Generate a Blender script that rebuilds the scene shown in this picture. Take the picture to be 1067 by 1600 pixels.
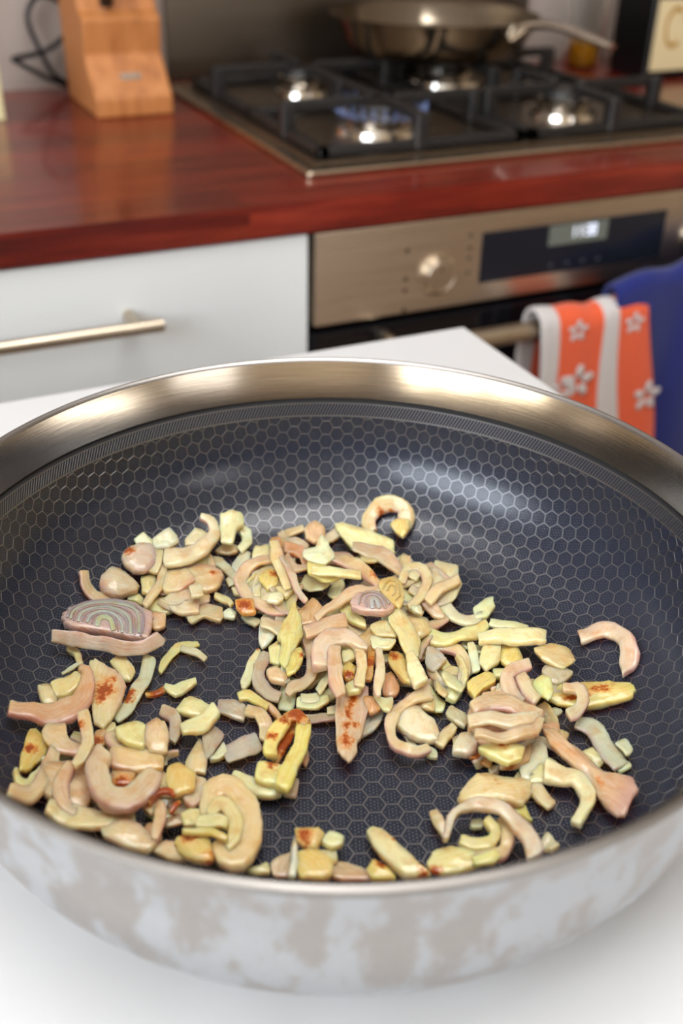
import bpy, bmesh, math, random
from mathutils import Vector, Matrix, noise
random.seed(7)
for o in list(bpy.data.objects): bpy.data.objects.remove(o)
SC = bpy.context.scene
COL = SC.collection
# ------------------------------------------------------------------ camera
YAW, PITCH, ROLL, FPX = math.radians(25.7), math.radians(32.1), math.radians(1.474), 1640.0
CAMZ = 1.164
cd = bpy.data.cameras.new('camera'); cam = bpy.data.objects.new('camera', cd); COL.objects.link(cam)
cd.sensor_fit = 'VERTICAL'; cd.sensor_height = 36.0; cd.sensor_width = 24.0
cd.lens = FPX/1600*36.0; cd.clip_start = 0.02
fw = Vector((math.sin(YAW)*math.cos(PITCH), math.cos(YAW)*math.cos(PITCH), -math.sin(PITCH)))
rt0 = Vector((math.cos(YAW), -math.sin(YAW), 0)); up0 = rt0.cross(fw)
rt = rt0*math.cos(ROLL) + up0*math.sin(ROLL); up = up0*math.cos(ROLL) - rt0*math.sin(ROLL)
m = Matrix((rt, up, -fw)).transposed().to_4x4(); m.translation = Vector((0, 0, CAMZ))
cam.matrix_world = m
cd.dof.use_dof = True; cd.dof.focus_distance = 0.45; cd.dof.aperture_fstop = 6.5
SC.camera = cam
# ------------------------------------------------------------------ world, daylight, exposure
w = bpy.data.worlds.new('world'); SC.world = w; w.use_nodes = True
bg = w.node_tree.nodes['Background']; bg.inputs[0].default_value = (0.70, 0.80, 1.0, 1); bg.inputs[1].default_value = 0.9
def area(name, loc, rot, sx, sy, power, col):
    l = bpy.data.lights.new(name, 'AREA'); l.shape = 'RECTANGLE'; l.size = sx; l.size_y = sy; l.energy = power; l.color = col
    o = bpy.data.objects.new(name, l); o.location = loc; o.rotation_euler = rot; COL.objects.link(o); return o
# daylight through the tall window of the left wall, and through the glazed door behind the camera
area('window_sky', (-1.78, -0.65, 1.82), (0, math.radians(-90), 0), 1.04, 1.9, 74, (0.82, 0.90, 1.0))
area('window_garden', (-1.78, -0.65, 1.08), (0, math.radians(-90), 0), 0.42, 1.9, 15, (1.0, 0.87, 0.64))
area('door_daylight', (0.9, -2.25, 1.25), (math.radians(90), 0, 0), 1.0, 1.9, 14, (1.0, 0.92, 0.82))
# overhead fill for the pan, added as an unseen roof window above the table
area('roof_window_fill', (0.2, 0.27, 2.62), (0, 0, 0), 1.1, 1.0, 26, (1.0, 0.97, 0.93))
SC.view_settings.view_transform = 'Standard'; SC.view_settings.look = 'None'
SC.view_settings.exposure = 0.14; SC.view_settings.gamma = 1.0; SC.view_settings.use_curve_mapping = False

# ------------------------------------------------------------------ helpers
def lin(r, g, b):
    f = lambda c: (c/255/12.92) if c <= 10 else ((c/255+0.055)/1.055)**2.4
    return (f(r), f(g), f(b), 1)
def mat(name, col, rough=0.5, metal=0.0, spec=0.5, coat=0.0, emit=None, estr=0.0, trans=0.0, ior=1.45):
    mt = bpy.data.materials.new(name); mt.use_nodes = True
    b = mt.node_tree.nodes['Principled BSDF']
    b.inputs['Base Color'].default_value = col; b.inputs['Roughness'].default_value = rough
    b.inputs['Metallic'].default_value = metal; b.inputs['Specular IOR Level'].default_value = spec
    b.inputs['Coat Weight'].default_value = coat; b.inputs['IOR'].default_value = ior
    b.inputs['Transmission Weight'].default_value = trans
    if emit: b.inputs['Emission Color'].default_value = emit; b.inputs['Emission Strength'].default_value = estr
    return mt
class NT:
    def __init__(s, mt): s.t = mt.node_tree; s.b = s.t.nodes['Principled BSDF']
    def n(s, typ, **kw):
        nd = s.t.nodes.new(typ)
        for k, v in kw.items(): setattr(nd, k, v)
        return nd
    def l(s, a, b): s.t.links.new(a, b)
    def tex(s, scale, vec, detail=3.0, rough=0.55):
        t = s.n('ShaderNodeTexNoise'); t.inputs['Scale'].default_value = scale; t.inputs['Detail'].default_value = detail
        t.inputs['Roughness'].default_value = rough; s.l(vec, t.inputs['Vector']); return t.outputs['Fac']
    def ramp(s, fac, stops):
        r = s.n('ShaderNodeValToRGB'); e = r.color_ramp.elements
        while len(e) < len(stops): e.new(0.5)
        for i, (p, c) in enumerate(stops): e[i].position = p; e[i].color = c
        s.l(fac, r.inputs['Fac']); return r.outputs['Color']
    def coord(s, out='Object', scale=(1, 1, 1), rot=(0, 0, 0)):
        c = s.n('ShaderNodeTexCoord'); mp = s.n('ShaderNodeMapping')
        mp.inputs['Scale'].default_value = scale; mp.inputs['Rotation'].default_value = rot
        s.l(c.outputs[out], mp.inputs['Vector']); return mp.outputs['Vector']
    def mix(s, fac, a, b, blend='MIX'):
        mx = s.n('ShaderNodeMix', data_type='RGBA', blend_type=blend)
        for sock, v in ((mx.inputs['Factor'], fac), (mx.inputs['A'], a), (mx.inputs['B'], b)):
            pass
        ins = [i for i in mx.inputs]
        F, A, B = mx.inputs[0], mx.inputs[6], mx.inputs[7]
        for sock, v in ((F, fac), (A, a), (B, b)):
            if hasattr(v, 'links') or hasattr(v, 'is_linked'): s.l(v, sock)
            else: sock.default_value = v
        return mx.outputs[2]
    def math(s, op, a, b=None, clamp=False):
        md = s.n('ShaderNodeMath', operation=op, use_clamp=clamp)
        for sock, v in ((md.inputs[0], a), (md.inputs[1], b)):
            if v is None: continue
            if hasattr(v, 'is_linked'): s.l(v, sock)
            else: sock.default_value = v
        return md.outputs[0]
    def bump(s, h, dist, strength=1.0):
        bp = s.n('ShaderNodeBump'); bp.inputs['Strength'].default_value = strength; bp.inputs['Distance'].default_value = dist
        s.l(h, bp.inputs['Height']); s.l(bp.outputs['Normal'], s.b.inputs['Normal'])
def mesh_obj(name, verts, faces, mt, parent=None, smooth=True, mats=None, fmat=None):
    me = bpy.data.meshes.new(name); me.from_pydata([tuple(v) for v in verts], [], faces)
    if mt: me.materials.append(mt)
    if smooth:
        for p in me.polygons: p.use_smooth = True
    o = bpy.data.objects.new(name, me); COL.objects.link(o)
    if parent is not None: o.parent = parent
    return o
def bm_obj(name, bm, mt, parent=None, smooth=False):
    me = bpy.data.meshes.new(name); bmesh.ops.recalc_face_normals(bm, faces=bm.faces); bm.to_mesh(me); bm.free()
    if mt: me.materials.append(mt)
    if smooth:
        for p in me.polygons: p.use_smooth = True
    o = bpy.data.objects.new(name, me); COL.objects.link(o)
    if parent is not None: o.parent = parent
    return o
def tag(o, label=None, cat=None, group=None, kind=None):
    if label: o['label'] = label
    if cat: o['category'] = cat
    if group: o['group'] = group
    if kind: o['kind'] = kind
    return o
def empty(name, loc=(0, 0, 0), label=None, cat=None, group=None):
    o = bpy.data.objects.new(name, None); COL.objects.link(o); o.location = loc; o.empty_display_size = 0.02
    return tag(o, label, cat, group)
def add_box(bm, a, b, bev=0.0, seg=2):
    r = bmesh.ops.create_cube(bm, size=1.0); vs = r['verts']
    c = [(a[i]+b[i])/2 for i in range(3)]; s = [abs(b[i]-a[i]) for i in range(3)]
    for v in vs: v.co = Vector((c[i]+v.co[i]*s[i] for i in range(3)))
    if bev:
        es = list({e for v in vs for e in v.link_edges})
        bmesh.ops.bevel(bm, geom=es, offset=bev, segments=seg, affect='EDGES', profile=0.6)
def box(name, a, b, mt, parent=None, bev=0.0, seg=2):
    bm = bmesh.new(); add_box(bm, a, b, bev, seg); return bm_obj(name, bm, mt, parent)
def lathe(prof, n=64, closed=False):
    vs, fs = [], []
    for r, z in prof:
        for k in range(n):
            a = 2*math.pi*k/n; vs.append((r*math.cos(a), r*math.sin(a), z))
    m_ = len(prof)
    for i in range(m_-1 if not closed else m_):
        j = (i+1) % m_
        for k in range(n):
            k2 = (k+1) % n; fs.append((i*n+k, i*n+k2, j*n+k2, j*n+k))
    return vs, fs
def lathe_obj(name, prof, mt, parent=None, loc=(0, 0, 0), n=64, cap0=False, cap1=False, closed=False):
    vs, fs = lathe(prof, n, closed)
    if cap0: fs.append(tuple(reversed(range(n))))
    if cap1: fs.append(tuple(range((len(prof)-1)*n, len(prof)*n)))
    o = mesh_obj(name, vs, fs, mt, parent); o.location = loc
    bm = bmesh.new(); bm.from_mesh(o.data); bmesh.ops.recalc_face_normals(bm, faces=bm.faces); bm.to_mesh(o.data); bm.free()
    sharp(o); return o
def sharp(o, ang=40):
    me = o.data
    bm = bmesh.new(); bm.from_mesh(me)
    for e in bm.edges:
        if len(e.link_faces) == 2 and e.calc_face_angle(0) > math.radians(ang): e.smooth = False
    bm.to_mesh(me); bm.free()
def tube(name, pts, r, mt, parent=None, n=10, flat=1.0, radii=None, sub=6):
    P = [Vector(p) for p in pts]; out = []
    if sub > 1 and len(P) > 2:
        Q = [2*P[0]-P[1]] + P + [2*P[-1]-P[-2]]; rr = radii or [r]*len(P); R2 = []
        for i in range(len(P)-1):
            a, b, c, d = Q[i:i+4]
            for k in range(sub):
                t = k/sub; out.append(.5*((2*b)+(c-a)*t+(2*a-5*b+4*c-d)*t*t+(3*b-a-3*c+d)*t**3)); R2.append(rr[i]*(1-t)+rr[i+1]*t)
        out.append(P[-1]); R2.append(rr[-1])
    else: out = P; R2 = radii or [r]*len(P)
    vs, fs = [], []; prev = None
    for i, p in enumerate(out):
        t = (out[min(i+1, len(out)-1)]-out[max(i-1, 0)]).normalized()
        ref = Vector((0, 0, 1)) if abs(t.z) < 0.95 else Vector((0, 1, 0))
        if prev is None: u = t.cross(ref).normalized()
        else: u = (prev - t*prev.dot(t)).normalized()
        prev = u; v = u.cross(t)
        for k in range(n):
            a = 2*math.pi*k/n; vs.append(p + u*math.cos(a)*R2[i] + v*math.sin(a)*R2[i]*flat)
    for i in range(len(out)-1):
        for k in range(n):
            k2 = (k+1) % n; fs.append((i*n+k, i*n+k2, (i+1)*n+k2, (i+1)*n+k))
    fs.append(tuple(reversed(range(n)))); fs.append(tuple(range((len(out)-1)*n, len(out)*n)))
    o = mesh_obj(name, vs, fs, mt, parent); sharp(o, 50); return o

# ------------------------------------------------------------------ materials
M = {}
M['white_wall'] = mat('white_wall', lin(160, 148, 140), 0.7)
M['frame_white'] = mat('white_frame', lin(228, 226, 222), 0.5)
M['room_wall'] = mat('room_wall', lin(196, 178, 152), 0.8)
M['ceiling'] = mat('ceiling', lin(235, 230, 222), 0.9)
M['table'] = mat('white_table', lin(206, 206, 206), 0.42)
t = NT(M['table']); t.bump(t.tex(900, t.coord()), 0.0002, 0.15)
M['cabinet'] = mat('white_cabinet', lin(216, 219, 219), 0.35)
M['dark'] = mat('dark_gap', lin(20, 18, 18), 0.7)
M['black_glass'] = mat('black_glass', lin(14, 14, 18), 0.08, spec=0.6)
M['screen'] = mat('display_glass', lin(24, 27, 36), 0.18)
M['screen_lit'] = mat('display_window', lin(60, 62, 58), 0.3, emit=lin(105, 108, 98), estr=0.55)
M['digit'] = mat('display_digit', lin(220, 225, 235), 0.4, emit=lin(210, 215, 230), estr=0.8)
M['print'] = mat('panel_print', lin(70, 52, 36), 0.6)
M['iron'] = mat('cast_iron', lin(26, 24, 24), 0.42)
M['black_plastic'] = mat('black_plastic', lin(18, 17, 18), 0.35)
M['chrome'] = mat('chrome', lin(215, 208, 198), 0.12, 1.0)
M['rim_steel'] = mat('rim_steel', lin(150, 146, 142), 0.32, 1.0)
M['lattice'] = mat('lattice_steel', lin(136, 135, 136), 0.42, 1.0)
def brushed(name, col, rough, scale, br=0.0004, streak=(0.85, 1.0)):
    mt = mat(name, col, rough, 1.0); t = NT(mt); v = t.coord('Object', scale)
    f = t.tex(1.0, v, 4, 0.6); c = t.ramp(f, [(0.3, tuple(x*streak[0] for x in col[:3])+(1,)), (0.7, tuple(x*streak[1] for x in col[:3])+(1,))])
    t.l(c, t.b.inputs['Base Color']); t.bump(f, br, 0.4)
    rr = t.ramp(f, [(0.3, (rough*0.85,)*3+(1,)), (0.7, (rough*1.2,)*3+(1,))]); t.l(rr, t.b.inputs['Roughness']); return mt
M['panel_steel'] = brushed('panel_steel', lin(214, 198, 178), 0.3, (6, 60, 900))
M['splash'] = brushed('splash_steel', lin(118, 108, 97), 0.35, (3, 60, 700))
M['hob_steel'] = brushed('hob_steel', lin(205, 188, 165), 0.24, (8, 500, 60))
M['handle_steel'] = brushed('handle_steel', lin(200, 186, 166), 0.28, (8, 300, 300))
# dark red hardwood
def wood(name, cols, scale, rough, spec=0.5, coat=0.0):
    mt = mat(name, cols[0], rough, spec=spec, coat=coat); t = NT(mt)
    c = t.n('ShaderNodeTexCoord'); oi = t.n('ShaderNodeObjectInfo')
    add = t.n('ShaderNodeVectorMath', operation='ADD'); t.l(c.outputs['Object'], add.inputs[0])
    ml = t.n('ShaderNodeVectorMath', operation='SCALE'); cx = t.n('ShaderNodeCombineXYZ')
    t.l(oi.outputs['Random'], cx.inputs[0]); t.l(oi.outputs['Random'], cx.inputs[1]); t.l(cx.outputs[0], ml.inputs[0]); ml.inputs['Scale'].default_value = 17
    t.l(ml.outputs[0], add.inputs[1])
    mp = t.n('ShaderNodeMapping'); mp.inputs['Scale'].default_value = scale; t.l(add.outputs[0], mp.inputs['Vector'])
    f1 = t.tex(1.0, mp.outputs[0], 5, 0.62)
    col = t.ramp(f1, [(0.25, cols[0]), (0.5, cols[1]), (0.78, cols[2])])
    br = t.math('MULTIPLY_ADD', oi.outputs['Random'], 0.5); t.t.nodes[-1].inputs[2].default_value = 0.75
    hs = t.n('ShaderNodeHueSaturation'); t.l(br, hs.inputs['Value']); t.l(col, hs.inputs['Color']); t.l(hs.outputs[0], t.b.inputs['Base Color'])
    t.bump(f1, 0.0003, 0.3); return mt
M['jarrah'] = wood('red_hardwood', (lin(54, 10, 7), lin(98, 24, 14), lin(140, 50, 30)), (5, 70, 70), 0.26, 0.5, 0.25)
M['bamboo'] = wood('bamboo', (lin(134, 80, 40), lin(170, 108, 58), lin(190, 130, 78)), (60, 60, 6), 0.5)
M['cream'] = mat('cream_card', lin(214, 204, 160), 0.6)
M['label'] = mat('bottle_label', lin(222, 204, 160), 0.6)
M['ochre'] = mat('label_ink', lin(176, 136, 66), 0.6)
M['tin'] = mat('dark_tin', lin(12, 10, 12), 0.3)
M['amber'] = mat('amber_oil', lin(196, 132, 18), 0.08, trans=0.6, ior=1.45)
M['glass'] = mat('clear_glass', lin(235, 238, 235), 0.05, trans=1.0, ior=1.2)
M['flame'] = mat('gas_flame', lin(130, 150, 205), 0.5, emit=lin(160, 178, 222), estr=0.08)
M['flame'].node_tree.nodes['Principled BSDF'].inputs['Alpha'].default_value = 0.16
M['floor'] = mat('floor', lin(120, 96, 74), 0.5)
def towel_mat(name, col):
    mt = mat(name, col, 0.95, spec=0.1); t = NT(mt); v = t.coord()
    f = t.tex(420, v, 2); t.bump(f, 0.0012, 0.8); t.b.inputs['Sheen Weight'].default_value = 0.25; return mt
M['orange'] = towel_mat('orange_terry', lin(218, 92, 56)); M['grey_terry'] = towel_mat('grey_terry', lin(196, 190, 188))
M['navy'] = towel_mat('blue_terry', lin(32, 40, 104))
# ------------------------------------------------------------------ the room
WY = 1.455; CT = 0.90
def struct(o): o['kind'] = 'structure'; return o
struct(box('floor', (-1.8, -2.3, -0.05), (2.6, 1.5, 0.0), M['floor']))
bm = bmesh.new()
for a, b in (((-1.8, -2.3), (-0.35, 1.5)), ((0.75, -2.3), (2.6, 1.5)), ((-0.35, -2.3), (0.75, -0.23)), ((-0.35, 0.77), (0.75, 1.5))): add_box(bm, (a[0], a[1], 2.5), (b[0], b[1], 2.55))
struct(bm_obj('ceiling', bm, M['ceiling']))
rw = bpy.data.objects.new('added_roof_window', None); COL.objects.link(rw); rw['kind'] = 'structure'; rw.location = (0.2, 0.27, 2.52)  # unseen roof window, added to frame the overhead fill light
bm = bmesh.new()
for a, b in (((-.55, -.5), (-.51, .5)), ((.51, -.5), (.55, .5)), ((-.55, -.5), (.55, -.46)), ((-.55, .46), (.55, .5)), ((-.025, -.5), (.025, .5))): add_box(bm, (a[0], a[1], -.03), (b[0], b[1], .03))
bm_obj('window_frame', bm, M['frame_white'], rw)
struct(box('wall_back', (-1.8, WY, 0), (2.6, WY+0.06, 2.5), M['white_wall']))
struct(box('wall_right', (2.6, -2.3, 0), (2.66, WY, 2.5), M['room_wall']))
def wall_open(name, fixed, axis, lo, hi, o0, o1, z0, z1, th, mt):
    bm = bmesh.new()
    def bx(a0, a1, c0, c1):
        if axis == 'x': add_box(bm, (fixed-th, a0, c0), (fixed, a1, c1))
        else: add_box(bm, (a0, fixed-th, c0), (a1, fixed, c1))
    bx(lo, o0, 0, 2.5); bx(o1, hi, 0, 2.5); bx(o0, o1, z1, 2.5)
    if z0 > 0: bx(o0, o1, 0, z0)
    return struct(bm_obj(name, bm, mt))
wall_open('wall_left', -1.62, 'x', -2.3, WY, -1.6, 0.3, 0.87, 2.34, 0.1, M['room_wall'])
wall_open('wall_front', -2.1, 'y', -1.6, 2.6, 0.38, 1.42, 0.0, 2.2, 0.1, M['room_wall'])
wf = bpy.data.objects.new('window_1', None); COL.objects.link(wf); wf['kind'] = 'structure'; wf.location = (-1.65, -0.65, 1.605)
bm = bmesh.new()
for y0, y1, z0, z1 in ((-.95, .95, -.735, -.68), (-.95, .95, .68, .735), (-.95, -.90, -.735, .735), (.90, .95, -.735, .735), (-.34, -.27, -.7, .7), (.27, .34, -.7, .7)):
    add_box(bm, (-.03, y0, z0), (.03, y1, z1))
bm_obj('window_frame', bm, M['frame_white'], wf)
df = bpy.data.objects.new('door_1', None); COL.objects.link(df); df['kind'] = 'structure'; df.location = (0.9, -2.15, 0)
bm = bmesh.new()
for x0, x1, z0, z1 in ((-.52, -.44, 0, 2.2), (.44, .52, 0, 2.2), (-.5, .5, 2.1, 2.2), (-.5, .5, 0, .2), (-.5, .5, .95, 1.02)):
    add_box(bm, (x0, -.03, z0), (x1, .03, z1))
bm_obj('door_frame', bm, M['frame_white'], df)
# steel splashback behind the hob
sp = tag(box('splashback', (0.425, WY-0.006, CT), (0.985, WY, 1.6), M['splash'], bev=0.001), 'brushed steel splashback panel on the wall behind the hob', 'splashback')

# ------------------------------------------------------------------ worktop, cabinet, oven
FY = 0.870
wt = empty('worktop', (0.4, FY, CT-0.029), 'glossy dark red hardwood worktop carrying the hob and knife block', 'worktop')
ny = 9; y0 = FY-0.004; dy = (WY-y0)/ny
for i in range(ny):
    ya, yb = y0+i*dy, y0+(i+1)*dy
    xs = [-0.75, -0.75+0.62*((i*0.37) % 1)+0.25, 0.32+0.5*((i*0.61) % 1), 1.15+0.3*((i*0.29) % 1), 1.9]
    for a, b in zip(xs[:-1], xs[1:]):
        o = box('stave', (a-0.4, ya-FY, 0), (b-0.4, yb-FY, 0.029), M['jarrah'], wt)
        if i == 0:
            o.data.materials[0] = M['jarrah']
# drawer cabinet
cb = empty('drawer_cabinet', (0.0, FY, 0.1), 'white drawer cabinet with a steel bar handle left of the oven', 'cabinet')
box('body', (-0.42, 0.02, 0.0), (0.378, 0.56, 0.765), M['cabinet'], cb)
d1 = box('drawer', (-0.418, 0.0, 0.575), (0.3775, 0.019, 0.768), M['cabinet'], cb, 0.0012)
d2 = box('drawer', (-0.418, 0.0, 0.29), (0.3775, 0.019, 0.572), M['cabinet'], cb, 0.0012)
d3 = box('drawer', (-0.418, 0.0, 0.005), (0.3775, 0.019, 0.287), M['cabinet'], cb, 0.0012)
for dr, zz in ((d1, 0.7155), (d2, 0.46), (d3, 0.18)):
    hb = tube('handle', [(-0.30, -0.033, zz), (0.227, -0.033, zz)], 0.006, M['handle_steel'], dr, sub=1, n=14)
    for hx in (-0.28, 0.205): tube('post', [(hx, -0.033, zz), (hx, 0.0, zz)], 0.0055, M['handle_steel'], dr, sub=1)
box('kickboard', (-0.42, 0.05, -0.1), (0.378, 0.06, 0.0), M['cabinet'], cb)
# drawer below the oven and the cabinet on its right
pd = empty('plinth_drawer', (0.383, FY, 0.1), 'plain white low drawer below the oven', 'drawer')
box('body', (0.004, 0.02, 0.0), (0.591, 0.55, 0.175), M['cabinet'], pd); box('front', (0.001, 0.0, 0.005), (0.594, 0.019, 0.172), M['cabinet'], pd, 0.0012); box('kickboard', (0.0, 0.05, -0.1), (0.595, 0.06, 0.0), M['cabinet'], pd)
rc = empty('door_cabinet', (0.983, FY, 0.1), 'plain white cabinet to the right of the oven', 'cabinet')
box('body', (0.0, 0.02, 0.0), (0.79, 0.56, 0.765), M['cabinet'], rc); box('kickboard', (0.0, 0.05, -0.1), (0.79, 0.06, 0.0), M['cabinet'], rc)
for xa in (0.002, 0.397):
    dd = box('door', (xa, 0.0, 0.005), (xa+0.392, 0.019, 0.768), M['cabinet'], rc, 0.0012)
    tube('handle', [(xa+0.05, -0.03, 0.45), (xa+0.05, -0.03, 0.70)], 0.006, M['handle_steel'], dd, sub=1)
    for zz in (0.47, 0.68): tube('post', [(xa+0.05, -0.03, zz), (xa+0.05, 0.0, zz)], 0.005, M['handle_steel'], dd, sub=1)
# oven
ov = empty('oven', (0.383, FY, 0.28), 'built-in steel oven with rotary knob and digital clock under the hob', 'oven')
OW = 0.595
box('body', (0.004, 0.02, 0.0), (OW-0.004, 0.55, 0.585), M['dark'], ov)
pn = box('control_panel', (0.001, -0.001, 0.497), (OW-0.001, 0.019, 0.588), M['panel_steel'], ov, 0.0015)
box('door_glass', (0.001, -0.003, 0.01), (OW-0.001, 0.018, 0.490), M['black_glass'], ov, 0.002)
PT = 0.588
kx = 0.594*FY - 0.383; kz = (CAMZ-0.4035*FY) - 0.28
def disc_y(name, x, z, prof, mt, parent, n=40):
    o = lathe_obj(name, prof, mt, parent, n=n, cap1=True); o.rotation_euler = (math.radians(90), 0, 0); o.location = (x, 0, z); return o
kb = disc_y('knob', kx, kz, [(0.0215, 0.0), (0.0215, 0.003), (0.0195, 0.0035), (0.0195, 0.006), (0.0185, 0.008), (0.016, 0.009), (0.0145, 0.0085)], M['handle_steel'], ov)
lathe_obj('knob_face', [(0.0150, 0.0), (0.0145, 0.0006), (0.0005, 0.0006)], M['panel_steel'], kb, (0, 0, 0.0085))
box('knob_grip', (kx-0.0012, -0.0102, kz+0.005), (kx+0.0012, -0.0085, kz+0.012), M['chrome'], ov)
ds = box('display', (0.650*FY-0.383, -0.0025, CAMZ-0.4215*FY-0.28), (0.9145*FY-0.383, 0.0, CAMZ-0.362*FY-0.28), M['screen'], ov, 0.0008)
wx0, wx1 = 0.741*FY-0.383, 0.825*FY-0.383; wz0, wz1 = CAMZ-0.3875*FY-0.28, CAMZ-0.3635*FY-0.28
box('clock_window', (wx0, -0.0032, wz0), (wx1, -0.0022, wz1), M['screen_lit'], ds)
SEG = {'0': 'abcdef', '1': 'bc', '3': 'abcdg', '8': 'abcdefg', '5': 'acdfg'}
def digit(x, z, h, s, parent):
    wd = h*0.5; th = h*0.12; bm = bmesh.new(); y0, y1 = -0.0038, -0.0031
    segs = {'a': (0, wd, h-th, h), 'g': (0, wd, h/2-th/2, h/2+th/2), 'd': (0, wd, 0, th), 'b': (wd-th, wd, h/2, h), 'c': (wd-th, wd, 0, h/2), 'f': (0, th, h/2, h), 'e': (0, th, 0, h/2)}
    for c in SEG[s]:
        a, b, c0, c1 = segs[c]; add_box(bm, (x+a, y0, z+c0), (x+b, y1, z+c1))
    bm_obj('clock_digit', bm, M['digit'], parent)
xx = wx0+0.026
for ch in '11:38':
    if ch == ':':
        bm = bmesh.new(); add_box(bm, (xx, -0.0038, wz0+0.009), (xx+0.0014, -0.0031, wz0+0.0105)); add_box(bm, (xx, -0.0038, wz0+0.014), (xx+0.0014, -0.0031, wz0+0.0155)); bm_obj('clock_colon', bm, M['digit'], ds); xx += 0.003
    else: digit(xx, wz0+0.0065, 0.0115, ch, ds); xx += 0.0078
for j, zz in enumerate((0.010, 0.004, -0.002)): pass
for j in range(4): box('touch_mark', (wx0+0.004+j*0.02, -0.0032, wz0-0.022), (wx0+0.009+j*0.02, -0.0024, wz0-0.0195), mat('faint_print', lin(60, 62, 70), 0.5), ds)
for zz in (0.026, -0.002, -0.014, -0.034): box('symbol', (kx-0.0375, -0.0016, kz+zz), (kx-0.0335, -0.0008, kz+zz+0.004), M['print'], ov)
for zz in (0.034, 0.021, 0.011, -0.004): box('symbol', (kx+0.033, -0.0016, kz+zz), (kx+0.037, -0.0008, kz+zz+0.003), M['print'], ov)
k2 = disc_y('knob', OW-kx, kz, [(0.0215, 0.0), (0.0215, 0.003), (0.0195, 0.0035), (0.0195, 0.006), (0.0185, 0.008), (0.016, 0.009), (0.0145, 0.0085)], M['chrome'], ov)
HZ = 0.757; HY = -0.045
hn = tube('handle', [(0.06, HY, HZ-0.28), (OW-0.06, HY, HZ-0.28)], 0.0100, M['handle_steel'], ov, sub=1, n=16)
for hx in (0.075, OW-0.075): tube('handle_post', [(hx, HY, HZ-0.28), (hx, 0.0, HZ-0.28)], 0.008, M['handle_steel'], ov, sub=1)

# towels over the oven handle
def towel(name, label, x0, x1, rad, zf, zb, mats, colf, seedv, amp=0.006, bunch=None, lean=0.0):
    """cloth over the bar: profile from back hem, over the bar, to the front hem"""
    y0, zc = FY+HY, HZ
    prof = []
    nb, na, nf = 8, 8, 22
    for i in range(nb): prof.append((y0+rad, zb+(zc-zb)*i/nb, -1+i/nb))
    for i in range(na+1):
        a = math.pi*i/na; prof.append((y0+rad*math.cos(a), zc+rad*math.sin(a), 0))
    for i in range(1, nf+1): prof.append((y0-rad-0.01*(i/nf), zc-(zc-zf)*i/nf, i/nf))
    nx = 44; vs = []; fs = []; ids = []
    for i, (y, z, s) in enumerate(prof):
        for k in range(nx+1):
            u = k/nx; x = x0+(x1-x0)*u
            fold = math.sin(u*9+seedv)*0.6+math.sin(u*21+seedv*2.1+max(s, 0)*1.5)*0.4
            k1 = max(s, 0)**0.6*amp
            top = (amp*0.6*(fold+1) if s == 0 else amp*0.6*(fold+1)*(1-abs(s)))
            sgn = -1 if s > 0 else (1 if s < 0 else 0)
            vv = Vector((x + lean*max(s, 0)*u + 0.004*math.sin(s*7+u*5), y - k1*(fold+0.3), z + top + (bunch(u, s) if bunch else 0)))
            vs.append(vv)
    np_ = len(prof); faces = []; fm = []
    for i in range(np_-1):
        for k in range(nx):
            faces.append((i*(nx+1)+k, i*(nx+1)+k+1, (i+1)*(nx+1)+k+1, (i+1)*(nx+1)+k)); fm.append(colf((k+.5)/nx, (prof[i][2]+prof[i+1][2])/2))
    o = mesh_obj(name, vs, faces, None)
    for mm in mats: o.data.materials.append(mm)
    for p, f in zip(o.data.polygons, fm): p.material_index = f
    sm = o.modifiers.new('thick', 'SOLIDIFY'); sm.thickness = 0.005; sm.offset = 0
    sb = o.modifiers.new('sub', 'SUBSURF'); sb.levels = 1; sb.render_levels = 1
    tag(o, label, 'towel'); return o, prof
def stripe(u, s): return 1 if (u < 0.14 or 0.545 < u < 0.70) else 0
ot, oprof = towel('hand_towel', 'orange hand towel with grey stripes and white flowers on the oven handle', 0.606, 0.745, 0.0165, 0.45, 0.60, [M['orange'], M['grey_terry']], stripe, 0.6, amp=0.005, lean=0.06)
def cloth_y(cx, cz):
    best = min((v.co for v in ot.data.vertices if v.co.y < FY+HY-0.005), key=lambda c: (c.x-cx)**2+(c.z-cz)**2)
    return best.y-0.0035
def flower(cx, cz, r, y):
    bm = bmesh.new()
    for k in range(5):
        a = k*2*math.pi/5+0.3
        mtx = Matrix.Translation((cx+r*0.62*math.cos(a), y, cz+r*0.62*math.sin(a))) @ Matrix.Rotation(-a, 4, 'Y')
        bmesh.ops.create_uvsphere(bm, u_segments=8, v_segments=5, radius=1.0, matrix=mtx @ Matrix.Diagonal((r*0.42, 0.0012, r*0.27, 1)))
    o = bm_obj('flower', bm, M['grey_terry'], ot, True)
for cx, cz, r, y in ((0.658, 0.700, 0.019, 0), (0.638, 0.696, 0.014, 0), (0.752, 0.668, 0.018, 0), (0.650, 0.757, 0.012, 0), (0.722, 0.755, 0.012, 0), (0.655, 0.62, 0.019, 0), (0.752, 0.59, 0.019, 0)):
    flower(cx, cz, r, cloth_y(cx, cz))
def bunch(u, s):
    return (0.042*math.exp(-((u-0.55)/0.5)**2) if s == 0 else 0.042*math.exp(-((u-0.55)/0.5)**2)*max(0, 1-abs(s)*3.0)) + 0.004*math.sin(u*8+1)*(1 if s <= 0.15 else 0)
nt, _ = towel('kitchen_towel', 'dark blue terry towel bunched over the right of the oven handle', 0.70, 0.95, 0.0115, 0.40, 0.58, [M['navy']], lambda u, s: 0, 2.2, amp=0.010, bunch=bunch)

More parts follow.
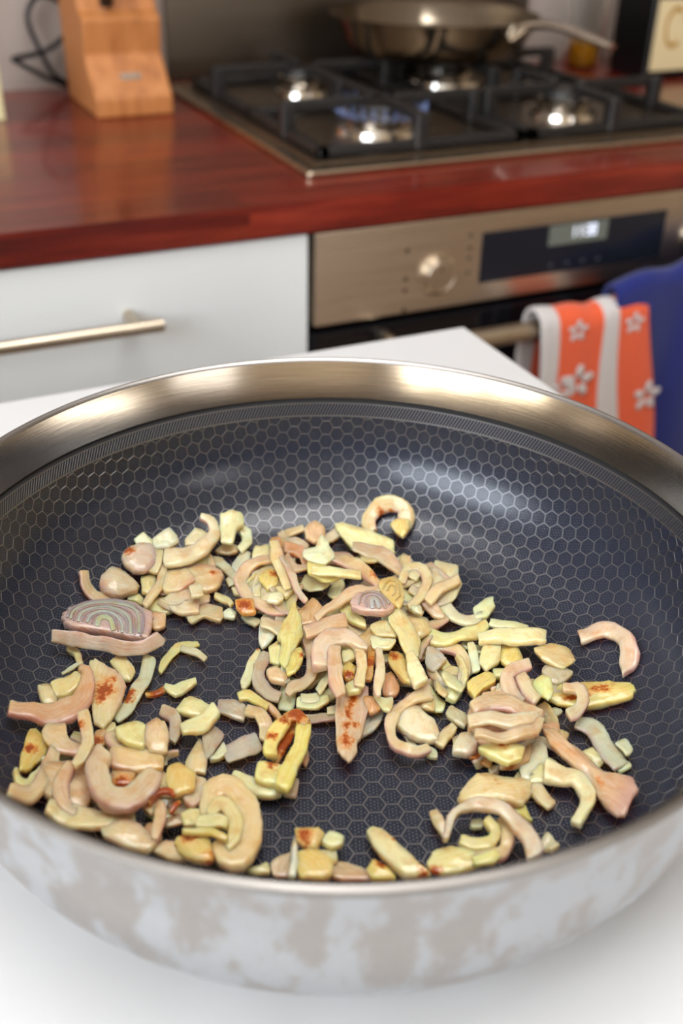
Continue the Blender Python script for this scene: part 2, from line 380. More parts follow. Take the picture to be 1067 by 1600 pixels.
# ------------------------------------------------------------------ gas hob
HX0, HX1, HY0, HY1 = 0.405, 0.955, 0.934, 1.405
hb = empty('gas_hob', ((HX0+HX1)/2, (HY0+HY1)/2, CT), 'steel gas hob with black cast-iron pan supports set in the worktop', 'hob')
ox, oy = (HX0+HX1)/2, (HY0+HY1)/2
def H(x, y, z): return (x-ox, y-oy, z-CT)
box('tray', H(HX0, HY0, CT), H(HX1, HY1, CT+0.006), M['hob_steel'], hb, 0.004, 3)
box('well', H(HX0+0.02, HY0+0.028, CT+0.0062), H(HX1-0.02, HY1-0.02, CT+0.0072), mat('hob_plate', lin(150, 136, 120), 0.32, 1.0), hb)
def burner(x, y, r, lit, label):
    b = lathe_obj('burner', [(r*1.25, 0.0), (r*1.2, 0.006), (r*0.95, 0.008), (r*0.95, 0.014), (r*1.02, 0.016), (r*1.02, 0.022), (r*0.9, 0.024)], M['chrome'], hb, H(x, y, CT+0.007), n=48)
    lathe_obj('burner_cap', [(r*0.92, 0.023), (r*0.92, 0.028), (r*0.85, 0.031), (r*0.3, 0.032)], M['iron'], b, n=40, cap1=True)
    if lit:
        n = 26; rnd = random.Random(4)
        for k in range(n):
            a = 2*math.pi*k/n; rr = r*1.05; h = 0.006+rnd.random()*0.004
            tube('flame', [(rr*math.cos(a), rr*math.sin(a), 0.019), ((rr+0.006)*math.cos(a), (rr+0.006)*math.sin(a), 0.024), ((rr+0.008)*math.cos(a), (rr+0.008)*math.sin(a), 0.024+h)], 0.003, M['flame'], b, n=6, radii=[0.0028, 0.0034, 0.0004], sub=3)
    return b
B1 = (0.548, 1.068); B2 = (0.790, 1.068); B3 = (0.548, 1.285); B4 = (0.760, 1.295)
burner(*B1, 0.041, True, ''); burner(*B2, 0.032, False, ''); burner(*B3, 0.028, False, ''); burner(*B4, 0.040, False, '')
def support(x0, x1, y0, y1, cs):
    g = empty('pan_support', (0, 0, 0)); g.parent = hb; g.location = (-ox, -oy, -CT)
    bm = bmesh.new(); t_ = 0.006; zb, zt = CT+0.008, CT+0.018
    for a, b in (((x0, y0), (x1, y0+2*t_)), ((x0, y1-2*t_), (x1, y1)), ((x0, y0), (x0+2*t_, y1)), ((x1-2*t_, y0), (x1, y1)), ((x0, (y0+y1)/2-t_), (x1, (y0+y1)/2+t_))):
        add_box(bm, (a[0], a[1], zb), (b[0], b[1], zt), 0.002, 1)
    o = bm_obj('frame', bm, M['iron'], g)
    for c in cs:
        ym0, ym1 = (y0, (y0+y1)/2) if c[1] < (y0+y1)/2 else ((y0+y1)/2, y1)
        for dxx, dyy in ((1, 0), (-1, 0), (0, 1), (0, -1)):
            if dxx: ax = x1-t_ if dxx > 0 else x0+t_; ay = c[1]
            else: ax = c[0]; ay = ym1-t_ if dyy > 0 else ym0+t_
            ex, ey = c[0]+dxx*0.022, c[1]+dyy*0.022
            bm = bmesh.new(); ht = t_*0.9
            add_box(bm, (ax-ht*1.4, ay-ht*1.4, CT+0.0075), (ax+ht*1.4, ay+ht*1.4, CT+0.044), 0.002, 1)
            add_box(bm, (min(ax, ex)-ht, min(ay, ey)-ht, CT+0.034), (max(ax, ex)+ht, max(ay, ey)+ht, CT+0.045), 0.002, 1)
            bm_obj('finger', bm, M['iron'], g)
    return g
support(HX0+0.028, 0.672, HY0+0.036, HY1-0.03, (B1, B3)); support(0.680, HX1-0.028, HY0+0.036, HY1-0.03, (B2, B4))

# frying pan on the back burner
fp = empty('frying_pan', (0.741, 1.300, 0.9452), 'shiny steel frying pan standing on the back right burner', 'frying pan')
lathe_obj('bowl', [(0.001, 0.0), (0.098, 0.0), (0.106, 0.003), (0.120, 0.020), (0.131, 0.040), (0.1355, 0.0455), (0.1365, 0.047), (0.1345, 0.0475), (0.129, 0.042), (0.117, 0.022), (0.104, 0.006), (0.097, 0.0035), (0.001, 0.0035)], mat('pan_steel', lin(150, 138, 122), 0.13, 1.0), fp, n=96)
hd = Vector((0.099, -0.240, 0)).normalized()
pts = [hd*0.128+Vector((0, 0, 0.034)), hd*0.150+Vector((0, 0, 0.047)), hd*0.185+Vector((0, 0, 0.050)), hd*0.225+Vector((0, 0, 0.043)), hd*0.262+Vector((0, 0, 0.036))]
tube('handle', pts, 0.01, M['chrome'], fp, n=14, flat=0.55, radii=[0.017, 0.011, 0.0095, 0.011, 0.0085])
tube('rivet', [hd*0.122+Vector((0.006, 0, 0.036)), hd*0.127+Vector((0.006, 0, 0.036))], 0.004, M['chrome'], fp, sub=1)

# ------------------------------------------------------------------ things on the worktop
# knife block: stepped profile extruded along x
kbx0, kbx1 = 0.281, 0.372
prof = [(1.254, 0.900), (1.254, 0.921), (1.290, 0.9615), (1.284, 1.0005), (1.300, 1.0085), (1.318, 1.05), (1.345, 1.125), (1.41, 1.10), (1.40, 0.900)]
bm = bmesh.new(); A = [bm.verts.new((kbx0, y, z)) for y, z in prof]; B = [bm.verts.new((kbx1, y, z)) for y, z in prof]
bm.faces.new(A); bm.faces.new(list(reversed(B)))
for i in range(len(prof)):
    j = (i+1) % len(prof); bm.faces.new((A[j], A[i], B[i], B[j]))
kb_ = empty('knife_block', (0.3265, 1.33, CT), 'stepped bamboo knife block standing left of the hob', 'knife block')
kob = bm_obj('block', bm, M['bamboo'], None)
kob.data.transform(Matrix.Translation((-0.3265, -1.33, -CT))); kob.parent = kb_
bv = kob.modifiers.new('bev', 'BEVEL'); bv.width = 0.003; bv.segments = 2
box('metal_plate', (-0.011, -0.0018, -0.0035), (0.013, 0.0, 0.0035), M['chrome'], kb_)
pl = bpy.data.objects['metal_plate']; pl.rotation_euler = (math.radians(-42), 0, 0); pl.location = (0.0, 1.2715-1.33, 0.9405-CT)
for kx_, kz_ in ((0.313, 1.0135),):
    kn = empty('kitchen_knife', (kx_, 1.299, kz_), 'black-handled knife sticking out of the bamboo knife block', 'knife')
    d = Vector((0, -0.62, 0.78))
    tube('handle', [d*0.002, d*0.03, d*0.07, d*0.11], 0.009, M['black_plastic'], kn, n=12, radii=[0.008, 0.0095, 0.0085, 0.010])
    tube('bolster', [d*-0.006, d*0.003], 0.0085, M['chrome'], kn, sub=1, n=12)
    box('blade', (-0.001, 0.0, -0.06), (0.001, 0.02, -0.004), M['chrome'], kn)
# cable loops
cab = empty('power_cable', (0.27, 1.42, CT), 'black looped power cable against the wall beside the knife block', 'cable')
def cpt(l): return [(x-0.27, y-1.42, z-CT) for x, y, z in l]
tube('cord', cpt([(0.292, 1.43, 0.906), (0.270, 1.425, 0.922), (0.257, 1.43, 0.951), (0.248, 1.435, 0.985), (0.262, 1.435, 1.008), (0.285, 1.43, 1.005), (0.297, 1.43, 0.985), (0.290, 1.43, 0.965), (0.262, 1.428, 0.948), (0.225, 1.42, 0.943), (0.228, 1.42, 0.938), (0.262, 1.415, 0.918), (0.290, 1.425, 0.906)]), 0.0034, M['black_plastic'], cab, n=8)
tube('plug', cpt([(0.292, 1.428, 0.910), (0.335, 1.43, 0.910)]), 0.009, M['black_plastic'], cab, sub=1)
# cream packet at the left edge of the view
cp = empty('storage_box', (0.155, 1.285, CT), 'cream coloured box at the left edge of the worktop', 'box')
box('carton', (-0.045, -0.004, 0.0), (0.0285, 0.05, 0.06), M['cream'], cp, 0.002)
box('lid', (-0.046, -0.005, 0.056), (0.0275, 0.051, 0.064), M['cream'], cp, 0.002)
# oil bottle
obt = empty('oil_bottle', (1.050, 1.388, CT), 'clear glass bottle with golden oil behind the frying pan handle', 'bottle')
lathe_obj('glass', [(0.004, 0.0), (0.026, 0.0), (0.029, 0.004), (0.029, 0.11), (0.024, 0.135), (0.012, 0.16), (0.011, 0.20), (0.013, 0.205)], M['glass'], obt, n=40)
lathe_obj('oil', [(0.001, 0.003), (0.024, 0.003), (0.0265, 0.006), (0.0265, 0.034), (0.001, 0.034)], M['amber'], obt, n=40)
lathe_obj('spout', [(0.011, 0.2), (0.011, 0.215), (0.004, 0.235), (0.003, 0.26), (0.001, 0.26)], M['chrome'], obt, n=20)
# dark tin with cream label
tn = empty('oil_tin', (1.115, 1.30, CT), 'tall black tin with a cream label right of the hob', 'tin')
box('can', (-0.052, -0.042, 0.0), (0.055, 0.042, 0.20), M['tin'], tn, 0.006, 3)
box('cap', (-0.015, -0.015, 0.198), (0.015, 0.015, 0.222), M['tin'], tn, 0.003)
lb = box('label', (-0.045, -0.0432, 0.012), (0.052, -0.0418, 0.104), M['label'], tn)
# letter on the label
bm = bmesh.new(); cx_, cz_, ro, ri = -0.012, 0.068, 0.022, 0.0165
K = 20; pv = []
for k in range(K+1):
    a = math.radians(50+260*k/K); pv.append([bm.verts.new((cx_+r*math.cos(a)*0.8, y, cz_+r*math.sin(a)*1.25)) for r in (ri, ro) for y in (-0.0438, -0.0430)])
for k in range(K):
    a, b = pv[k], pv[k+1]
    for i, j in ((0, 2), (2, 3), (3, 1), (1, 0)): bm.faces.new((a[i], a[j], b[j], b[i]))
bm.faces.new([pv[0][i] for i in (0, 2, 3, 1)]); bm.faces.new([pv[-1][i] for i in (1, 3, 2, 0)])
bm_obj('letter_c', bm, M['ochre'], lb)
bm = bmesh.new(); bmesh.ops.create_uvsphere(bm, u_segments=10, v_segments=6, radius=1, matrix=Matrix.Translation((0.008, -0.0434, 0.078)) @ Matrix.Diagonal((0.004, 0.0006, 0.005, 1))); bm_obj('letter_dot', bm, M['ochre'], lb, True)

# ------------------------------------------------------------------ table under the wok
TZ = 0.861
tb = empty('kitchen_table', (0.0, 0.2, 0.0), 'white square-cornered table carrying the large wok', 'table')
box('tabletop', (-0.75, -0.75, TZ-0.028), (0.407, 0.44, TZ), M['table'], tb, 0.0015)
for lx, ly in ((-0.72, -0.72), (0.335, -0.72), (-0.72, 0.37), (0.335, 0.37)): box('leg', (lx, ly, 0.0), (lx+0.05, ly+0.05, TZ-0.028), M['table'], tb, 0.002)
box('apron', (-0.69, 0.385, TZ-0.11), (0.35, 0.405, TZ-0.028), M['table'], tb)
box('apron', (0.35, -0.69, TZ-0.11), (0.37, 0.39, TZ-0.028), M['table'], tb)
PIECES=[
('R','shallot_sliver','pink curved shallot sliver in the upper left group','LT','pk',3.2,[],'',[[-761,1107,121,-807,1097,136],[-765,1084,109,-813,1072,123],[-767,1065,99,-816,1045,108],[-763,1049,90,-812,1018,93],[-756,1033,81,-803,992,79],[-746,1020,73,-788,971,67],[-732,1007,65,-769,953,57],[-717,994,57,-750,938,49],[-700,980,50,-730,925,44],[-683,964,44,-711,912,39]],[]),
('S','shallot_tip','white pointed shallot tip beside the purple-ringed slice','LT','wl',8,[],'',[[-710,1071,103],[-653,1123,111],[-599,1092,85],[-554,983,55],[-576,949,53],[-680,944,60],[-730,985,78],[-733,1030,93]],[]),
('S','shallot_slice','half-round shallot slice with purple concentric rings near the left wall','LT','li',8,[],'',[[-942,861,86],[-906,892,85],[-842,914,81],[-736,917,72],[-631,877,60],[-568,793,49],[-557,751,46],[-589,678,44],[-626,592,42],[-717,643,53],[-804,710,65],[-910,759,77],[-941,809,83]],[('lid',[[-925,828,110,-914,825,109],[-914,858,111,-906,852,110],[-894,880,111,-890,869,110],[-871,892,110,-871,879,109],[-845,901,108,-846,887,107],[-821,906,106,-823,891,105],[-799,908,104,-801,893,104],[-775,908,102,-778,893,102],[-752,906,100,-755,891,99],[-729,902,98,-733,886,97],[-707,896,96,-711,880,95],[-684,887,93,-690,871,93],[-663,876,90,-669,860,90],[-645,863,88,-652,847,88],[-625,843,85,-632,827,85],[-607,819,82,-616,805,82],[-595,792,79,-606,783,80],[-593,756,77,-604,755,78],[-603,715,75,-613,720,76],[-615,679,74,-625,686,75],[-629,646,73,-638,655,74],[-643,615,72,-652,624,74]]),('li2',[[-915,815,109,-902,811,107],[-904,845,110,-892,838,108],[-884,870,109,-879,856,108],[-861,882,108,-861,865,107],[-836,890,107,-837,872,105],[-812,895,105,-815,876,104],[-791,896,103,-794,877,102],[-768,895,101,-772,876,100],[-745,891,99,-750,872,98],[-723,886,96,-729,866,96],[-701,879,94,-707,858,93],[-679,869,91,-687,848,91],[-660,856,89,-669,836,88],[-641,838,86,-651,819,86],[-624,815,83,-636,799,83],[-615,782,80,-629,774,81],[-617,746,78,-631,747,80],[-625,709,77,-639,714,78],[-636,672,75,-649,677,77],[-645,636,74,-659,641,75]]),('lid',[[-902,800,107,-893,797,106],[-890,830,108,-882,825,106],[-872,857,108,-868,847,107],[-850,869,106,-849,857,106],[-824,876,105,-825,863,104],[-801,880,103,-803,867,102],[-779,880,101,-782,867,100],[-756,877,99,-760,863,98],[-735,870,96,-739,857,96],[-713,861,94,-718,847,93],[-692,848,91,-698,835,91],[-675,833,89,-681,820,89],[-657,809,86,-665,797,86],[-646,779,83,-655,772,83],[-643,744,80,-653,742,81],[-649,708,79,-659,711,80],[-659,670,77,-668,674,78],[-668,634,76,-678,638,77]]),('li2',[[-886,790,105,-875,784,103],[-873,819,105,-863,811,104],[-854,846,105,-849,833,104],[-832,857,104,-832,840,103],[-808,861,102,-810,844,101],[-784,862,100,-787,845,99],[-762,860,98,-767,842,97],[-741,854,96,-746,836,95],[-721,844,94,-728,826,93],[-701,828,91,-710,811,91],[-684,807,88,-694,791,88],[-671,783,85,-682,770,86],[-662,750,82,-675,743,83],[-664,713,80,-676,714,81],[-672,677,79,-684,682,80],[-681,642,77,-693,647,79]]),('lid',[[-865,787,103,-858,781,102],[-850,816,103,-844,809,102],[-828,839,103,-826,828,102],[-804,848,101,-804,835,100],[-778,850,99,-780,838,98],[-754,847,97,-758,834,96],[-732,836,94,-737,823,94],[-714,819,91,-720,807,91],[-696,795,88,-703,785,88],[-683,765,85,-691,758,86],[-680,729,83,-689,728,83],[-688,690,81,-697,693,82],[-697,653,79,-706,656,80]]),('li2',[[-850,775,101,-841,765,99],[-834,804,101,-827,791,100],[-811,823,100,-809,806,99],[-786,831,98,-787,813,97],[-761,830,96,-766,812,96],[-740,819,94,-747,801,93],[-721,799,91,-731,784,91],[-708,770,88,-719,759,88],[-702,734,85,-714,729,86],[-704,696,83,-717,698,84],[-714,659,81,-726,665,83]]),('lid',[[-833,759,98,-826,753,97],[-818,791,99,-812,783,98],[-797,811,98,-796,800,97],[-771,814,96,-774,802,96],[-749,804,94,-754,793,93],[-730,784,91,-736,774,90],[-722,752,88,-730,749,88],[-726,713,86,-734,714,87],[-732,674,84,-740,676,85]]),('cr',[[-821,740,96,-802,728,93],[-807,775,97,-793,755,94],[-781,799,96,-780,768,94],[-754,795,93,-767,765,93],[-736,764,90,-757,748,91],[-737,724,87,-758,724,89],[-743,686,86,-764,689,88]])]),
('R','shallot_sliver','long lilac-white shallot strip lying along the purple-ringed slice','LT','lw',3,[],'L',[[-1000,717,144,-1021,685,94],[-980,712,137,-1001,680,87],[-961,707,132,-982,674,82],[-940,700,127,-962,667,77],[-918,690,123,-941,658,72],[-899,680,119,-922,648,69],[-879,668,117,-903,636,67],[-858,653,115,-882,622,66],[-838,638,115,-862,607,65],[-819,623,115,-843,592,65],[-801,609,115,-825,578,65],[-780,591,115,-804,561,65],[-760,575,115,-785,545,65],[-743,561,115,-766,530,65],[-727,550,115,-747,517,65],[-708,540,115,-724,504,65],[-688,533,115,-700,492,65],[-673,530,115,-675,486,65],[-657,531,115,-645,488,65],[-639,539,115,-615,502,65],[-623,547,115,-587,522,65],[-605,559,115,-566,552,65]],[]),
('S','shallot_scrap','rounded lilac-white shallot cup with a browned corner','LT','wl',5,[[-549,1165,135,33]],'',[[-585,1160,141],[-539,1191,146],[-474,1217,145],[-416,1192,122],[-434,1097,94],[-491,1032,86],[-559,1047,95],[-591,1100,116]],[]),
('R','shallot_strip','cream short shallot strip in the upper left group, rightmost of two','LT','cr',3.2,[],'',[[-376,1171,119,-437,1182,131],[-383,1147,112,-446,1160,124],[-392,1120,105,-454,1138,117],[-405,1090,100,-462,1119,112],[-421,1061,96,-471,1099,108],[-438,1036,94,-482,1076,104],[-454,1012,92,-494,1051,100]],[]),
('R','shallot_sliver','pinkish cream curved shallot sliver in the upper left group','LT','pc',3.2,[],'',[[-396,1050,84,-432,1072,89],[-411,1012,81,-448,1037,85],[-428,971,80,-464,1002,82],[-448,931,80,-479,973,81],[-471,894,80,-496,947,80],[-496,865,80,-517,920,80],[-520,842,80,-537,893,80],[-545,820,80,-559,865,80],[-570,800,80,-581,837,80]],[]),
('S','shallot_scrap','cream flat shallot scrap in the upper left group, leftmost of three','LT','cr',3.5,[],'',[[-531,1056,64],[-449,1059,58],[-512,903,50],[-558,935,51]],[]),
('S','shallot_scrap','white flat shallot scrap in the upper left group, leftmost of two','LT','wh',3,[],'',[[-422,1220,156],[-316,1264,163],[-294,1204,132],[-298,1165,120],[-363,1147,120],[-426,1157,130]],[]),
('R','shallot_sliver','large boat-shaped pink-white shallot piece with an upturned end','LT','pw',5,[],'',[[-375,1149,122,-413,1039,103],[-353,1143,118,-392,1031,102],[-333,1138,115,-370,1021,101],[-316,1135,113,-342,1014,100],[-299,1137,113,-313,1015,100],[-279,1141,113,-285,1022,100],[-256,1148,113,-258,1032,100],[-233,1155,113,-231,1044,100],[-210,1163,114,-203,1060,100],[-188,1171,115,-175,1078,101],[-170,1180,117,-147,1100,103],[-151,1194,120,-116,1133,106],[-139,1205,123,-89,1171,112],[-133,1215,126,-73,1214,124],[-132,1233,133,-73,1253,139],[-133,1249,139,-84,1283,154],[-141,1264,146,-108,1300,164],[-156,1279,155,-132,1309,171]],[]),
('S','shallot_scrap','cream flat shallot scrap in the upper left group, rightmost of three','LT','cr',3,[],'',[[-251,1205,119],[-192,1250,133],[-156,1229,122],[-132,1199,111],[-193,1149,101],[-275,1159,107]],[]),
('S','shallot_scrap','pinkish cream browned flat shallot scrap in the upper left group','LT','pc',5,[[-199,944,50,26]],'',[[-361,1066,54],[-240,1048,50],[-185,1011,50],[-154,927,50],[-206,851,50],[-271,831,50],[-333,892,50],[-380,953,50]],[]),
('S','shallot_scrap','pink flat shallot scrap in the upper left group, rightmost of two','LT','pk',4,[],'',[[-423,1036,73],[-311,1022,70],[-303,892,70],[-398,851,70],[-477,884,70]],[]),
('S','shallot_scrap','pale pink flat shallot scrap in the upper left group, leftmost of two','LT','pw',4,[],'',[[-427,903,50],[-348,870,50],[-328,781,50],[-359,689,50],[-458,726,50],[-491,824,50]],[]),
('S','shallot_scrap','white flat shallot scrap in the upper left group, rightmost of two','LT','wh',2.5,[],'',[[-363,837,100],[-298,836,100],[-312,748,100],[-376,749,100]],[]),
('S','shallot_scrap','cream flat shallot scrap in the upper left group, second from left of three','LT','cr',3.5,[],'',[[-561,872,30],[-458,894,30],[-444,783,30],[-497,767,30],[-564,834,30]],[]),
('S','shallot_scrap','pink flat shallot scrap in the upper left group, leftmost of two','LT','pk',3.5,[],'',[[-571,805,30],[-490,770,30],[-517,682,30],[-568,679,30],[-596,716,30]],[]),
('S','shallot_scrap','pale pink flat shallot scrap in the upper left group, rightmost of two','LT','pw',3,[],'',[[-428,754,30],[-299,778,30],[-229,721,30],[-276,611,30],[-341,678,30],[-407,648,30],[-415,696,30]],[]),
('R','shallot_strip','cream short shallot strip in the upper left group, leftmost of two','LT','cr',3.2,[],'',[[-604,990,35,-621,942,29],[-594,989,33,-612,935,28],[-581,986,32,-605,929,27],[-570,979,30,-599,923,27],[-562,968,28,-592,916,26],[-554,956,27,-583,908,26],[-548,944,26,-575,899,25]],[]),
('S','shallot_cup','greenish-white curled shallot cup at the top of the left group','LT','gw',4,[],'',[[-50,1290,156],[16,1297,160],[63,1268,146],[57,1206,121],[10,1187,115],[-51,1094,101],[-105,1113,103],[-71,1220,126]],[]),
('R','shallot_strip','greenish white short shallot strip in the upper left group','LT','gw',3.2,[],'',[[56,1260,101,13,1227,88],[72,1237,92,23,1202,80],[87,1205,81,28,1183,75],[81,1155,69,24,1169,71],[53,1104,62,17,1153,68],[18,1074,60,2,1136,66],[-13,1055,60,-22,1113,63]],[]),
('S','shallot_scrap','beige flat shallot scrap in the upper left group','LT','bg',3.5,[],'',[[-128,1152,39],[-70,1189,47],[-2,1158,39],[-12,1106,32],[-75,1104,32]],[]),
('R','shallot_sliver','translucent grey curved shallot sliver in the centre heap, leftmost of two','CE','gy',2.5,[],'',[[-194,1122,36,-210,1066,31],[-166,1119,35,-186,1056,30],[-137,1113,34,-166,1047,30],[-112,1090,31,-154,1031,30],[-99,1051,30,-144,1004,30],[-92,1012,30,-136,973,30],[-87,972,30,-127,939,30],[-84,933,30,-120,906,30]],[]),
('S','shallot_scrap','translucent grey flat shallot scrap in the centre heap, leftmost of three','CE','gy',2.5,[],'',[[33,1059,40],[-4,984,40],[-95,949,40],[-95,1008,40],[-8,1090,41]],[]),
('R','shallot_strip','pink short shallot strip in the centre heap, leftmost of two','CE','pk',3.2,[],'',[[228,1151,42,238,1111,36],[247,1165,47,258,1121,38],[267,1179,52,275,1130,40],[292,1187,56,289,1135,42],[315,1185,57,303,1136,43],[334,1179,57,321,1135,44],[352,1174,57,341,1133,45]],[]),
('S','shallot_scrap','beige flat shallot scrap in the centre heap, second from left of three','CE','bg',4,[],'',[[360,1151,61],[422,1164,72],[452,1102,57],[418,1028,42],[355,1011,40],[324,1067,43]],[]),
('R','shallot_strip','pink short shallot strip in the centre heap, rightmost of two','CE','pk',3.2,[],'',[[407,1054,35,412,990,30],[426,1065,37,432,1001,31],[444,1076,40,451,1011,32],[463,1085,44,467,1019,34],[484,1091,47,481,1025,35],[504,1093,50,495,1029,36],[520,1092,52,511,1032,38]],[]),
('R','shallot_sliver','translucent grey curved shallot sliver in the centre heap, rightmost of two','CE','gy',3.2,[],'',[[232,1105,55,212,1063,51],[250,1096,54,228,1051,50],[267,1088,53,243,1041,50],[284,1076,53,256,1030,50],[298,1058,52,266,1015,50],[308,1036,51,275,998,50],[315,1014,50,284,978,50]],[]),
('S','shallot_scrap','brown flat shallot scrap in the centre heap','CE','br',4,[],'',[[130,1063,90],[192,1059,90],[166,974,90],[113,953,90],[106,1014,90]],[]),
('S','shallot_scrap','cream flat shallot scrap in the centre heap, leftmost of seven','CE','cr',3.5,[],'',[[64,1081,61],[131,1068,60],[144,989,60],[68,977,60],[3,991,60]],[]),
('R','shallot_strip','pink-brown short shallot strip in the centre heap','CE','pb',3.2,[],'',[[195,1022,80,168,947,80],[224,1019,80,188,937,80],[252,1000,80,201,923,80],[269,962,80,208,903,80],[273,910,80,212,882,80],[259,856,80,208,855,80],[241,812,80,201,815,80]],[]),
('R','shallot_sliver','pink curved shallot sliver in the centre heap, leftmost of seven','CE','pk',3.2,[],'',[[173,916,90,130,905,90],[169,877,90,121,861,90],[168,849,90,117,816,90],[172,827,90,126,772,90],[179,815,90,150,747,90],[197,814,90,182,749,90],[223,815,90,211,757,90]],[]),
('S','shallot_scrap','bright white star-shaped scrap on top of the centre heap','CE','wt',3,[],'',[[220,860,130],[295,859,130],[367,961,130],[357,848,130],[350,745,130],[278,702,130],[223,755,130],[200,824,130]],[]),
('S','garlic_bit','yellow garlic bit in the centre heap, leftmost of two','CE','ye',3,[],'',[[204,778,120],[294,725,120],[258,683,120],[323,598,120],[230,583,120],[175,690,120]],[]),
('R','shallot_sliver','cream curved shallot sliver in the centre heap','CE','cr',3.2,[],'',[[206,687,150,182,639,150],[227,677,150,202,626,150],[249,667,150,221,612,150],[270,657,150,241,599,150],[293,644,150,263,585,150],[313,632,150,282,574,150],[333,618,150,303,562,150],[353,603,150,325,551,150],[373,588,150,347,539,150],[393,574,150,368,528,150]],[]),
('R','shallot_sliver','pink browned curved shallot sliver in the centre heap','CE','pk',3.2,[[462,564,110,29]],'',[[324,831,110,287,755,110],[347,820,110,308,741,110],[372,810,110,330,727,110],[395,797,110,347,714,110],[417,776,110,361,698,110],[433,749,110,373,678,110],[445,720,110,383,654,110],[456,691,110,394,628,110],[465,659,110,403,600,110],[473,626,110,411,573,110],[477,590,110,418,547,110],[475,552,110,424,519,110],[473,517,110,430,490,110]],[]),
('R','shallot_loop','large open loop of pinkish shallot at the left of the centre heap','CE','pc',3.2,[],'',[[91,905,70,112,980,70],[66,905,70,88,984,70],[42,905,70,64,988,70],[21,904,70,37,990,70],[1,897,70,8,983,70],[-21,887,70,-23,969,70],[-42,873,70,-53,948,70],[-59,856,70,-82,922,70],[-76,833,70,-111,886,70],[-87,811,70,-137,841,70],[-92,797,70,-152,790,70],[-94,774,70,-152,744,70],[-93,742,70,-148,705,70],[-90,715,70,-142,673,70],[-85,687,70,-134,642,70],[-78,660,70,-124,611,70],[-69,637,70,-113,584,70],[-57,615,70,-99,559,70],[-44,596,70,-84,537,70],[-32,581,70,-67,517,70],[-17,570,70,-45,505,70],[0,561,70,-25,498,70]],[]),
('R','shallot_sliver','pinkish cream curved shallot sliver in the centre heap, leftmost of two','CE','pc',3.2,[],'',[[-107,676,80,-71,665,80],[-94,719,80,-57,703,80],[-74,765,80,-42,734,80],[-45,807,80,-24,761,80],[-10,841,80,-5,783,80],[28,855,80,16,790,80],[64,851,80,36,788,80],[85,818,80,45,779,80],[85,769,80,48,748,80]],[]),
('S','garlic_bit','yellow browned garlic bit in the centre heap, leftmost of four','CE','ye',4,[[44,779,90,29]],'',[[-37,802,90],[45,838,90],[75,783,90],[22,695,90],[-35,678,90],[-38,734,90]],[]),
('R','shallot_sliver','pinkish cream curved shallot sliver in the centre heap, rightmost of two','CE','pc',3.2,[],'',[[161,991,120,110,1002,120],[148,947,120,94,959,120],[135,905,120,78,915,120],[125,868,120,64,868,120],[117,832,120,54,821,120],[112,793,120,48,777,120],[105,752,120,43,739,120],[96,709,120,37,701,120],[85,669,120,32,663,120],[75,630,120,27,625,120]],[]),
('R','shallot_sliver','lilac-white curved shallot sliver in the centre heap','CE','lw',2,[],'',[[124,853,140,98,844,140],[121,814,140,93,804,140],[118,775,140,87,765,140],[114,736,140,82,726,140],[110,697,140,76,689,140],[105,658,140,69,650,140],[100,621,140,63,611,140],[96,587,140,59,573,140],[93,552,140,59,536,140],[91,517,140,60,502,140],[89,483,140,62,469,140]],[]),
('S','shallot_scrap','bright white flat shallot scrap in the centre heap, rightmost of two','CE','wt',3,[],'',[[-51,625,110],[14,622,110],[6,561,110],[-42,544,110],[-80,573,110]],[]),
('S','shallot_scrap','cream flat shallot scrap in the centre heap, second from left of seven','CE','cr',3.5,[],'',[[6,679,90],[68,666,90],[82,621,90],[17,584,90]],[]),
('S','shallot_scrap',"square shallot scrap fried orange-brown at the heap's left edge",'CE','ob',4,[[-163,630,70,39]],'',[[-189,693,70],[-107,670,70],[-130,566,70],[-190,580,70],[-202,635,70]],[]),
('R','shallot_strip','cream short shallot strip in the centre heap','CE','cr',3.2,[],'',[[-233,815,40,-254,777,40],[-222,804,40,-244,764,40],[-210,793,40,-235,752,40],[-199,778,40,-228,741,40],[-193,756,40,-224,729,40],[-191,733,40,-220,712,40],[-190,712,40,-215,694,40]],[]),
('S','shallot_scrap','bright white flat shallot scrap in the centre heap, leftmost of two','CE','wt',3.5,[],'',[[-252,677,30],[-208,709,30],[-192,664,30],[-219,613,30],[-259,636,30]],[]),
('S','shallot_scrap','translucent grey flat shallot scrap in the centre heap, second from left of three','CE','gy',2.5,[],'',[[-184,632,25],[-134,611,25],[-113,539,25],[-150,526,25],[-179,579,25]],[]),
('S','shallot_scrap','pink flat shallot scrap in the centre heap','CE','pk',3.5,[],'',[[-169,799,60],[-114,802,60],[-95,741,60],[-119,699,60],[-168,746,60]],[]),
('R','shallot_hook','cream and golden hook-shaped piece highest up the pan wall','CE','pc',5,[[791,1025,99,23],[749,1062,101,20]],'',[[616,989,51,686,976,57],[626,1023,59,696,1006,67],[637,1061,72,704,1028,75],[659,1095,90,711,1039,80],[687,1117,108,725,1048,88],[718,1129,127,743,1055,96],[750,1133,143,758,1057,102],[784,1126,155,775,1053,106],[815,1114,163,793,1046,110],[845,1096,166,806,1039,111],[873,1068,162,820,1027,110],[895,1035,152,827,1016,108],[905,993,131,826,1014,106],[895,956,107,818,1005,99],[874,930,89,811,986,89],[847,913,75,802,961,77],[820,897,64,790,931,66]],[]),
('S','garlic_bit','yellow garlic bit in the centre heap, rightmost of two','CE','ye',4,[],'',[[754,973,89],[811,983,108],[859,945,109],[813,872,77],[762,848,66],[755,890,71]],[]),
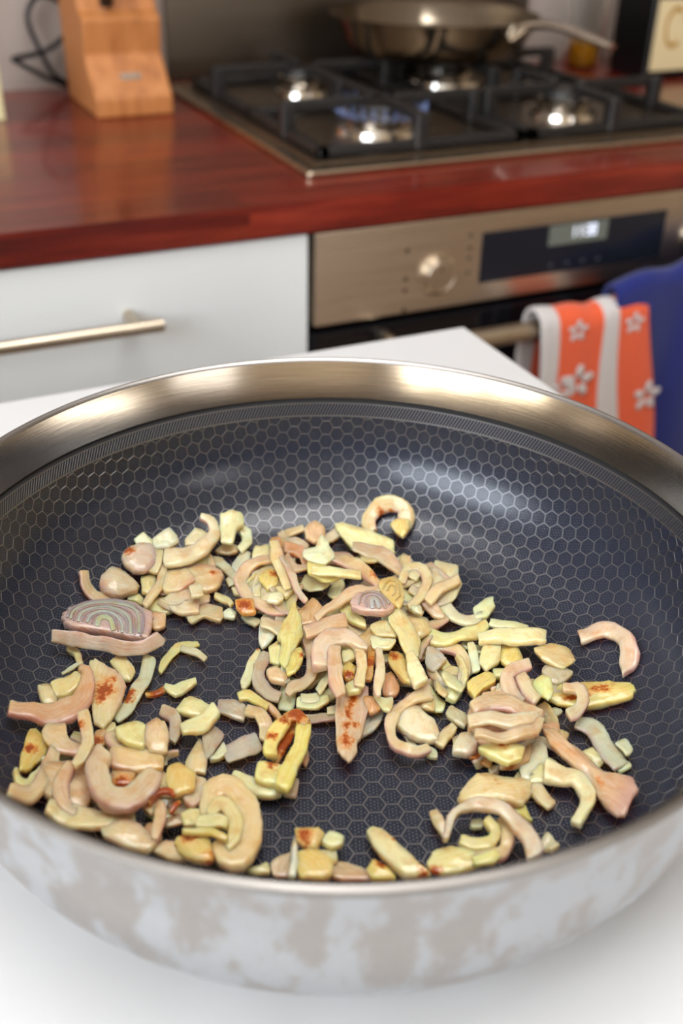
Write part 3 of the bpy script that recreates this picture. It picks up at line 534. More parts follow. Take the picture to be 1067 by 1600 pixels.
('S','garlic_slice','pale wedge-shaped garlic slice lying just below the golden hook','CE','gw',5,[],'',[[497,1093,79],[541,1085,83],[645,964,70],[712,852,63],[682,775,60],[635,719,60],[562,795,60],[487,889,60],[493,1021,65]],[]),
('R','shallot_sliver','greyish pink curved shallot sliver in the centre heap, third from left of four','CE','pg',3.2,[],'',[[522,898,80,473,817,80],[544,882,80,492,797,80],[567,867,80,511,776,80],[590,849,80,527,757,80],[609,827,80,540,739,80],[626,797,80,552,715,80],[637,763,80,561,691,80],[643,727,80,569,664,80],[646,689,80,576,637,80],[645,649,80,582,608,80],[641,609,80,588,575,80],[638,571,80,594,543,80]],[]),
('S','shallot_scrap','white flat shallot scrap in the centre heap, leftmost of two','CE','wh',3,[],'',[[661,738,40],[736,773,40],[744,672,40],[670,638,40]],[]),
('R','shallot_sliver','pink curved shallot sliver in the centre heap, sixth from left of seven','CE','pk',3.2,[],'',[[569,522,80,593,490,80],[595,556,80,618,520,80],[627,592,80,638,542,80],[666,615,80,657,552,80],[705,624,80,678,556,80],[735,610,80,688,550,80],[749,572,80,694,531,80],[747,526,80,692,510,80],[730,475,80,684,488,80],[701,429,80,668,462,80],[671,396,80,650,441,80],[639,367,80,624,417,80],[608,342,80,598,395,80],[578,322,80,573,376,80],[549,308,80,547,358,80],[521,293,80,519,340,80]],[]),
('S','shallot_shell','broad translucent pale pink shell at the right of the centre heap','CE','pw',3.5,[],'',[[786,595,60],[829,623,60],[914,540,60],[872,469,60],[846,393,60],[731,289,60],[654,295,60],[652,420,60]],[]),
('R','shallot_sliver','pink curved shallot sliver in the centre heap, rightmost of seven','CE','pk',3.2,[],'',[[610,334,100,621,283,100],[637,359,100,648,300,100],[668,385,100,673,315,100],[705,405,100,698,328,100],[736,415,100,721,337,100],[767,421,100,750,347,100],[797,426,100,781,357,100],[827,432,100,812,367,100]],[]),
('R','shallot_sliver','pale pink curved shallot sliver in the centre heap, rightmost of two','CE','pw',4,[],'',[[757,367,40,692,374,40],[744,334,40,675,335,40],[736,309,40,660,288,40],[733,289,40,660,247,40],[734,263,40,667,212,40],[739,241,40,680,183,40],[751,223,40,697,160,40],[765,207,40,718,141,40],[778,197,40,744,129,40],[797,194,40,779,135,40],[822,194,40,809,146,40]],[]),
('S','garlic_bit','greenish white garlic bit in the centre heap, rightmost of two','CE','gw',3,[],'',[[805,233,50],[860,249,50],[909,269,50],[942,262,50],[912,200,50],[839,140,50],[769,157,50]],[]),
('S','shallot_core','yellow-orange coiled shallot core beside the purple slice','CE','ye',5,[],'',[[429,460,130],[474,496,130],[523,489,130],[541,440,130],[503,335,130],[438,259,130],[418,319,130],[416,399,130]],[('ob',[[433,421,148,436,414,148],[461,453,148,463,444,148],[492,466,148,489,455,148],[515,452,148,507,444,148],[514,413,148,505,411,148],[500,372,148,493,373,148],[480,333,148,476,340,148],[449,314,148,449,323,148]]),('ob',[[446,402,148,450,396,148],[465,423,148,466,415,148],[483,430,148,479,421,148],[494,414,148,486,409,148],[485,387,148,478,389,148],[471,362,148,468,368,148],[452,350,148,452,358,148]])]),
('S','shallot_slice','small purple-pink ringed shallot slice on top of the centre heap','CE','li',6,[],'',[[254,391,140],[310,429,140],[367,407,140],[412,360,140],[419,258,140],[356,249,140],[276,290,140],[238,348,140]],[('lid',[[292,312,162,302,312,162],[303,352,162,312,348,162],[328,382,162,329,370,162],[359,390,162,354,376,162],[380,374,162,370,362,162],[388,344,162,377,337,162],[383,307,162,371,304,162],[375,270,162,363,268,162]]),('li2',[[307,293,162,326,290,162],[318,320,162,336,316,162],[332,349,162,342,331,162],[363,364,162,350,337,162],[368,336,162,347,329,162],[361,308,162,341,305,162],[354,281,162,334,278,162]]),('lid',[[273,348,162,279,342,162],[295,381,162,300,373,162],[321,406,162,322,394,162],[352,414,162,348,401,162],[374,405,162,367,394,162],[394,387,162,385,377,162],[403,361,162,394,354,162],[404,328,162,394,322,162],[404,294,162,394,289,162]])]),
('R','shallot_sliver','pink curved shallot sliver in the centre heap, fourth from left of seven','CE','pk',3.2,[],'',[[77,389,120,81,338,120],[101,406,120,106,351,120],[126,423,120,130,364,120],[152,440,120,155,377,120],[178,455,120,179,389,120],[206,469,120,205,402,120],[234,481,120,230,413,120],[261,491,120,253,423,120],[288,499,120,277,431,120],[315,504,120,298,436,120],[343,504,120,322,438,120],[367,500,120,342,436,120],[390,493,120,364,433,120],[413,485,120,387,427,120],[436,476,120,411,421,120],[458,469,120,435,416,120]],[]),
('S','shallot_scrap','cream flat shallot scrap in the centre heap, fourth from left of seven','CE','cr',3.5,[],'',[[220,447,80],[295,482,80],[284,368,80],[287,289,80],[267,248,80],[215,346,80]],[]),
('S','garlic_slice','flat white garlic slice standing at the left edge of the centre heap','CE','wt',3.5,[],'',[[-98,588,40],[-27,571,40],[-45,487,40],[-104,399,40],[-180,346,40],[-189,386,40],[-140,502,40]],[]),
('S','garlic_slice','tall cream garlic slice leaning on the left of the centre heap','CE','cy',4,[],'',[[53,550,100],[16,395,100],[-15,295,100],[-108,202,100],[-171,125,100],[-174,184,100],[-114,301,100],[-126,330,100],[-56,426,100]],[]),
('S','shallot_scrap','creamy yellow flat shallot scrap in the centre heap, leftmost of two','CE','cy',3.5,[],'',[[-161,324,60],[-107,361,60],[-115,281,60],[-162,185,60],[-200,225,60],[-187,277,60]],[]),
('S','garlic_bit','yellow browned garlic bit in the centre heap, second from left of four','CE','ye',3.5,[[-70,175,100,20]],'',[[-160,159,100],[-102,226,100],[-50,227,100],[-70,155,100],[-134,93,100],[-180,90,100]],[]),
('R','shallot_sliver','greyish pink curved shallot sliver in the centre heap, leftmost of four','CE','pg',2.5,[],'',[[35,301,80,-18,297,80],[30,270,80,-26,266,80],[25,238,80,-33,236,80],[17,203,80,-40,209,80],[5,169,80,-49,183,80],[-8,135,80,-59,156,80],[-25,102,80,-69,132,80],[-46,71,80,-80,113,80],[-70,43,80,-94,96,80],[-95,22,80,-110,82,80],[-123,6,80,-124,73,80],[-150,1,80,-143,68,80],[-168,-1,80,-167,64,80],[-182,-5,80,-195,45,80],[-198,-14,80,-214,20,80]],[]),
('R','shallot_strip','translucent grey short shallot strip in the centre heap','CE','gy',2.5,[],'',[[-114,114,30,-162,157,30],[-128,86,30,-180,133,30],[-142,58,30,-198,108,30],[-156,31,30,-216,80,30],[-172,6,30,-230,53,30],[-188,-20,30,-244,24,30],[-204,-45,30,-258,-3,30]],[]),
('R','shallot_strip','greenish white short shallot strip in the centre heap, rightmost of two','CE','gw',3.2,[],'',[[-147,4,50,-167,-47,50],[-124,0,50,-146,-58,50],[-101,-3,50,-124,-70,50],[-80,-5,50,-99,-76,50],[-59,-5,50,-72,-75,50],[-34,-4,50,-45,-71,50],[-9,-3,50,-19,-66,50]],[]),
('R','shallot_strip','beige short shallot strip in the centre heap','CE','bg',3.2,[],'',[[-94,84,40,-93,41,40],[-79,92,40,-78,45,40],[-63,100,40,-63,50,40],[-48,107,40,-49,54,40],[-32,112,40,-34,60,40],[-17,115,40,-19,66,40],[-2,118,40,-4,73,40]],[]),
('S','shallot_scrap','pink-brown flat shallot scrap in the centre heap, leftmost of three','CE','pb',3.5,[],'',[[15,470,80],[151,557,80],[158,421,80],[88,375,80],[11,383,80]],[]),
('R','shallot_sliver','pink curved shallot sliver in the centre heap, second from left of seven','CE','pk',3.2,[],'',[[6,335,120,-8,254,120],[30,341,120,16,256,120],[55,347,120,40,258,120],[81,352,120,63,260,120],[107,355,120,85,262,120],[133,355,120,107,263,120],[157,352,120,130,263,120],[180,349,120,154,262,120],[203,345,120,177,262,120]],[]),
('R','shallot_arch','broad white-pink arch in the middle of the centre heap','CE','lw',6,[],'L',[[-73,63,130,-10,37,130],[-62,94,130,5,68,130],[-50,128,130,19,96,130],[-31,167,130,29,115,130],[-3,206,130,36,125,130],[33,235,130,49,137,130],[68,252,130,62,146,130],[103,255,130,73,150,130],[132,244,130,88,150,130],[154,225,130,104,144,130],[171,199,130,116,137,130],[180,166,130,127,119,130],[183,139,130,138,97,130],[188,115,130,154,77,130],[196,95,130,172,64,130]],[]),
('R','shallot_sliver','pink curved shallot sliver in the centre heap, third from left of seven','CE','pk',3.2,[],'',[[76,99,150,25,122,150],[63,69,150,10,92,150],[50,38,150,-5,62,150],[37,10,150,-19,32,150],[25,-20,150,-33,1,150],[12,-50,150,-47,-31,150],[1,-78,150,-59,-63,150],[-7,-97,150,-69,-96,150],[-14,-121,150,-72,-134,150],[-19,-145,150,-68,-161,150]],[]),
('R','shallot_sliver','pink curved shallot sliver in the centre heap, fifth from left of seven','CE','pk',3.2,[],'',[[176,91,130,133,93,130],[169,60,130,122,62,130],[160,26,130,113,34,130],[145,-12,130,100,7,130],[128,-42,130,89,-16,130],[109,-71,130,73,-44,130],[89,-99,130,56,-73,130],[71,-126,130,40,-101,130]],[]),
('S','shallot_scrap','cream flat shallot scrap in the centre heap, third from left of seven','CE','cr',3.5,[],'',[[91,128,100],[150,136,100],[137,74,100],[63,50,100]],[]),
('S','garlic_bit','yellow browned garlic bit in the centre heap, third from left of four','CE','ye',3.5,[[56,-14,90,26]],'',[[44,44,90],[100,64,90],[109,16,90],[77,-35,90],[30,-36,90]],[]),
('S','shallot_scrap','cream flat shallot scrap in the centre heap, fifth from left of seven','CE','cr',3.5,[],'',[[18,-72,110],[55,-57,110],[85,-91,110],[54,-139,110],[4,-117,110]],[]),
('R','shallot_sliver','orange-brown curved shallot sliver in the centre heap','CE','ob',3.2,[[172,17,100,39]],'',[[237,92,100,212,111,100],[217,59,100,191,80,100],[198,27,100,170,50,100],[181,-2,100,150,20,100],[163,-32,100,131,-12,100],[145,-61,100,115,-43,100],[128,-90,100,99,-73,100]],[]),
('R','shallot_sliver','pale pink curved shallot sliver in the centre heap, leftmost of two','CE','pw',3.2,[],'',[[247,40,140,214,51,140],[234,10,140,199,21,140],[221,-21,140,185,-9,140],[208,-52,140,171,-35,140],[192,-82,140,157,-61,140],[173,-112,140,140,-86,140],[157,-137,140,124,-112,140],[141,-160,140,108,-140,140],[124,-184,140,95,-169,140],[108,-208,140,84,-196,140]],[]),
('S','garlic_bit','greenish white garlic bit in the centre heap, leftmost of two','CE','gw',3,[],'',[[237,158,130],[287,113,130],[333,75,130],[273,38,130],[212,76,130]],[]),
('S','shallot_scrap','cream flat shallot scrap in the centre heap, rightmost of seven','CE','cr',3,[],'',[[281,248,100],[357,265,100],[377,158,100],[349,121,100],[274,166,100]],[]),
('S','shallot_scrap','creamy yellow flat shallot scrap in the centre heap, rightmost of two','CE','cy',3,[],'',[[374,260,120],[450,293,120],[448,176,120],[434,58,120],[370,-46,120],[327,-4,120],[346,108,120]],[]),
('R','garlic_stick',"pale greenish garlic stick pointing forward on the heap's right slope",'CE','gw',5,[],'',[[365,-18,120,317,-20,120],[359,-49,120,306,-51,120],[353,-79,120,294,-82,120],[347,-110,120,283,-114,120],[341,-140,120,274,-145,120],[334,-171,120,264,-176,120],[328,-201,120,255,-206,120]],[]),
('S','garlic_bit','yellow browned garlic bit in the centre heap, rightmost of four','CE','ye',3.5,[[292,33,80,29]],'',[[285,77,80],[340,42,80],[320,-42,80],[294,-165,80],[259,-128,80],[253,-2,80]],[]),
('S','shallot_scrap','pink-brown flat shallot scrap in the centre heap, rightmost of three','CE','pb',3.5,[],'',[[214,-16,40],[268,-5,40],[253,-110,40],[200,-151,40],[165,-114,40]],[]),
('S','shallot_tongue',"pink shallot tongue with dark brown scorch marks at the heap's front",'CE','pk',4,[[-34,-189,70,23],[-61,-261,70,26],[-107,-339,70,33],[-30,-265,70,16],[-124,-376,70,20],[22,-127,70,20]],'',[[-8,-32,70],[53,-49,70],[113,-84,70],[81,-179,70],[-6,-296,70],[-62,-351,70],[-88,-407,70],[-145,-443,70],[-159,-376,70],[-143,-325,70],[-93,-208,70]],[]),
('S','shallot_scrap','translucent grey flat shallot scrap in the centre heap, rightmost of three','CE','gy',2.5,[],'',[[67,-160,30],[137,-190,30],[77,-278,30],[-51,-312,30],[17,-231,30]],[]),
('S','shallot_scrap','pink-brown flat shallot scrap in the centre heap, second from left of three','CE','pb',3.5,[],'',[[68,-136,80],[108,-164,80],[99,-242,80],[37,-245,80]],[]),
('R','shallot_sliver','greyish pink curved shallot sliver in the centre heap, second from left of four','CE','pg',2.5,[],'',[[-173,-98,30,-185,-135,30],[-152,-103,30,-165,-141,30],[-131,-107,30,-145,-148,30],[-109,-113,30,-125,-154,30],[-89,-121,30,-106,-161,30],[-69,-129,30,-85,-167,30],[-49,-138,30,-65,-174,30]],[]),
('R','shallot_strip','greenish white short shallot strip in the centre heap, leftmost of two','CE','gw',3.2,[],'',[[-165,-11,50,-189,-60,50],[-147,-20,50,-173,-71,50],[-130,-28,50,-156,-84,50],[-114,-33,50,-136,-93,50],[-97,-37,50,-113,-96,50],[-78,-38,50,-90,-94,50],[-58,-40,50,-69,-92,50]],[]),
('R','shallot_ring','cream shallot ring curling round the white garlic oval','CE','pc',4,[],'',[[327,-253,70,347,-176,70],[304,-253,70,323,-179,70],[282,-253,70,299,-182,70],[260,-255,70,272,-187,70],[238,-259,70,247,-194,70],[215,-264,70,220,-201,70],[193,-270,70,192,-210,70],[174,-279,70,165,-223,70],[153,-293,70,137,-242,70],[135,-308,70,110,-263,70],[121,-323,70,86,-289,70],[111,-339,70,66,-322,70],[103,-359,70,54,-357,70],[97,-381,70,48,-389,70],[94,-401,70,49,-419,70],[95,-422,70,54,-447,70],[100,-440,70,64,-471,70],[109,-455,70,79,-491,70],[122,-466,70,97,-506,70],[135,-472,70,119,-515,70],[153,-471,70,146,-513,70],[174,-468,70,169,-508,70]],[]),
('S','shallot_scrap','cream flat shallot scrap in the centre heap, sixth from left of seven','CE','cr',3,[],'',[[108,-135,90],[130,-197,90],[172,-205,90],[121,-275,90],[94,-253,90],[95,-192,90]],[]),
('S','shallot_scrap','white flat shallot scrap in the centre heap, rightmost of two','CE','wh',3,[],'',[[194,-437,25],[219,-486,25],[198,-517,25],[165,-489,25]],[]),
('S','garlic_slice','white oval garlic slice lying inside the cream shallot ring','CE','wt',6,[[249,-410,50,14]],'',[[154,-253,50],[218,-219,50],[255,-266,50],[279,-348,50],[273,-414,50],[237,-456,50],[184,-438,50],[142,-376,50],[122,-299,50]],[]),
('S','shallot_scrap','beige flat shallot scrap in the centre heap, rightmost of three','CE','bg',3.5,[],'',[[246,-218,40],[304,-213,40],[355,-214,40],[312,-297,40],[258,-254,40]],[]),
('R','shallot_sliver','greyish pink curved shallot sliver in the centre heap, rightmost of four','CE','pg',2.5,[],'',[[161,-295,22,131,-316,22],[167,-312,22,135,-334,22],[173,-330,22,139,-350,22],[177,-351,22,141,-366,22],[176,-373,22,141,-382,22],[172,-395,22,139,-401,22],[169,-415,22,138,-421,22]],[]),
('R','shallot_sliver','greenish white browned curved shallot sliver in the centre heap','CE','gw',3.5,[[-203,364,30,16]],'',[[-195,347,30,-209,370,30],[-215,315,30,-233,344,30],[-235,284,30,-257,318,30],[-254,255,30,-279,293,30],[-275,225,30,-303,264,30],[-295,194,30,-325,234,30],[-310,174,30,-344,206,30],[-334,153,30,-350,165,30]],[]),
('R','shallot_sliver','lilac-grey curved shallot sliver in the centre heap','CE','lg',3,[],'',[[-164,287,50,-192,334,50],[-183,260,50,-214,310,50],[-202,235,50,-235,284,50],[-219,210,50,-255,258,50],[-236,184,50,-277,228,50],[-245,166,50,-298,190,50],[-248,154,50,-309,143,50],[-246,134,50,-309,102,50],[-242,111,50,-302,67,50],[-237,92,50,-291,37,50],[-228,73,50,-274,16,50],[-217,51,50,-258,-1,50]],[]),
('S','shallot_scrap','beige flat shallot scrap in the centre heap, leftmost of three','CE','bg',3.5,[],'',[[-244,176,70],[-177,191,70],[-161,118,70],[-190,66,70],[-240,109,70]],[]),
('S','shallot_scrap','pink flat shallot scrap right of the centre heap, leftmost of two','RT','pk',3.5,[],'',[[593,351,60],[667,372,60],[648,197,60],[603,242,60]],[]),
('S','shallot_scrap','translucent grey flat shallot scrap right of the centre heap, leftmost of two','RT','gy',3.5,[],'',[[513,314,30],[595,255,30],[568,206,30],[501,259,30]],[]),
('S','shallot_scrap','white flat shallot scrap right of the centre heap','RT','wh',3.5,[],'',[[512,301,100],[567,289,100],[536,217,100],[503,268,100]],[]),
('S','shallot_scrap','pinkish cream flat shallot scrap right of the centre heap','RT','pc',3.5,[],'',[[464,258,80],[544,198,80],[526,120,80],[456,101,80],[411,157,80]],[]),
('R','shallot_strip','pinkish cream short shallot strip right of the centre heap','RT','pc',3.2,[],'',[[449,107,90,381,113,90],[444,91,90,373,97,90],[440,73,90,366,83,90],[432,53,90,361,72,90],[421,34,90,357,60,90],[409,19,90,353,46,90],[398,5,90,347,30,90]],[]),
('S','shallot_scrap','beige flat shallot scrap right of the centre heap','RT','bg',3.5,[],'',[[481,149,40],[524,119,40],[493,64,40],[451,93,40]],[]),
('R','shallot_sliver','creamy yellow curved shallot sliver right of the centre heap','RT','cy',4,[],'',[[537,151,60,489,66,60],[559,143,60,509,55,60],[580,136,60,528,44,60],[600,129,60,548,34,60],[621,121,60,570,27,60],[639,113,60,593,21,60],[658,107,60,620,18,60],[679,104,60,648,19,60],[703,104,60,677,22,60],[728,104,60,706,28,60],[749,106,60,735,35,60],[774,110,60,767,50,60],[799,115,60,794,65,60]],[]),
('R','garlic_stick','long pale yellow garlic stick pointing right out of the heap','RT','gw',5.5,[],'',[[711,23,90,675,-43,90],[734,18,90,696,-52,90],[757,14,90,716,-60,90],[781,9,90,737,-68,90],[804,3,90,757,-77,90],[827,-4,90,776,-86,90],[850,-12,90,796,-96,90],[872,-20,90,815,-106,90],[893,-28,90,835,-116,90],[913,-36,90,855,-125,90],[934,-46,90,876,-134,90],[955,-55,90,896,-142,90],[975,-65,90,917,-150,90],[995,-75,90,938,-158,90]],[]),
('R','shallot_sliver','greenish white curved shallot sliver right of the centre heap','RT','gw',3.2,[],'',[[837,111,70,802,69,70],[856,97,70,817,49,70],[877,81,70,834,29,70],[895,62,70,853,12,70],[913,43,70,874,-4,70],[931,21,70,896,-20,70],[948,1,70,917,-36,70]],[]),
('S','shallot_scrap','cream flat shallot scrap right of the centre heap','RT','cr',4,[],'',[[693,-33,60],[781,-58,60],[716,-148,60],[627,-183,60],[618,-128,60]],[]),
('S','garlic_bit','yellow garlic bit right of the centre heap, rightmost of two','RT','ye',4,[],'',[[785,-47,50],[859,-68,50],[808,-198,50],[738,-202,50],[714,-146,50]],[]),
('R','shallot_sliver','bright white curved shallot sliver right of the centre heap','RT','wt',3.2,[],'',[[677,4,50,640,0,50],[671,-23,50,631,-27,50],[664,-51,50,622,-53,50],[654,-80,50,613,-77,50],[641,-109,50,602,-100,50],[626,-135,50,590,-125,50],[611,-160,50,577,-150,50]],[]),
('R','shallot_sliver','pinkish cream curved shallot sliver right of the centre heap','RT','pc',4,[],'',[[541,85,40,512,37,40],[563,75,40,532,25,40],[586,65,40,550,13,40],[607,48,40,561,-1,40],[622,21,40,567,-21,40],[629,-12,40,568,-41,40],[626,-52,40,564,-60,40],[612,-94,40,555,-81,40],[588,-133,40,542,-103,40],[562,-162,40,527,-124,40],[536,-188,40,506,-151,40],[512,-212,40,484,-178,40]],[]),
('S','garlic_chunk','bright yellow garlic chunk between the heap and the pink bundle','RT','yb',6,[],'',[[498,-216,40],[641,-158,40],[657,-198,40],[632,-253,40],[547,-269,40],[494,-304,40]],[]),
('S','garlic_bit','greenish white garlic bit right of the centre heap, leftmost of two','RT','gw',5,[],'',[[444,-157,30],[482,-162,30],[491,-230,30],[423,-278,30],[393,-240,30]],[]),
('S','garlic_bit','greenish white garlic bit right of the centre heap, rightmost of two','RT','gw',4,[],'',[[670,-163,30],[728,-178,30],[703,-230,30],[652,-218,30]],[]),
('S','shallot_scrap','translucent grey flat shallot scrap right of the centre heap, rightmost of two','RT','gy',3,[],'',[[469,52,80],[503,-35,80],[506,-59,80],[407,-119,80],[393,-56,80]],[]),
('S','garlic_bit','yellow garlic bit right of the centre heap, leftmost of two','RT','ye',3.5,[],'',[[516,-9,40],[513,-87,40],[465,-99,40],[465,-55,40]],[]),
('S','shallot_scrap','pink flat shallot scrap right of the centre heap, rightmost of two','RT','pk',3.5,[],'',[[419,-85,40],[460,-114,40],[427,-186,40],[372,-184,40]],[]),
('R','shallot_crescent','lone pink-white C-shaped shallot crescent near the right wall','RT','lp',4.5,[],'L',[[1171,-87,47,1135,-181,43],[1192,-90,53,1157,-183,47],[1213,-95,59,1177,-184,52],[1235,-103,67,1194,-188,57],[1254,-116,76,1210,-196,62],[1272,-131,85,1224,-206,68],[1288,-151,95,1236,-217,74],[1300,-177,104,1241,-229,77],[1308,-209,112,1244,-245,80],[1310,-245,118,1243,-263,81],[1306,-282,120,1240,-278,81],[1297,-320,120,1233,-295,80],[1283,-356,117,1224,-311,77],[1262,-391,110,1218,-321,76],[1236,-415,99,1209,-332,73],[1214,-429,89,1191,-350,68],[1194,-438,82,1172,-374,64],[1172,-443,73,1156,-403,62],[1148,-448,65,1142,-432,61]],[]),
('S','garlic_slice','long yellow garlic slice with a brown streak pointing to the right wall','RB','yb',4.5,[[1020,-476,44,29],[982,-465,41,26],[931,-462,40,26],[858,-460,40,23]],'',[[772,-404,40],[869,-361,40],[974,-395,40],[1082,-446,52],[1132,-511,73],[1122,-561,78],[1078,-580,67],[992,-554,46],[883,-520,40],[796,-467,40]],[]),
('R','shallot_hook','pink shallot hook lying across the long browned garlic slice','RB','lp',4,[],'',[[866,-408,90,834,-447,90],[887,-417,90,851,-462,90],[911,-430,90,864,-474,90],[924,-458,90,865,-484,90],[918,-499,90,858,-501,90],[893,-541,90,851,-510,90],[856,-571,90,837,-522,90],[821,-591,90,818,-534,90],[788,-602,90,798,-539,90],[760,-608,90,774,-543,90]],[]),
('S','shallot_scrap','beige flat shallot scrap in the right bundle, leftmost of two','RB','bg',3,[],'',[[873,-157,70],[966,-150,70],[1035,-216,70],[1010,-287,70],[938,-302,70],[870,-226,70]],[]),
('S','shallot_scrap','translucent grey flat shallot scrap in the right bundle, rightmost of three','RB','gy',3,[],'',[[913,-220,40],[954,-272,40],[976,-328,40],[907,-365,40],[849,-350,40],[850,-261,40]],[]),
('S','shallot_scrap','creamy yellow flat shallot scrap in the right bundle','RB','cy',3,[],'',[[733,-346,100],[807,-323,100],[822,-363,100],[780,-442,100],[733,-480,100],[720,-427,100]],[]),
('R','shallot_sliver','pink curved shallot sliver in the right bundle','RB','pk',4,[],'',[[778,-280,90,806,-219,90],[753,-280,90,782,-215,90],[729,-281,90,756,-210,90],[713,-285,90,725,-212,90],[695,-294,90,687,-226,90],[681,-304,90,648,-254,90],[678,-310,90,616,-295,90],[672,-326,90,602,-336,90],[666,-351,90,597,-370,90],[661,-373,90,597,-400,90],[658,-397,90,604,-425,90],[656,-422,90,611,-446,90]],[]),
('R','shallot_strip','pale pink short shallot strip in the right bundle','RB','pw',4,[],'',[[732,-318,110,678,-323,110],[725,-344,110,669,-349,110],[719,-368,110,659,-376,110],[714,-387,110,651,-404,110],[712,-405,110,650,-433,110],[712,-425,110,654,-455,110],[712,-447,110,658,-475,110]],[]),
('S','shallot_scrap','translucent grey flat shallot scrap in the right bundle, second from left of three','RB','gy',3.5,[],'',[[722,-457,30],[789,-467,30],[799,-501,30],[753,-519,30],[714,-493,30]],[]),
('S','shallot_scrap','pink flat shallot scrap in the right bundle, rightmost of three','RB','pk',10,[],'',[[414,-384,70],[518,-317,70],[593,-339,70],[651,-426,70],[690,-524,70],[620,-592,70],[521,-624,70],[362,-573,70],[358,-477,70]],[]),
('R','shallot_sliver','uppermost pink-white fold of the thick bundle at the right','RB','pw',4,[],'',[[413,-394,130,402,-457,130],[438,-387,130,426,-455,130],[464,-378,130,449,-452,130],[493,-372,130,468,-451,130],[523,-373,130,479,-453,130],[548,-386,130,490,-460,130],[565,-403,130,501,-471,130],[579,-419,130,515,-486,130],[592,-435,130,528,-501,130],[605,-453,130,542,-515,130],[617,-470,130,555,-530,130],[627,-487,130,568,-544,130],[637,-506,130,584,-558,130],[645,-525,130,600,-569,130],[653,-544,130,616,-580,130]],[]),
('R','shallot_sliver','middle white fold of the thick bundle at the right','RB','wh',4,[],'',[[360,-470,150,338,-523,150],[381,-471,150,357,-528,150],[403,-472,150,376,-532,150],[426,-475,150,393,-537,150],[448,-482,150,407,-544,150],[467,-494,150,420,-554,150],[484,-506,150,434,-567,150],[498,-518,150,450,-580,150],[512,-526,150,468,-591,150],[529,-534,150,490,-598,150],[546,-541,150,512,-603,150],[563,-548,150,533,-606,150],[581,-554,150,556,-607,150],[599,-560,150,580,-605,150],[617,-565,150,602,-602,150]],[]),
('R','shallot_sliver','lowest pink fold wrapping the thick bundle at the right','RB','lp',4,[],'',[[341,-559,160,311,-597,160],[357,-570,160,325,-610,160],[372,-581,160,339,-623,160],[388,-591,160,355,-635,160],[403,-599,160,372,-646,160],[420,-605,160,392,-654,160],[438,-610,160,412,-660,160],[457,-614,160,434,-664,160],[477,-616,160,455,-667,160],[497,-619,160,477,-669,160],[519,-620,160,501,-670,160],[539,-619,160,526,-668,160],[553,-618,160,554,-661,160],[571,-608,160,583,-642,160],[592,-595,160,606,-622,160]],[]),
('S','shallot_scrap','creamy yellow browned flat shallot scrap in the right bundle','RB','cy',5,[[413,-635,110,23]],'',[[320,-597,110],[410,-610,110],[486,-670,110],[454,-718,110],[378,-720,110],[337,-667,110]],[]),
('R','shallot_sliver','pink-brown curved shallot sliver in the right bundle','RB','pb',3.2,[[416,-689,60,26]],'',[[386,-668,60,374,-695,60],[408,-671,60,395,-701,60],[430,-672,60,418,-706,60],[452,-670,60,443,-706,60],[476,-665,60,472,-703,60],[492,-659,60,504,-692,60],[506,-646,60,532,-664,60],[523,-623,60,549,-636,60]],[]),
('S','shallot_scrap','lilac-white flat shallot scrap in the right bundle','RB','wl',5,[],'',[[257,-530,80],[315,-480,80],[373,-487,80],[359,-547,80],[323,-595,80],[273,-591,80],[240,-559,80]],[]),
('R','shallot_strip','scorched dark orange scrap under the front of the thick right bundle','RB','ob',3.2,[[331,-590,50,39]],'',[[309,-550,50,286,-583,50],[325,-555,50,298,-594,50],[342,-561,50,309,-604,50],[358,-573,50,317,-614,50],[367,-590,50,325,-625,50],[373,-607,50,335,-637,50],[379,-624,50,345,-651,50]],[]),
('S','shallot_scrap','pink flat shallot scrap in the right bundle, leftmost of three','RB','pk',3.5,[],'',[[356,-635,25],[404,-656,25],[381,-679,25],[348,-672,25]],[]),
('S','shallot_scrap','translucent grey flat shallot scrap in the right bundle, leftmost of three','RB','gy',3.5,[],'',[[342,-328,40],[393,-294,40],[425,-374,40],[375,-432,40],[352,-392,40]],[]),
('R','shallot_strip','pinkish cream short shallot strip in the right bundle, leftmost of two','RB','pc',4,[],'',[[341,-427,40,337,-380,40],[324,-436,40,320,-386,40],[309,-445,40,301,-394,40],[296,-454,40,280,-406,40],[282,-464,40,262,-420,40],[267,-477,40,245,-435,40],[251,-489,40,230,-449,40]],[]),
('S','shallot_scrap','pink flat shallot scrap in the right bundle, second from left of three','RB','pk',3.5,[],'',[[604,-295,80],[653,-295,80],[612,-360,80],[573,-332,80]],[]),
('S','shallot_strip','long beige-pink shallot strip with brown cracks slanting to the right rim','RB','pb2',5,[[664,-918,65,18],[658,-961,70,16],[658,-1011,81,20],[657,-627,60,26]],'',[[643,-581,60],[686,-599,60],[686,-679,60],[715,-750,60],[725,-862,64],[759,-917,76],[783,-962,93],[753,-1025,107],[645,-1096,106],[617,-1087,96],[619,-1002,73],[643,-849,60],[620,-718,60],[620,-650,60]],[]),
('R','shallot_skin','translucent greyish wavy onion skin strip near the right wall','RB','lg',2.5,[],'',[[842,-553,35,791,-608,35],[861,-564,35,804,-624,35],[883,-579,35,813,-636,35],[895,-608,36,814,-646,35],[892,-642,37,810,-660,35],[886,-670,38,803,-685,35],[882,-693,39,796,-713,35],[881,-715,40,790,-740,36],[880,-740,43,785,-766,36],[877,-765,45,781,-789,37],[872,-791,48,777,-813,39],[865,-817,51,775,-836,41],[858,-842,55,773,-860,44]],[]),
('S','shallot_scrap','white flat shallot scrap in the right bundle, rightmost of two','RB','wh',2.5,[],'',[[865,-749,57],[917,-753,65],[901,-823,75],[855,-832,67]],[]),
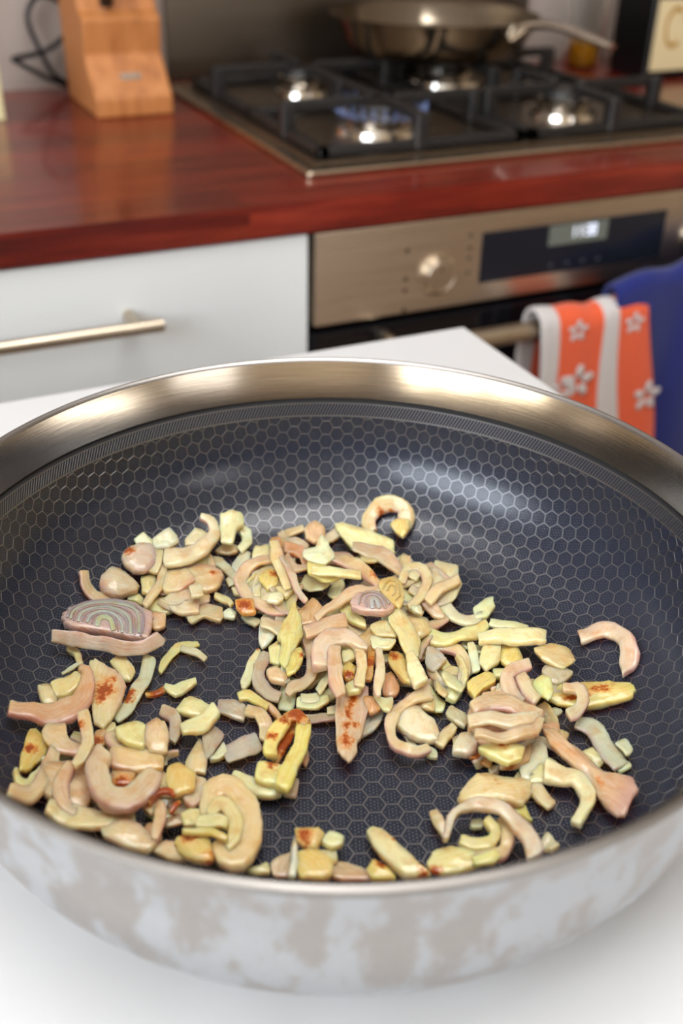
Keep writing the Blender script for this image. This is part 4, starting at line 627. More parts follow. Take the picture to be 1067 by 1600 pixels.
('S','garlic_bit','greenish white garlic bit in the right bundle','RB','gw',2.5,[],'',[[818,-818,34],[869,-823,43],[862,-870,52],[790,-874,38]],[]),
('S','shallot_scrap','cream flat shallot scrap in the right bundle, rightmost of two','RB','cr',3.5,[],'',[[728,-716,25],[784,-717,25],[793,-795,29],[753,-812,27],[738,-758,25]],[]),
('R','shallot_crescent','thick greenish-white C-shaped crescent in front of the right bundle','RB','gw',5.5,[],'',[[559,-730,60,492,-807,60],[573,-741,60,506,-818,60],[588,-752,60,520,-828,60],[602,-764,60,533,-839,60],[616,-776,60,547,-850,60],[630,-788,60,562,-860,60],[646,-805,60,573,-868,60],[657,-828,60,578,-874,60],[660,-857,61,581,-884,60],[654,-887,62,581,-898,60],[643,-918,64,578,-911,61],[624,-949,65,573,-920,61],[600,-974,67,563,-932,61],[577,-993,67,547,-947,61],[556,-1009,68,531,-962,62],[533,-1023,68,514,-976,62],[512,-1035,68,496,-991,62],[492,-1046,69,476,-1006,63]],[]),
('S','shallot_scrap','cream flat shallot scrap in the right bundle, leftmost of two','RB','cr',3.5,[],'',[[454,-725,40],[570,-665,40],[622,-726,40],[530,-804,40],[491,-804,40],[445,-784,40]],[]),
('R','shallot_strip','pinkish cream short shallot strip in the right bundle, rightmost of two','RB','pc',4,[],'',[[490,-749,30,433,-770,30],[492,-772,30,433,-793,30],[494,-794,30,432,-817,30],[496,-816,30,433,-840,30],[497,-837,30,436,-863,30],[499,-859,30,439,-884,30],[501,-881,30,443,-905,30]],[]),
('S','shallot_scrap','pink-brown flat shallot scrap in the right bundle','RB','pb',3.5,[],'',[[659,-544,60],[722,-581,60],[692,-625,60],[632,-608,60]],[]),
('S','shallot_scrap','beige flat shallot scrap in the right bundle, rightmost of two','RB','bg',3.5,[],'',[[724,-576,30],[752,-617,30],[708,-644,30],[698,-602,30]],[]),
('S','shallot_scrap','white flat shallot scrap in the right bundle, leftmost of two','RB','wh',4,[],'',[[527,-595,40],[628,-620,40],[576,-730,40],[472,-794,40],[432,-740,40]],[]),
('S','shallot_clump','crinkled cream shallot clump behind the front right arc','FR','cr',6,[[328,-724,50,13],[325,-771,50,20],[267,-770,50,14]],'',[[168,-735,50],[273,-679,50],[332,-692,50],[380,-734,50],[457,-777,50],[423,-839,50],[365,-872,50],[290,-830,50],[222,-788,50],[160,-773,50]],[]),
('S','garlic_bit','yellow garlic bit in the front right group','FR','ye',3.5,[],'',[[368,-839,30],[386,-855,30],[358,-941,30],[341,-901,30],[324,-861,30]],[]),
('R','shallot_arc','large lilac-white shallot arc reaching the front right rim','FR','lw',5,[],'',[[-12,-922,110,9,-935,110],[4,-898,110,26,-912,110],[22,-873,110,41,-892,110],[45,-851,110,58,-877,110],[72,-835,110,79,-865,110],[101,-822,110,102,-856,110],[130,-815,110,123,-853,110],[159,-814,110,143,-855,110],[186,-819,110,163,-862,110],[210,-827,110,181,-871,110],[232,-840,110,196,-883,110],[251,-857,110,209,-897,110],[267,-877,110,219,-913,110],[279,-899,110,226,-931,110],[287,-925,110,231,-952,110],[293,-950,110,234,-974,110],[296,-976,110,235,-996,110],[297,-1003,110,233,-1018,110],[296,-1030,110,230,-1040,110],[291,-1058,111,225,-1062,111],[282,-1086,114,217,-1085,112],[273,-1113,117,208,-1110,115]],[]),
('R','shallot_strip','pink short shallot strip in the front right group','FR','pk',3.2,[],'',[[76,-753,40,35,-752,40],[72,-772,40,29,-772,40],[69,-790,40,22,-792,40],[66,-808,40,19,-814,40],[64,-824,40,18,-834,40],[61,-843,40,20,-853,40],[59,-862,40,22,-871,40]],[]),
('R','shallot_sliver','pinkish cream curved shallot sliver in the front right group','FR','pc',5,[],'',[[268,-891,60,223,-898,60],[267,-911,60,220,-919,60],[267,-932,60,216,-939,60],[263,-957,60,211,-953,60],[252,-982,60,204,-965,60],[236,-1006,60,195,-980,60],[215,-1028,60,185,-992,60],[189,-1045,60,177,-999,60],[163,-1052,60,166,-1003,60],[138,-1054,60,150,-1005,60],[115,-1052,60,135,-1004,60],[95,-1043,60,125,-1003,60],[80,-1027,60,116,-996,60],[73,-1010,60,107,-984,60],[65,-994,60,95,-970,60]],[]),
('R','shallot_sliver','cream curved shallot sliver in the front right group','FR','cr',5,[],'',[[207,-886,70,170,-902,70],[212,-907,70,173,-923,70],[216,-931,70,174,-940,70],[208,-962,70,170,-947,70],[184,-990,70,160,-957,70],[153,-1007,70,150,-964,70],[125,-1009,70,143,-964,70],[103,-1001,70,128,-959,70],[83,-990,70,113,-951,70],[68,-977,70,101,-942,70],[56,-962,70,89,-930,70],[45,-948,70,75,-918,70]],[]),
('S','shallot_scrap','cream flat shallot scrap in the front right group','FR','cr',3.5,[],'',[[166,-830,30],[205,-847,30],[179,-889,30],[144,-866,30]],[]),
('S','shallot_wedge','glossy yellowish wedge against the front right rim','FR','cy',5,[[-80,-1002,60,23]],'',[[-97,-968,60],[-51,-922,60],[23,-932,60],[72,-976,60],[95,-1016,60],[88,-1050,60],[1,-1040,60],[-86,-1009,60]],[]),
('S','shallot_scrap','creamy yellow flat shallot scrap in the front right group','FR','cy',3.5,[],'',[[51,-1015,80],[140,-1025,80],[143,-1063,80],[108,-1077,81],[42,-1054,80]],[]),
('R','shallot_strip','white short shallot strip in the front right group','FR','wh',4,[],'',[[379,-1006,30,328,-1030,31],[382,-1014,31,328,-1039,31],[385,-1022,31,329,-1048,32],[387,-1030,32,330,-1057,32],[388,-1039,32,332,-1065,33],[388,-1048,33,334,-1073,34],[388,-1058,34,337,-1081,35]],[]),
('S','shallot_scrap','bright white flat shallot scrap at the front rim','FC','wt',4,[],'',[[-468,-679,80],[-458,-691,80],[-525,-857,80],[-555,-844,80],[-509,-746,80]],[]),
('S','garlic_chunk','browned yellow garlic chunk standing at the front rim','FC','ye',5,[[-441,-716,90,29],[-447,-749,90,16]],'',[[-459,-662,90],[-381,-697,90],[-371,-739,90],[-422,-776,90],[-441,-775,90],[-475,-723,90]],[]),
('S','garlic_bit','bright yellow garlic bit at the front rim','FC','yb',6,[],'',[[-490,-753,80],[-426,-766,80],[-390,-841,80],[-426,-906,80],[-529,-861,80]],[]),
('S','garlic_bit','greenish white garlic bit at the front rim','FC','gw',4,[],'',[[-402,-736,70],[-354,-716,70],[-306,-752,70],[-330,-783,70],[-373,-786,70]],[]),
('S','shallot_scrap','cream flat shallot scrap at the front rim, rightmost of two','FC','cr',4,[],'',[[-426,-751,60],[-348,-778,60],[-365,-828,60],[-402,-826,60]],[]),
('S','shallot_scrap','pink flat shallot scrap at the front rim, rightmost of two','FC','pk',4,[],'',[[-385,-797,30],[-327,-823,30],[-280,-887,30],[-280,-926,30],[-411,-868,30]],[]),
('S','garlic_bit','yellow browned garlic bit at the front rim','FC','ye',5,[[-235,-895,40,23]],'',[[-287,-885,40],[-240,-856,40],[-220,-894,40],[-200,-967,40],[-290,-930,40]],[]),
('S','garlic_slice','long pale green garlic slice with brown flecks at the front rim','FC','gw',6,[[-155,-823,50,18],[-166,-793,50,10],[-119,-983,50,26]],'',[[-221,-754,50],[-190,-740,50],[-159,-770,50],[-138,-846,50],[-116,-954,50],[-100,-1009,50],[-178,-985,50],[-204,-923,50],[-226,-838,50]],[]),
('S','shallot_scrap','cream flat shallot scrap at the front rim, leftmost of two','FC','cr',3.5,[],'',[[-661,-711,30],[-612,-711,30],[-578,-704,30],[-584,-766,30],[-627,-751,30]],[]),
('S','shallot_scrap','pink flat shallot scrap at the front rim, leftmost of two','FC','pk',3,[],'',[[-573,-716,25],[-478,-698,25],[-525,-797,25],[-583,-771,25]],[]),
('R','shallot_sliver','thin curved cream sliver lying alone left of the centre heap','MC','cr',2.5,[],'',[[-636,415,20,-620,394,20],[-621,443,20,-602,418,20],[-605,473,20,-585,442,20],[-586,501,20,-570,460,20],[-562,522,20,-552,475,20],[-537,537,20,-532,487,20],[-512,547,20,-513,497,20],[-487,551,20,-491,502,20],[-464,550,20,-470,506,20],[-441,548,20,-447,511,20],[-421,542,20,-425,515,20]],[]),
('R','shallot_sliver','short white sliver branching off the lone curved cream sliver','MC','wh',2.5,[],'',[[-494,525,30,-508,494,30],[-477,515,30,-494,480,30],[-461,503,30,-481,466,30],[-445,484,30,-471,451,30],[-435,460,30,-463,433,30],[-429,435,30,-456,411,30],[-422,410,30,-448,388,30]],[]),
('R','shallot_sliver','greenish white curved shallot sliver between the front left and centre heaps','MC','gw',3.5,[],'',[[-628,308,30,-652,281,30],[-614,289,30,-643,248,30],[-605,284,30,-620,221,30],[-592,291,30,-588,226,30],[-568,302,30,-564,239,30],[-543,304,30,-543,250,30],[-520,303,30,-521,263,30]],[]),
('R','shallot_sliver','orange-brown curved shallot sliver between the front left and centre heaps','MC','ob',2.5,[[-680,294,20,39]],'',[[-722,294,20,-721,270,20],[-709,300,20,-708,272,20],[-696,306,20,-695,274,20],[-683,310,20,-684,276,20],[-668,312,20,-672,277,20],[-655,310,20,-659,278,20],[-643,308,20,-647,279,20]],[]),
('S','garlic_bit','greenish white garlic bit between the front left and centre heaps, leftmost of two','MC','gw',4,[],'',[[-656,131,40],[-575,182,40],[-525,140,40],[-501,83,40],[-533,52,40],[-610,76,40]],[]),
('R','shallot_strip','greenish white short shallot strip between the front left and centre heaps','MC','gw',5,[],'',[[-657,14,70,-663,-61,70],[-636,20,70,-642,-63,70],[-617,26,70,-620,-66,70],[-597,32,70,-592,-60,70],[-580,37,70,-569,-49,70],[-558,44,70,-546,-33,70],[-534,52,70,-524,-17,70],[-510,59,70,-502,-1,70]],[]),
('R','shallot_sliver','lilac-grey curved shallot sliver between the front left and centre heaps','MC','lg',3,[],'',[[-676,180,40,-710,132,40],[-660,159,40,-697,110,40],[-643,130,40,-690,94,40],[-637,88,40,-690,81,40],[-644,45,40,-694,60,40],[-659,8,40,-699,41,40],[-680,-18,40,-708,20,40],[-699,-38,40,-721,-6,40]],[]),
('S','shallot_scrap','lilac-grey flat shallot scrap between the front left and centre heaps','MC','lg',2.5,[],'',[[-598,-40,40],[-537,-2,40],[-508,-80,40],[-594,-168,40],[-625,-182,40]],[]),
('S','shallot_scrap','pinkish cream flat shallot scrap between the front left and centre heaps','MC','pc',3,[],'',[[-705,-154,30],[-596,-29,30],[-603,-152,30],[-642,-246,30],[-685,-218,30]],[]),
('S','garlic_bit','greenish white garlic bit between the front left and centre heaps, rightmost of two','MC','gw',3.5,[],'',[[-609,-180,30],[-528,-105,30],[-533,-168,30],[-577,-185,30]],[]),
('S','shallot_scrap','square translucent grey skin piece left of the browned loop','MC','lg',2.5,[],'',[[-463,140,30],[-407,111,30],[-372,48,30],[-408,-29,30],[-451,10,30],[-491,58,30]],[]),
('R','shallot_strip','broad grey-white strip left of the browned garlic loop','MC','lg',2.5,[],'',[[-533,-122,40,-551,-227,40],[-513,-123,40,-532,-229,40],[-494,-124,40,-511,-231,40],[-477,-125,40,-488,-231,40],[-461,-124,40,-464,-226,40],[-442,-123,40,-441,-217,40],[-421,-121,40,-420,-207,40],[-400,-118,40,-399,-197,40]],[]),
('R','shallot_sliver','pinkish cream curved shallot sliver between the front left and centre heaps','MC','pc',3.2,[],'',[[-396,-139,50,-365,-179,50],[-382,-118,50,-345,-155,50],[-373,-102,50,-325,-121,50],[-370,-86,50,-317,-80,50],[-369,-64,50,-318,-40,50],[-370,-48,50,-328,-5,50],[-380,-33,50,-348,15,50],[-394,-14,50,-367,30,50]],[]),
('R','shallot_sliver','yellow curved shallot sliver between the front left and centre heaps','MC','ye',3.2,[],'',[[-386,109,60,-393,65,60],[-361,111,60,-375,62,60],[-336,101,60,-364,54,60],[-321,74,60,-355,39,60],[-311,48,60,-344,17,60],[-304,21,60,-333,-4,60],[-299,-6,60,-323,-25,60]],[]),
('R','shallot_sliver','pink-brown curved shallot sliver between the front left and centre heaps','MC','pb',3.2,[],'',[[-299,36,40,-318,17,40],[-290,18,40,-312,-2,40],[-280,1,40,-306,-22,40],[-273,-19,40,-300,-39,40],[-268,-42,40,-296,-57,40],[-267,-65,40,-292,-77,40],[-266,-87,40,-289,-97,40]],[]),
('G','garlic_loop','golden garlic loop with a deeply browned inside, left of the bare pan centre','MC',[('limb','yb',5,[[-370,-229,100,26],[-288,-166,100,33]],[[-432,-297,100,-383,-318,100],[-423,-272,100,-373,-294,100],[-411,-242,100,-364,-274,100],[-392,-213,100,-355,-259,100],[-371,-189,100,-342,-245,100],[-349,-169,100,-326,-230,100],[-327,-152,100,-309,-216,100],[-303,-139,100,-291,-203,100],[-281,-129,100,-272,-190,100],[-260,-120,100,-251,-176,100]]),('limb','yb',5.5,[[-215,-189,100,39]],[[-197,-197,100,-244,-176,100],[-206,-222,100,-256,-200,100],[-215,-248,100,-267,-223,100],[-227,-275,100,-277,-244,100],[-242,-302,100,-288,-261,100],[-259,-325,100,-300,-278,100],[-275,-346,100,-314,-295,100],[-292,-366,100,-329,-313,100],[-308,-385,100,-345,-331,100],[-324,-404,100,-360,-347,100],[-341,-423,100,-377,-364,100],[-356,-440,100,-394,-380,100],[-370,-455,100,-409,-396,100],[-386,-471,100,-425,-416,100],[-400,-486,100,-439,-434,100],[-415,-501,100,-452,-452,100]]),('browned_top','ob',4,[[-241,-161,110,46]],[[-277,-134,110,-280,-183,110],[-260,-129,110,-266,-182,110],[-239,-126,110,-256,-182,110],[-219,-137,110,-253,-184,110],[-209,-157,110,-249,-192,110],[-204,-176,110,-242,-207,110],[-199,-194,110,-234,-223,110]]),('browned_inside','ob',4,[[-325,-239,60,78]],[[-396,-293,60,-377,-323,60],[-379,-271,60,-358,-303,60],[-361,-249,60,-339,-284,60],[-342,-227,60,-320,-265,60],[-322,-206,60,-301,-245,60],[-301,-187,60,-281,-224,60],[-279,-167,60,-261,-203,60],[-258,-147,60,-241,-182,60]]),('base','cy',6,[[-417,-345,80,26]],[[-454,-311,80,-500,-399,80],[-440,-320,80,-487,-410,80],[-425,-329,80,-474,-421,80],[-410,-338,80,-462,-431,80],[-396,-349,80,-449,-441,80],[-384,-361,80,-435,-449,80],[-372,-373,80,-421,-458,80]]),('tail','gw',5,[],[[-540,-291,50,-571,-322,50],[-527,-308,50,-563,-345,50],[-514,-325,50,-554,-368,50],[-500,-341,50,-543,-390,50],[-487,-356,50,-530,-411,50],[-473,-369,50,-515,-431,50],[-461,-378,50,-496,-448,50],[-448,-383,50,-473,-460,50],[-430,-386,50,-452,-465,50],[-410,-391,50,-432,-470,50]])]),
('S','shallot_scrap','pink flat shallot scrap between the front left and centre heaps','MC','pk',3,[],'',[[-398,-389,22],[-322,-387,22],[-370,-470,22],[-414,-446,22]],[]),
('S','shallot_scrap','pink-brown flat shallot scrap between the front left and centre heaps','MC','pb',3,[],'',[[-285,-323,22],[-238,-270,22],[-255,-327,22],[-285,-355,22]],[]),
('R','shallot_hook','long pink-beige shallot hook in the group below the purple-ringed slice','ML','pk',5,[],'',[[-1242,328,143,-1267,257,148],[-1224,323,134,-1251,250,139],[-1206,318,126,-1234,242,130],[-1189,312,119,-1217,233,122],[-1172,309,113,-1198,224,115],[-1154,307,107,-1179,214,109],[-1135,306,103,-1160,204,103],[-1117,306,99,-1140,195,99],[-1099,306,96,-1119,188,95],[-1081,305,94,-1096,183,93],[-1065,306,92,-1072,180,91],[-1052,309,91,-1045,182,90],[-1038,315,91,-1018,192,90],[-1024,323,90,-993,209,90],[-1012,332,90,-969,233,90],[-1000,344,90,-948,264,90],[-987,362,90,-931,300,90],[-975,381,90,-919,337,90],[-965,405,90,-909,379,90],[-956,429,90,-904,424,90],[-950,445,90,-909,472,90],[-954,468,90,-930,499,90]],[]),
('S','shallot_scrap','cream flat shallot scrap in the left group, leftmost of two','ML','cr',4,[],'',[[-1131,465,76],[-1088,480,66],[-1056,445,57],[-1076,322,54],[-1138,335,65]],[]),
('R','shallot_strip','creamy yellow short shallot strip in the left group','ML','cy',4,[],'',[[-1074,447,70,-1070,367,65],[-1055,456,68,-1051,371,63],[-1037,464,66,-1031,374,61],[-1022,472,64,-1009,381,60],[-1007,480,63,-987,396,60],[-990,491,62,-969,415,60],[-971,502,61,-952,433,60]],[]),
('R','shallot_sliver','beige curved shallot sliver in the left group','ML','bg',3.2,[],'',[[-1055,399,44,-1059,360,43],[-1036,400,43,-1041,356,42],[-1020,402,41,-1020,353,41],[-1007,409,41,-997,362,40],[-994,421,41,-978,380,40],[-977,438,40,-961,400,40],[-959,455,40,-945,420,40]],[]),
('S','shallot_shell','cream shallot shell with a browned middle below the long lilac-white strip','ML','pc',4,[[-884,324,60,46],[-906,284,60,33],[-845,377,60,26]],'',[[-903,533,60],[-871,548,60],[-841,495,60],[-796,418,60],[-793,338,60],[-834,248,60],[-898,161,60],[-946,131,60],[-971,163,60],[-941,316,60]],[]),
('S','shallot_scrap','cream flat shallot scrap in the left group, rightmost of two','ML','cr',3.5,[],'',[[-822,529,40],[-769,564,40],[-735,526,40],[-728,432,40],[-761,379,40],[-796,406,40]],[]),
('R','shallot_sliver',"straight whitish strip with a brown patch below the lilac-white strip's end",'ML','wh',2.5,[[-785,307,30,29],[-800,274,30,23]],'',[[-626,475,30,-669,518,30],[-639,445,30,-684,488,30],[-653,414,30,-699,459,30],[-667,384,30,-713,432,30],[-683,355,30,-725,411,30],[-702,326,30,-738,391,30],[-723,304,30,-753,373,30],[-741,287,30,-770,353,30],[-756,269,30,-789,330,30],[-773,249,30,-806,306,30],[-790,226,30,-821,285,30],[-809,206,30,-835,267,30],[-831,189,30,-850,251,30],[-851,177,30,-867,235,30],[-870,166,30,-885,220,30]],[]),
('R','shallot_sliver','pinkish cream curved shallot sliver in the left group','ML','pc',3.2,[],'',[[-951,706,45,-964,673,43],[-935,699,41,-953,665,40],[-920,682,37,-945,654,38],[-914,656,34,-944,642,36],[-913,630,32,-942,621,35],[-914,603,31,-942,595,33],[-914,577,31,-941,570,32]],[]),
('R','shallot_sliver','cream curved shallot sliver in the left group','ML','cr',2,[],'',[[-1012,547,38,-1009,531,36],[-1000,556,37,-997,538,35],[-988,565,36,-984,545,34],[-976,573,35,-973,551,33],[-964,580,34,-961,557,33],[-951,584,33,-950,563,32],[-940,586,32,-939,569,31]],[]),
('S','shallot_scrap','pink flat shallot scrap in the front left heap, second from left of four','FL','pk',6,[],'',[[-1218,-2,85],[-1108,1,62],[-1027,-59,60],[-1041,-168,60],[-1101,-264,65],[-1197,-224,85],[-1229,-151,92]],[]),
('S','shallot_scrap','pinkish cream flat shallot scrap in the front left heap, leftmost of two','FL','pc',5,[],'',[[-954,-7,80],[-856,-31,80],[-772,-123,80],[-793,-193,80],[-893,-167,80],[-971,-124,80]],[]),
('S','shallot_scrap','pink-brown flat shallot scrap in the front left heap, second from left of three','FL','pb',4,[[-953,-200,70,33]],'',[[-974,-107,70],[-883,-147,70],[-915,-218,70],[-981,-206,70]],[]),
('S','shallot_scrap','cream-yellow chunk at the back of the front left heap','FL','cy',5,[],'',[[-911,65,100],[-819,63,100],[-796,24,100],[-829,-91,100],[-886,-39,100],[-913,9,100]],[]),
('S','shallot_scrap','pinkish cream flat shallot scrap in the front left heap, rightmost of two','FL','pc',5,[],'',[[-825,-38,90],[-795,44,90],[-741,65,90],[-712,27,90],[-721,-46,90],[-760,-132,90],[-815,-117,90]],[]),
('S','garlic_bit','glossy yellow shallot dome on the right of the front left heap','FL','ye',5,[],'',[[-787,-234,120],[-741,-228,120],[-705,-279,120],[-701,-324,120],[-726,-380,120],[-801,-380,120],[-814,-300,120]],[]),
('S','shallot_scrap','pale pink flat shallot scrap in the front left heap, rightmost of two','FL','pw',4,[],'',[[-702,-285,90],[-665,-319,90],[-714,-416,90],[-764,-435,90],[-780,-387,90],[-727,-360,90]],[]),
('S','garlic_bit','yellow browned garlic bit in the front left heap, leftmost of two','FL','ye',4,[[-1227,93,79,29]],'',[[-1246,128,88],[-1203,228,77],[-1175,216,67],[-1149,127,59],[-1179,69,64],[-1249,-15,86],[-1285,-26,103]],[]),
('R','shallot_sliver','creamy yellow curved shallot sliver in the front left heap','FL','cy',4,[],'',[[-1288,-21,115,-1310,-36,128],[-1284,-47,113,-1312,-67,130],[-1280,-64,112,-1310,-100,130],[-1273,-73,108,-1295,-123,122],[-1265,-75,104,-1270,-129,109],[-1259,-68,101,-1244,-110,96],[-1247,-50,96,-1226,-84,88],[-1231,-26,89,-1209,-58,82],[-1216,-4,84,-1194,-35,78],[-1201,18,79,-1179,-10,74],[-1187,39,76,-1167,15,71],[-1173,60,73,-1155,38,69]],[]),
('R','shallot_sliver','pink curved shallot sliver in the front left heap, leftmost of three','FL','pk',5,[],'',[[-1331,-130,156,-1346,-203,175],[-1313,-125,143,-1331,-204,163],[-1295,-123,132,-1314,-207,151],[-1280,-120,124,-1296,-210,139],[-1272,-115,119,-1273,-205,125],[-1263,-107,115,-1247,-189,111],[-1253,-95,110,-1224,-166,101],[-1241,-77,104,-1204,-141,93],[-1231,-60,100,-1186,-116,87],[-1221,-40,96,-1170,-88,82],[-1210,-16,92,-1157,-60,79],[-1199,9,89,-1147,-36,77],[-1185,33,85,-1137,-11,76],[-1172,55,82,-1128,15,75],[-1158,75,80,-1121,40,74]],[]),
('R','shallot_sliver','pink curved shallot sliver in the front left heap, second from left of three','FL','pk',5,[],'',[[-1097,-101,102,-1121,-51,104],[-1112,-121,103,-1138,-66,106],[-1124,-138,105,-1157,-85,110],[-1130,-152,106,-1176,-115,114],[-1134,-168,107,-1188,-149,118],[-1138,-190,108,-1195,-185,122],[-1142,-212,110,-1199,-221,125],[-1143,-226,111,-1197,-257,127],[-1141,-239,111,-1186,-288,125],[-1134,-257,110,-1171,-307,122],[-1125,-278,109,-1159,-322,120]],[]),
('R','shallot_sliver','pinkish cream curved shallot sliver in the front left heap','FL','pc',5,[],'',[[-1201,-213,115,-1239,-296,138],[-1187,-225,111,-1227,-308,134],[-1173,-237,108,-1216,-322,130],[-1160,-249,105,-1204,-336,127],[-1148,-259,103,-1190,-350,123],[-1136,-268,101,-1174,-363,118],[-1124,-275,99,-1157,-373,114],[-1111,-282,97,-1140,-381,110],[-1096,-288,95,-1123,-387,106],[-1081,-294,93,-1105,-393,102],[-1065,-300,92,-1088,-398,99],[-1050,-305,91,-1070,-402,97],[-1035,-311,91,-1052,-405,94],[-1020,-315,90,-1033,-407,93],[-1004,-320,90,-1015,-408,91],[-988,-324,90,-998,-409,90],[-971,-328,90,-981,-409,90],[-954,-332,90,-965,-411,90]],[]),
('S','shallot_scrap','pink flat shallot scrap in the front left heap, leftmost of four','FL','pk',4,[],'',[[-1170,159,94],[-1127,216,87],[-1074,190,81],[-1086,80,81],[-1035,49,80],[-1054,-7,80],[-1128,29,85],[-1164,94,91]],[]),
('R','shallot_sliver','narrow glossy strip standing over the front left heap','FL','pc',4,[[-1032,77,150,20]],'',[[-985,140,150,-1033,137,150],[-986,112,150,-1034,108,150],[-986,82,150,-1034,82,150],[-989,51,150,-1036,57,150],[-994,20,150,-1039,34,150],[-1000,-11,150,-1044,9,150],[-1010,-41,150,-1049,-11,150],[-1024,-68,150,-1056,-29,150],[-1041,-91,150,-1068,-46,150],[-1057,-108,150,-1081,-64,151],[-1073,-123,151,-1093,-84,151],[-1090,-132,152,-1103,-104,152]],[]),
('S','shallot_scrap','pink-brown flat shallot scrap in the front left heap, leftmost of three','FL','pb',3,[[-977,76,50,26]],'',[[-979,124,50],[-937,135,50],[-928,64,50],[-969,34,50],[-998,75,50]],[]),
('R','shallot_arc','thick lilac-white U-shaped shallot arc on the front left heap','FL','lw',7,[],'R',[[-964,-134,150,-1010,-61,150],[-976,-154,150,-1024,-78,150],[-984,-168,150,-1042,-100,150],[-988,-181,150,-1059,-133,150],[-990,-195,150,-1069,-165,151],[-994,-216,150,-1075,-197,151],[-996,-236,150,-1079,-231,152],[-997,-249,150,-1080,-267,153],[-996,-260,150,-1074,-303,153],[-992,-274,150,-1063,-336,153],[-987,-284,150,-1047,-363,152],[-983,-291,150,-1028,-384,151],[-976,-295,150,-1005,-398,151],[-966,-298,150,-981,-406,150],[-955,-298,150,-956,-408,150],[-945,-297,150,-932,-403,150],[-933,-291,150,-909,-393,150],[-917,-282,150,-889,-381,150],[-903,-273,150,-871,-367,150],[-891,-267,150,-851,-349,150],[-879,-259,150,-835,-324,150],[-865,-247,150,-825,-302,150]],[]),
('R','shallot_sliver','brown curved shallot sliver in the front left heap','FL','br',3,[[-841,-361,140,78]],'',[[-893,-371,140,-887,-385,140],[-878,-357,140,-872,-374,140],[-860,-345,140,-858,-366,140],[-840,-344,140,-843,-366,140],[-820,-350,140,-827,-371,140],[-804,-364,140,-817,-377,140],[-801,-389,140,-812,-394,140]],[]),
('R','shallot_strip','brown short shallot strip in the front left heap','FL','br',3,[[-818,-424,120,39]],'',[[-839,-430,120,-833,-446,120],[-834,-424,120,-826,-443,120],[-828,-419,120,-820,-439,120],[-822,-413,120,-813,-435,120],[-816,-409,120,-807,-429,120],[-809,-405,120,-802,-423,120],[-802,-402,120,-796,-417,120]],[]),
('S','shallot_scrap','pale pink flat shallot scrap in the front left heap, leftmost of two','FL','pw',5,[],'',[[-1078,-404,98],[-982,-376,90],[-945,-439,90],[-917,-528,90],[-943,-555,91],[-1018,-512,96],[-1076,-445,100]],[]),
('S','shallot_scrap','pink flat shallot scrap in the front left heap, third from left of four','FL','pk',4,[],'',[[-947,-523,71],[-879,-515,70],[-822,-548,70],[-842,-627,70],[-892,-598,70]],[]),
('R','shallot_sliver','pink curved shallot sliver in the front left heap, rightmost of three','FL','pk',4,[],'',[[-911,-371,100,-894,-407,100],[-890,-350,100,-876,-394,100],[-857,-343,100,-880,-390,100],[-844,-385,100,-888,-389,100],[-847,-420,100,-891,-413,100],[-855,-454,100,-894,-429,100],[-870,-478,100,-903,-444,100],[-882,-495,100,-914,-465,100],[-895,-512,100,-922,-488,100],[-908,-530,100,-930,-511,100]],[]),
('S','shallot_scrap','pink flat shallot scrap in the front left heap, rightmost of four','FL','pk',3,[],'',[[-857,-417,70],[-790,-423,70],[-791,-462,70],[-864,-461,70]],[]),
('R','shallot_strip','cream short shallot strip in the front left heap, leftmost of two','FL','cr',4,[],'',[[-786,-428,80,-799,-483,80],[-776,-429,80,-790,-487,80],[-767,-430,80,-782,-491,80],[-757,-433,80,-773,-494,80],[-748,-437,80,-763,-496,80],[-739,-441,80,-754,-498,80],[-730,-445,80,-744,-500,80]],[]),
('S','shallot_scrap','pink-brown flat shallot scrap in the front left heap, rightmost of three','FL','pb',3,[],'',[[-934,-417,60],[-901,-408,60],[-877,-450,60],[-895,-512,60],[-921,-477,60]],[]),
('G','shallot_coil','big round beige shallot coil at the right end of the front left heap','FL',[('outer_ring','pc',8,[],[[-741,-470,80,-694,-492,80],[-734,-435,80,-678,-463,80],[-722,-393,80,-665,-441,80],[-694,-352,80,-657,-433,80],[-652,-328,80,-645,-427,80],[-609,-328,80,-639,-427,80],[-573,-353,80,-631,-435,80],[-549,-390,80,-624,-450,80],[-537,-430,80,-620,-470,80],[-531,-472,80,-617,-496,80],[-531,-515,80,-618,-518,80],[-538,-558,80,-623,-540,80],[-550,-596,80,-631,-564,80],[-565,-631,80,-640,-589,80],[-583,-666,80,-651,-612,80],[-607,-699,80,-660,-628,80],[-639,-725,80,-671,-640,80],[-676,-741,80,-684,-648,80],[-718,-737,80,-688,-652,80],[-751,-701,80,-692,-652,80],[-757,-654,80,-694,-645,80],[-750,-617,80,-696,-617,80]]),('inner_ring','cr',6,[],[[-718,-468,100,-704,-510,100],[-699,-453,100,-685,-501,100],[-677,-437,100,-671,-495,100],[-646,-437,100,-671,-495,100],[-624,-461,100,-668,-502,100],[-613,-491,100,-664,-518,100],[-609,-519,100,-663,-532,100],[-609,-550,100,-663,-550,100],[-614,-581,100,-666,-565,100],[-626,-610,100,-672,-580,100],[-642,-634,100,-680,-596,100],[-660,-654,100,-687,-608,100],[-683,-666,100,-697,-619,100],[-702,-670,100,-711,-629,100]])]),
('R','shallot_strip','cream short shallot strip in the front left heap, rightmost of two','FL','cr',4,[],'',[[-757,-499,120,-773,-543,120],[-741,-505,120,-758,-552,120],[-725,-512,120,-743,-561,120],[-709,-519,120,-730,-569,120],[-693,-530,120,-716,-577,120],[-680,-543,120,-703,-584,120],[-668,-555,120,-689,-592,120]],[]),
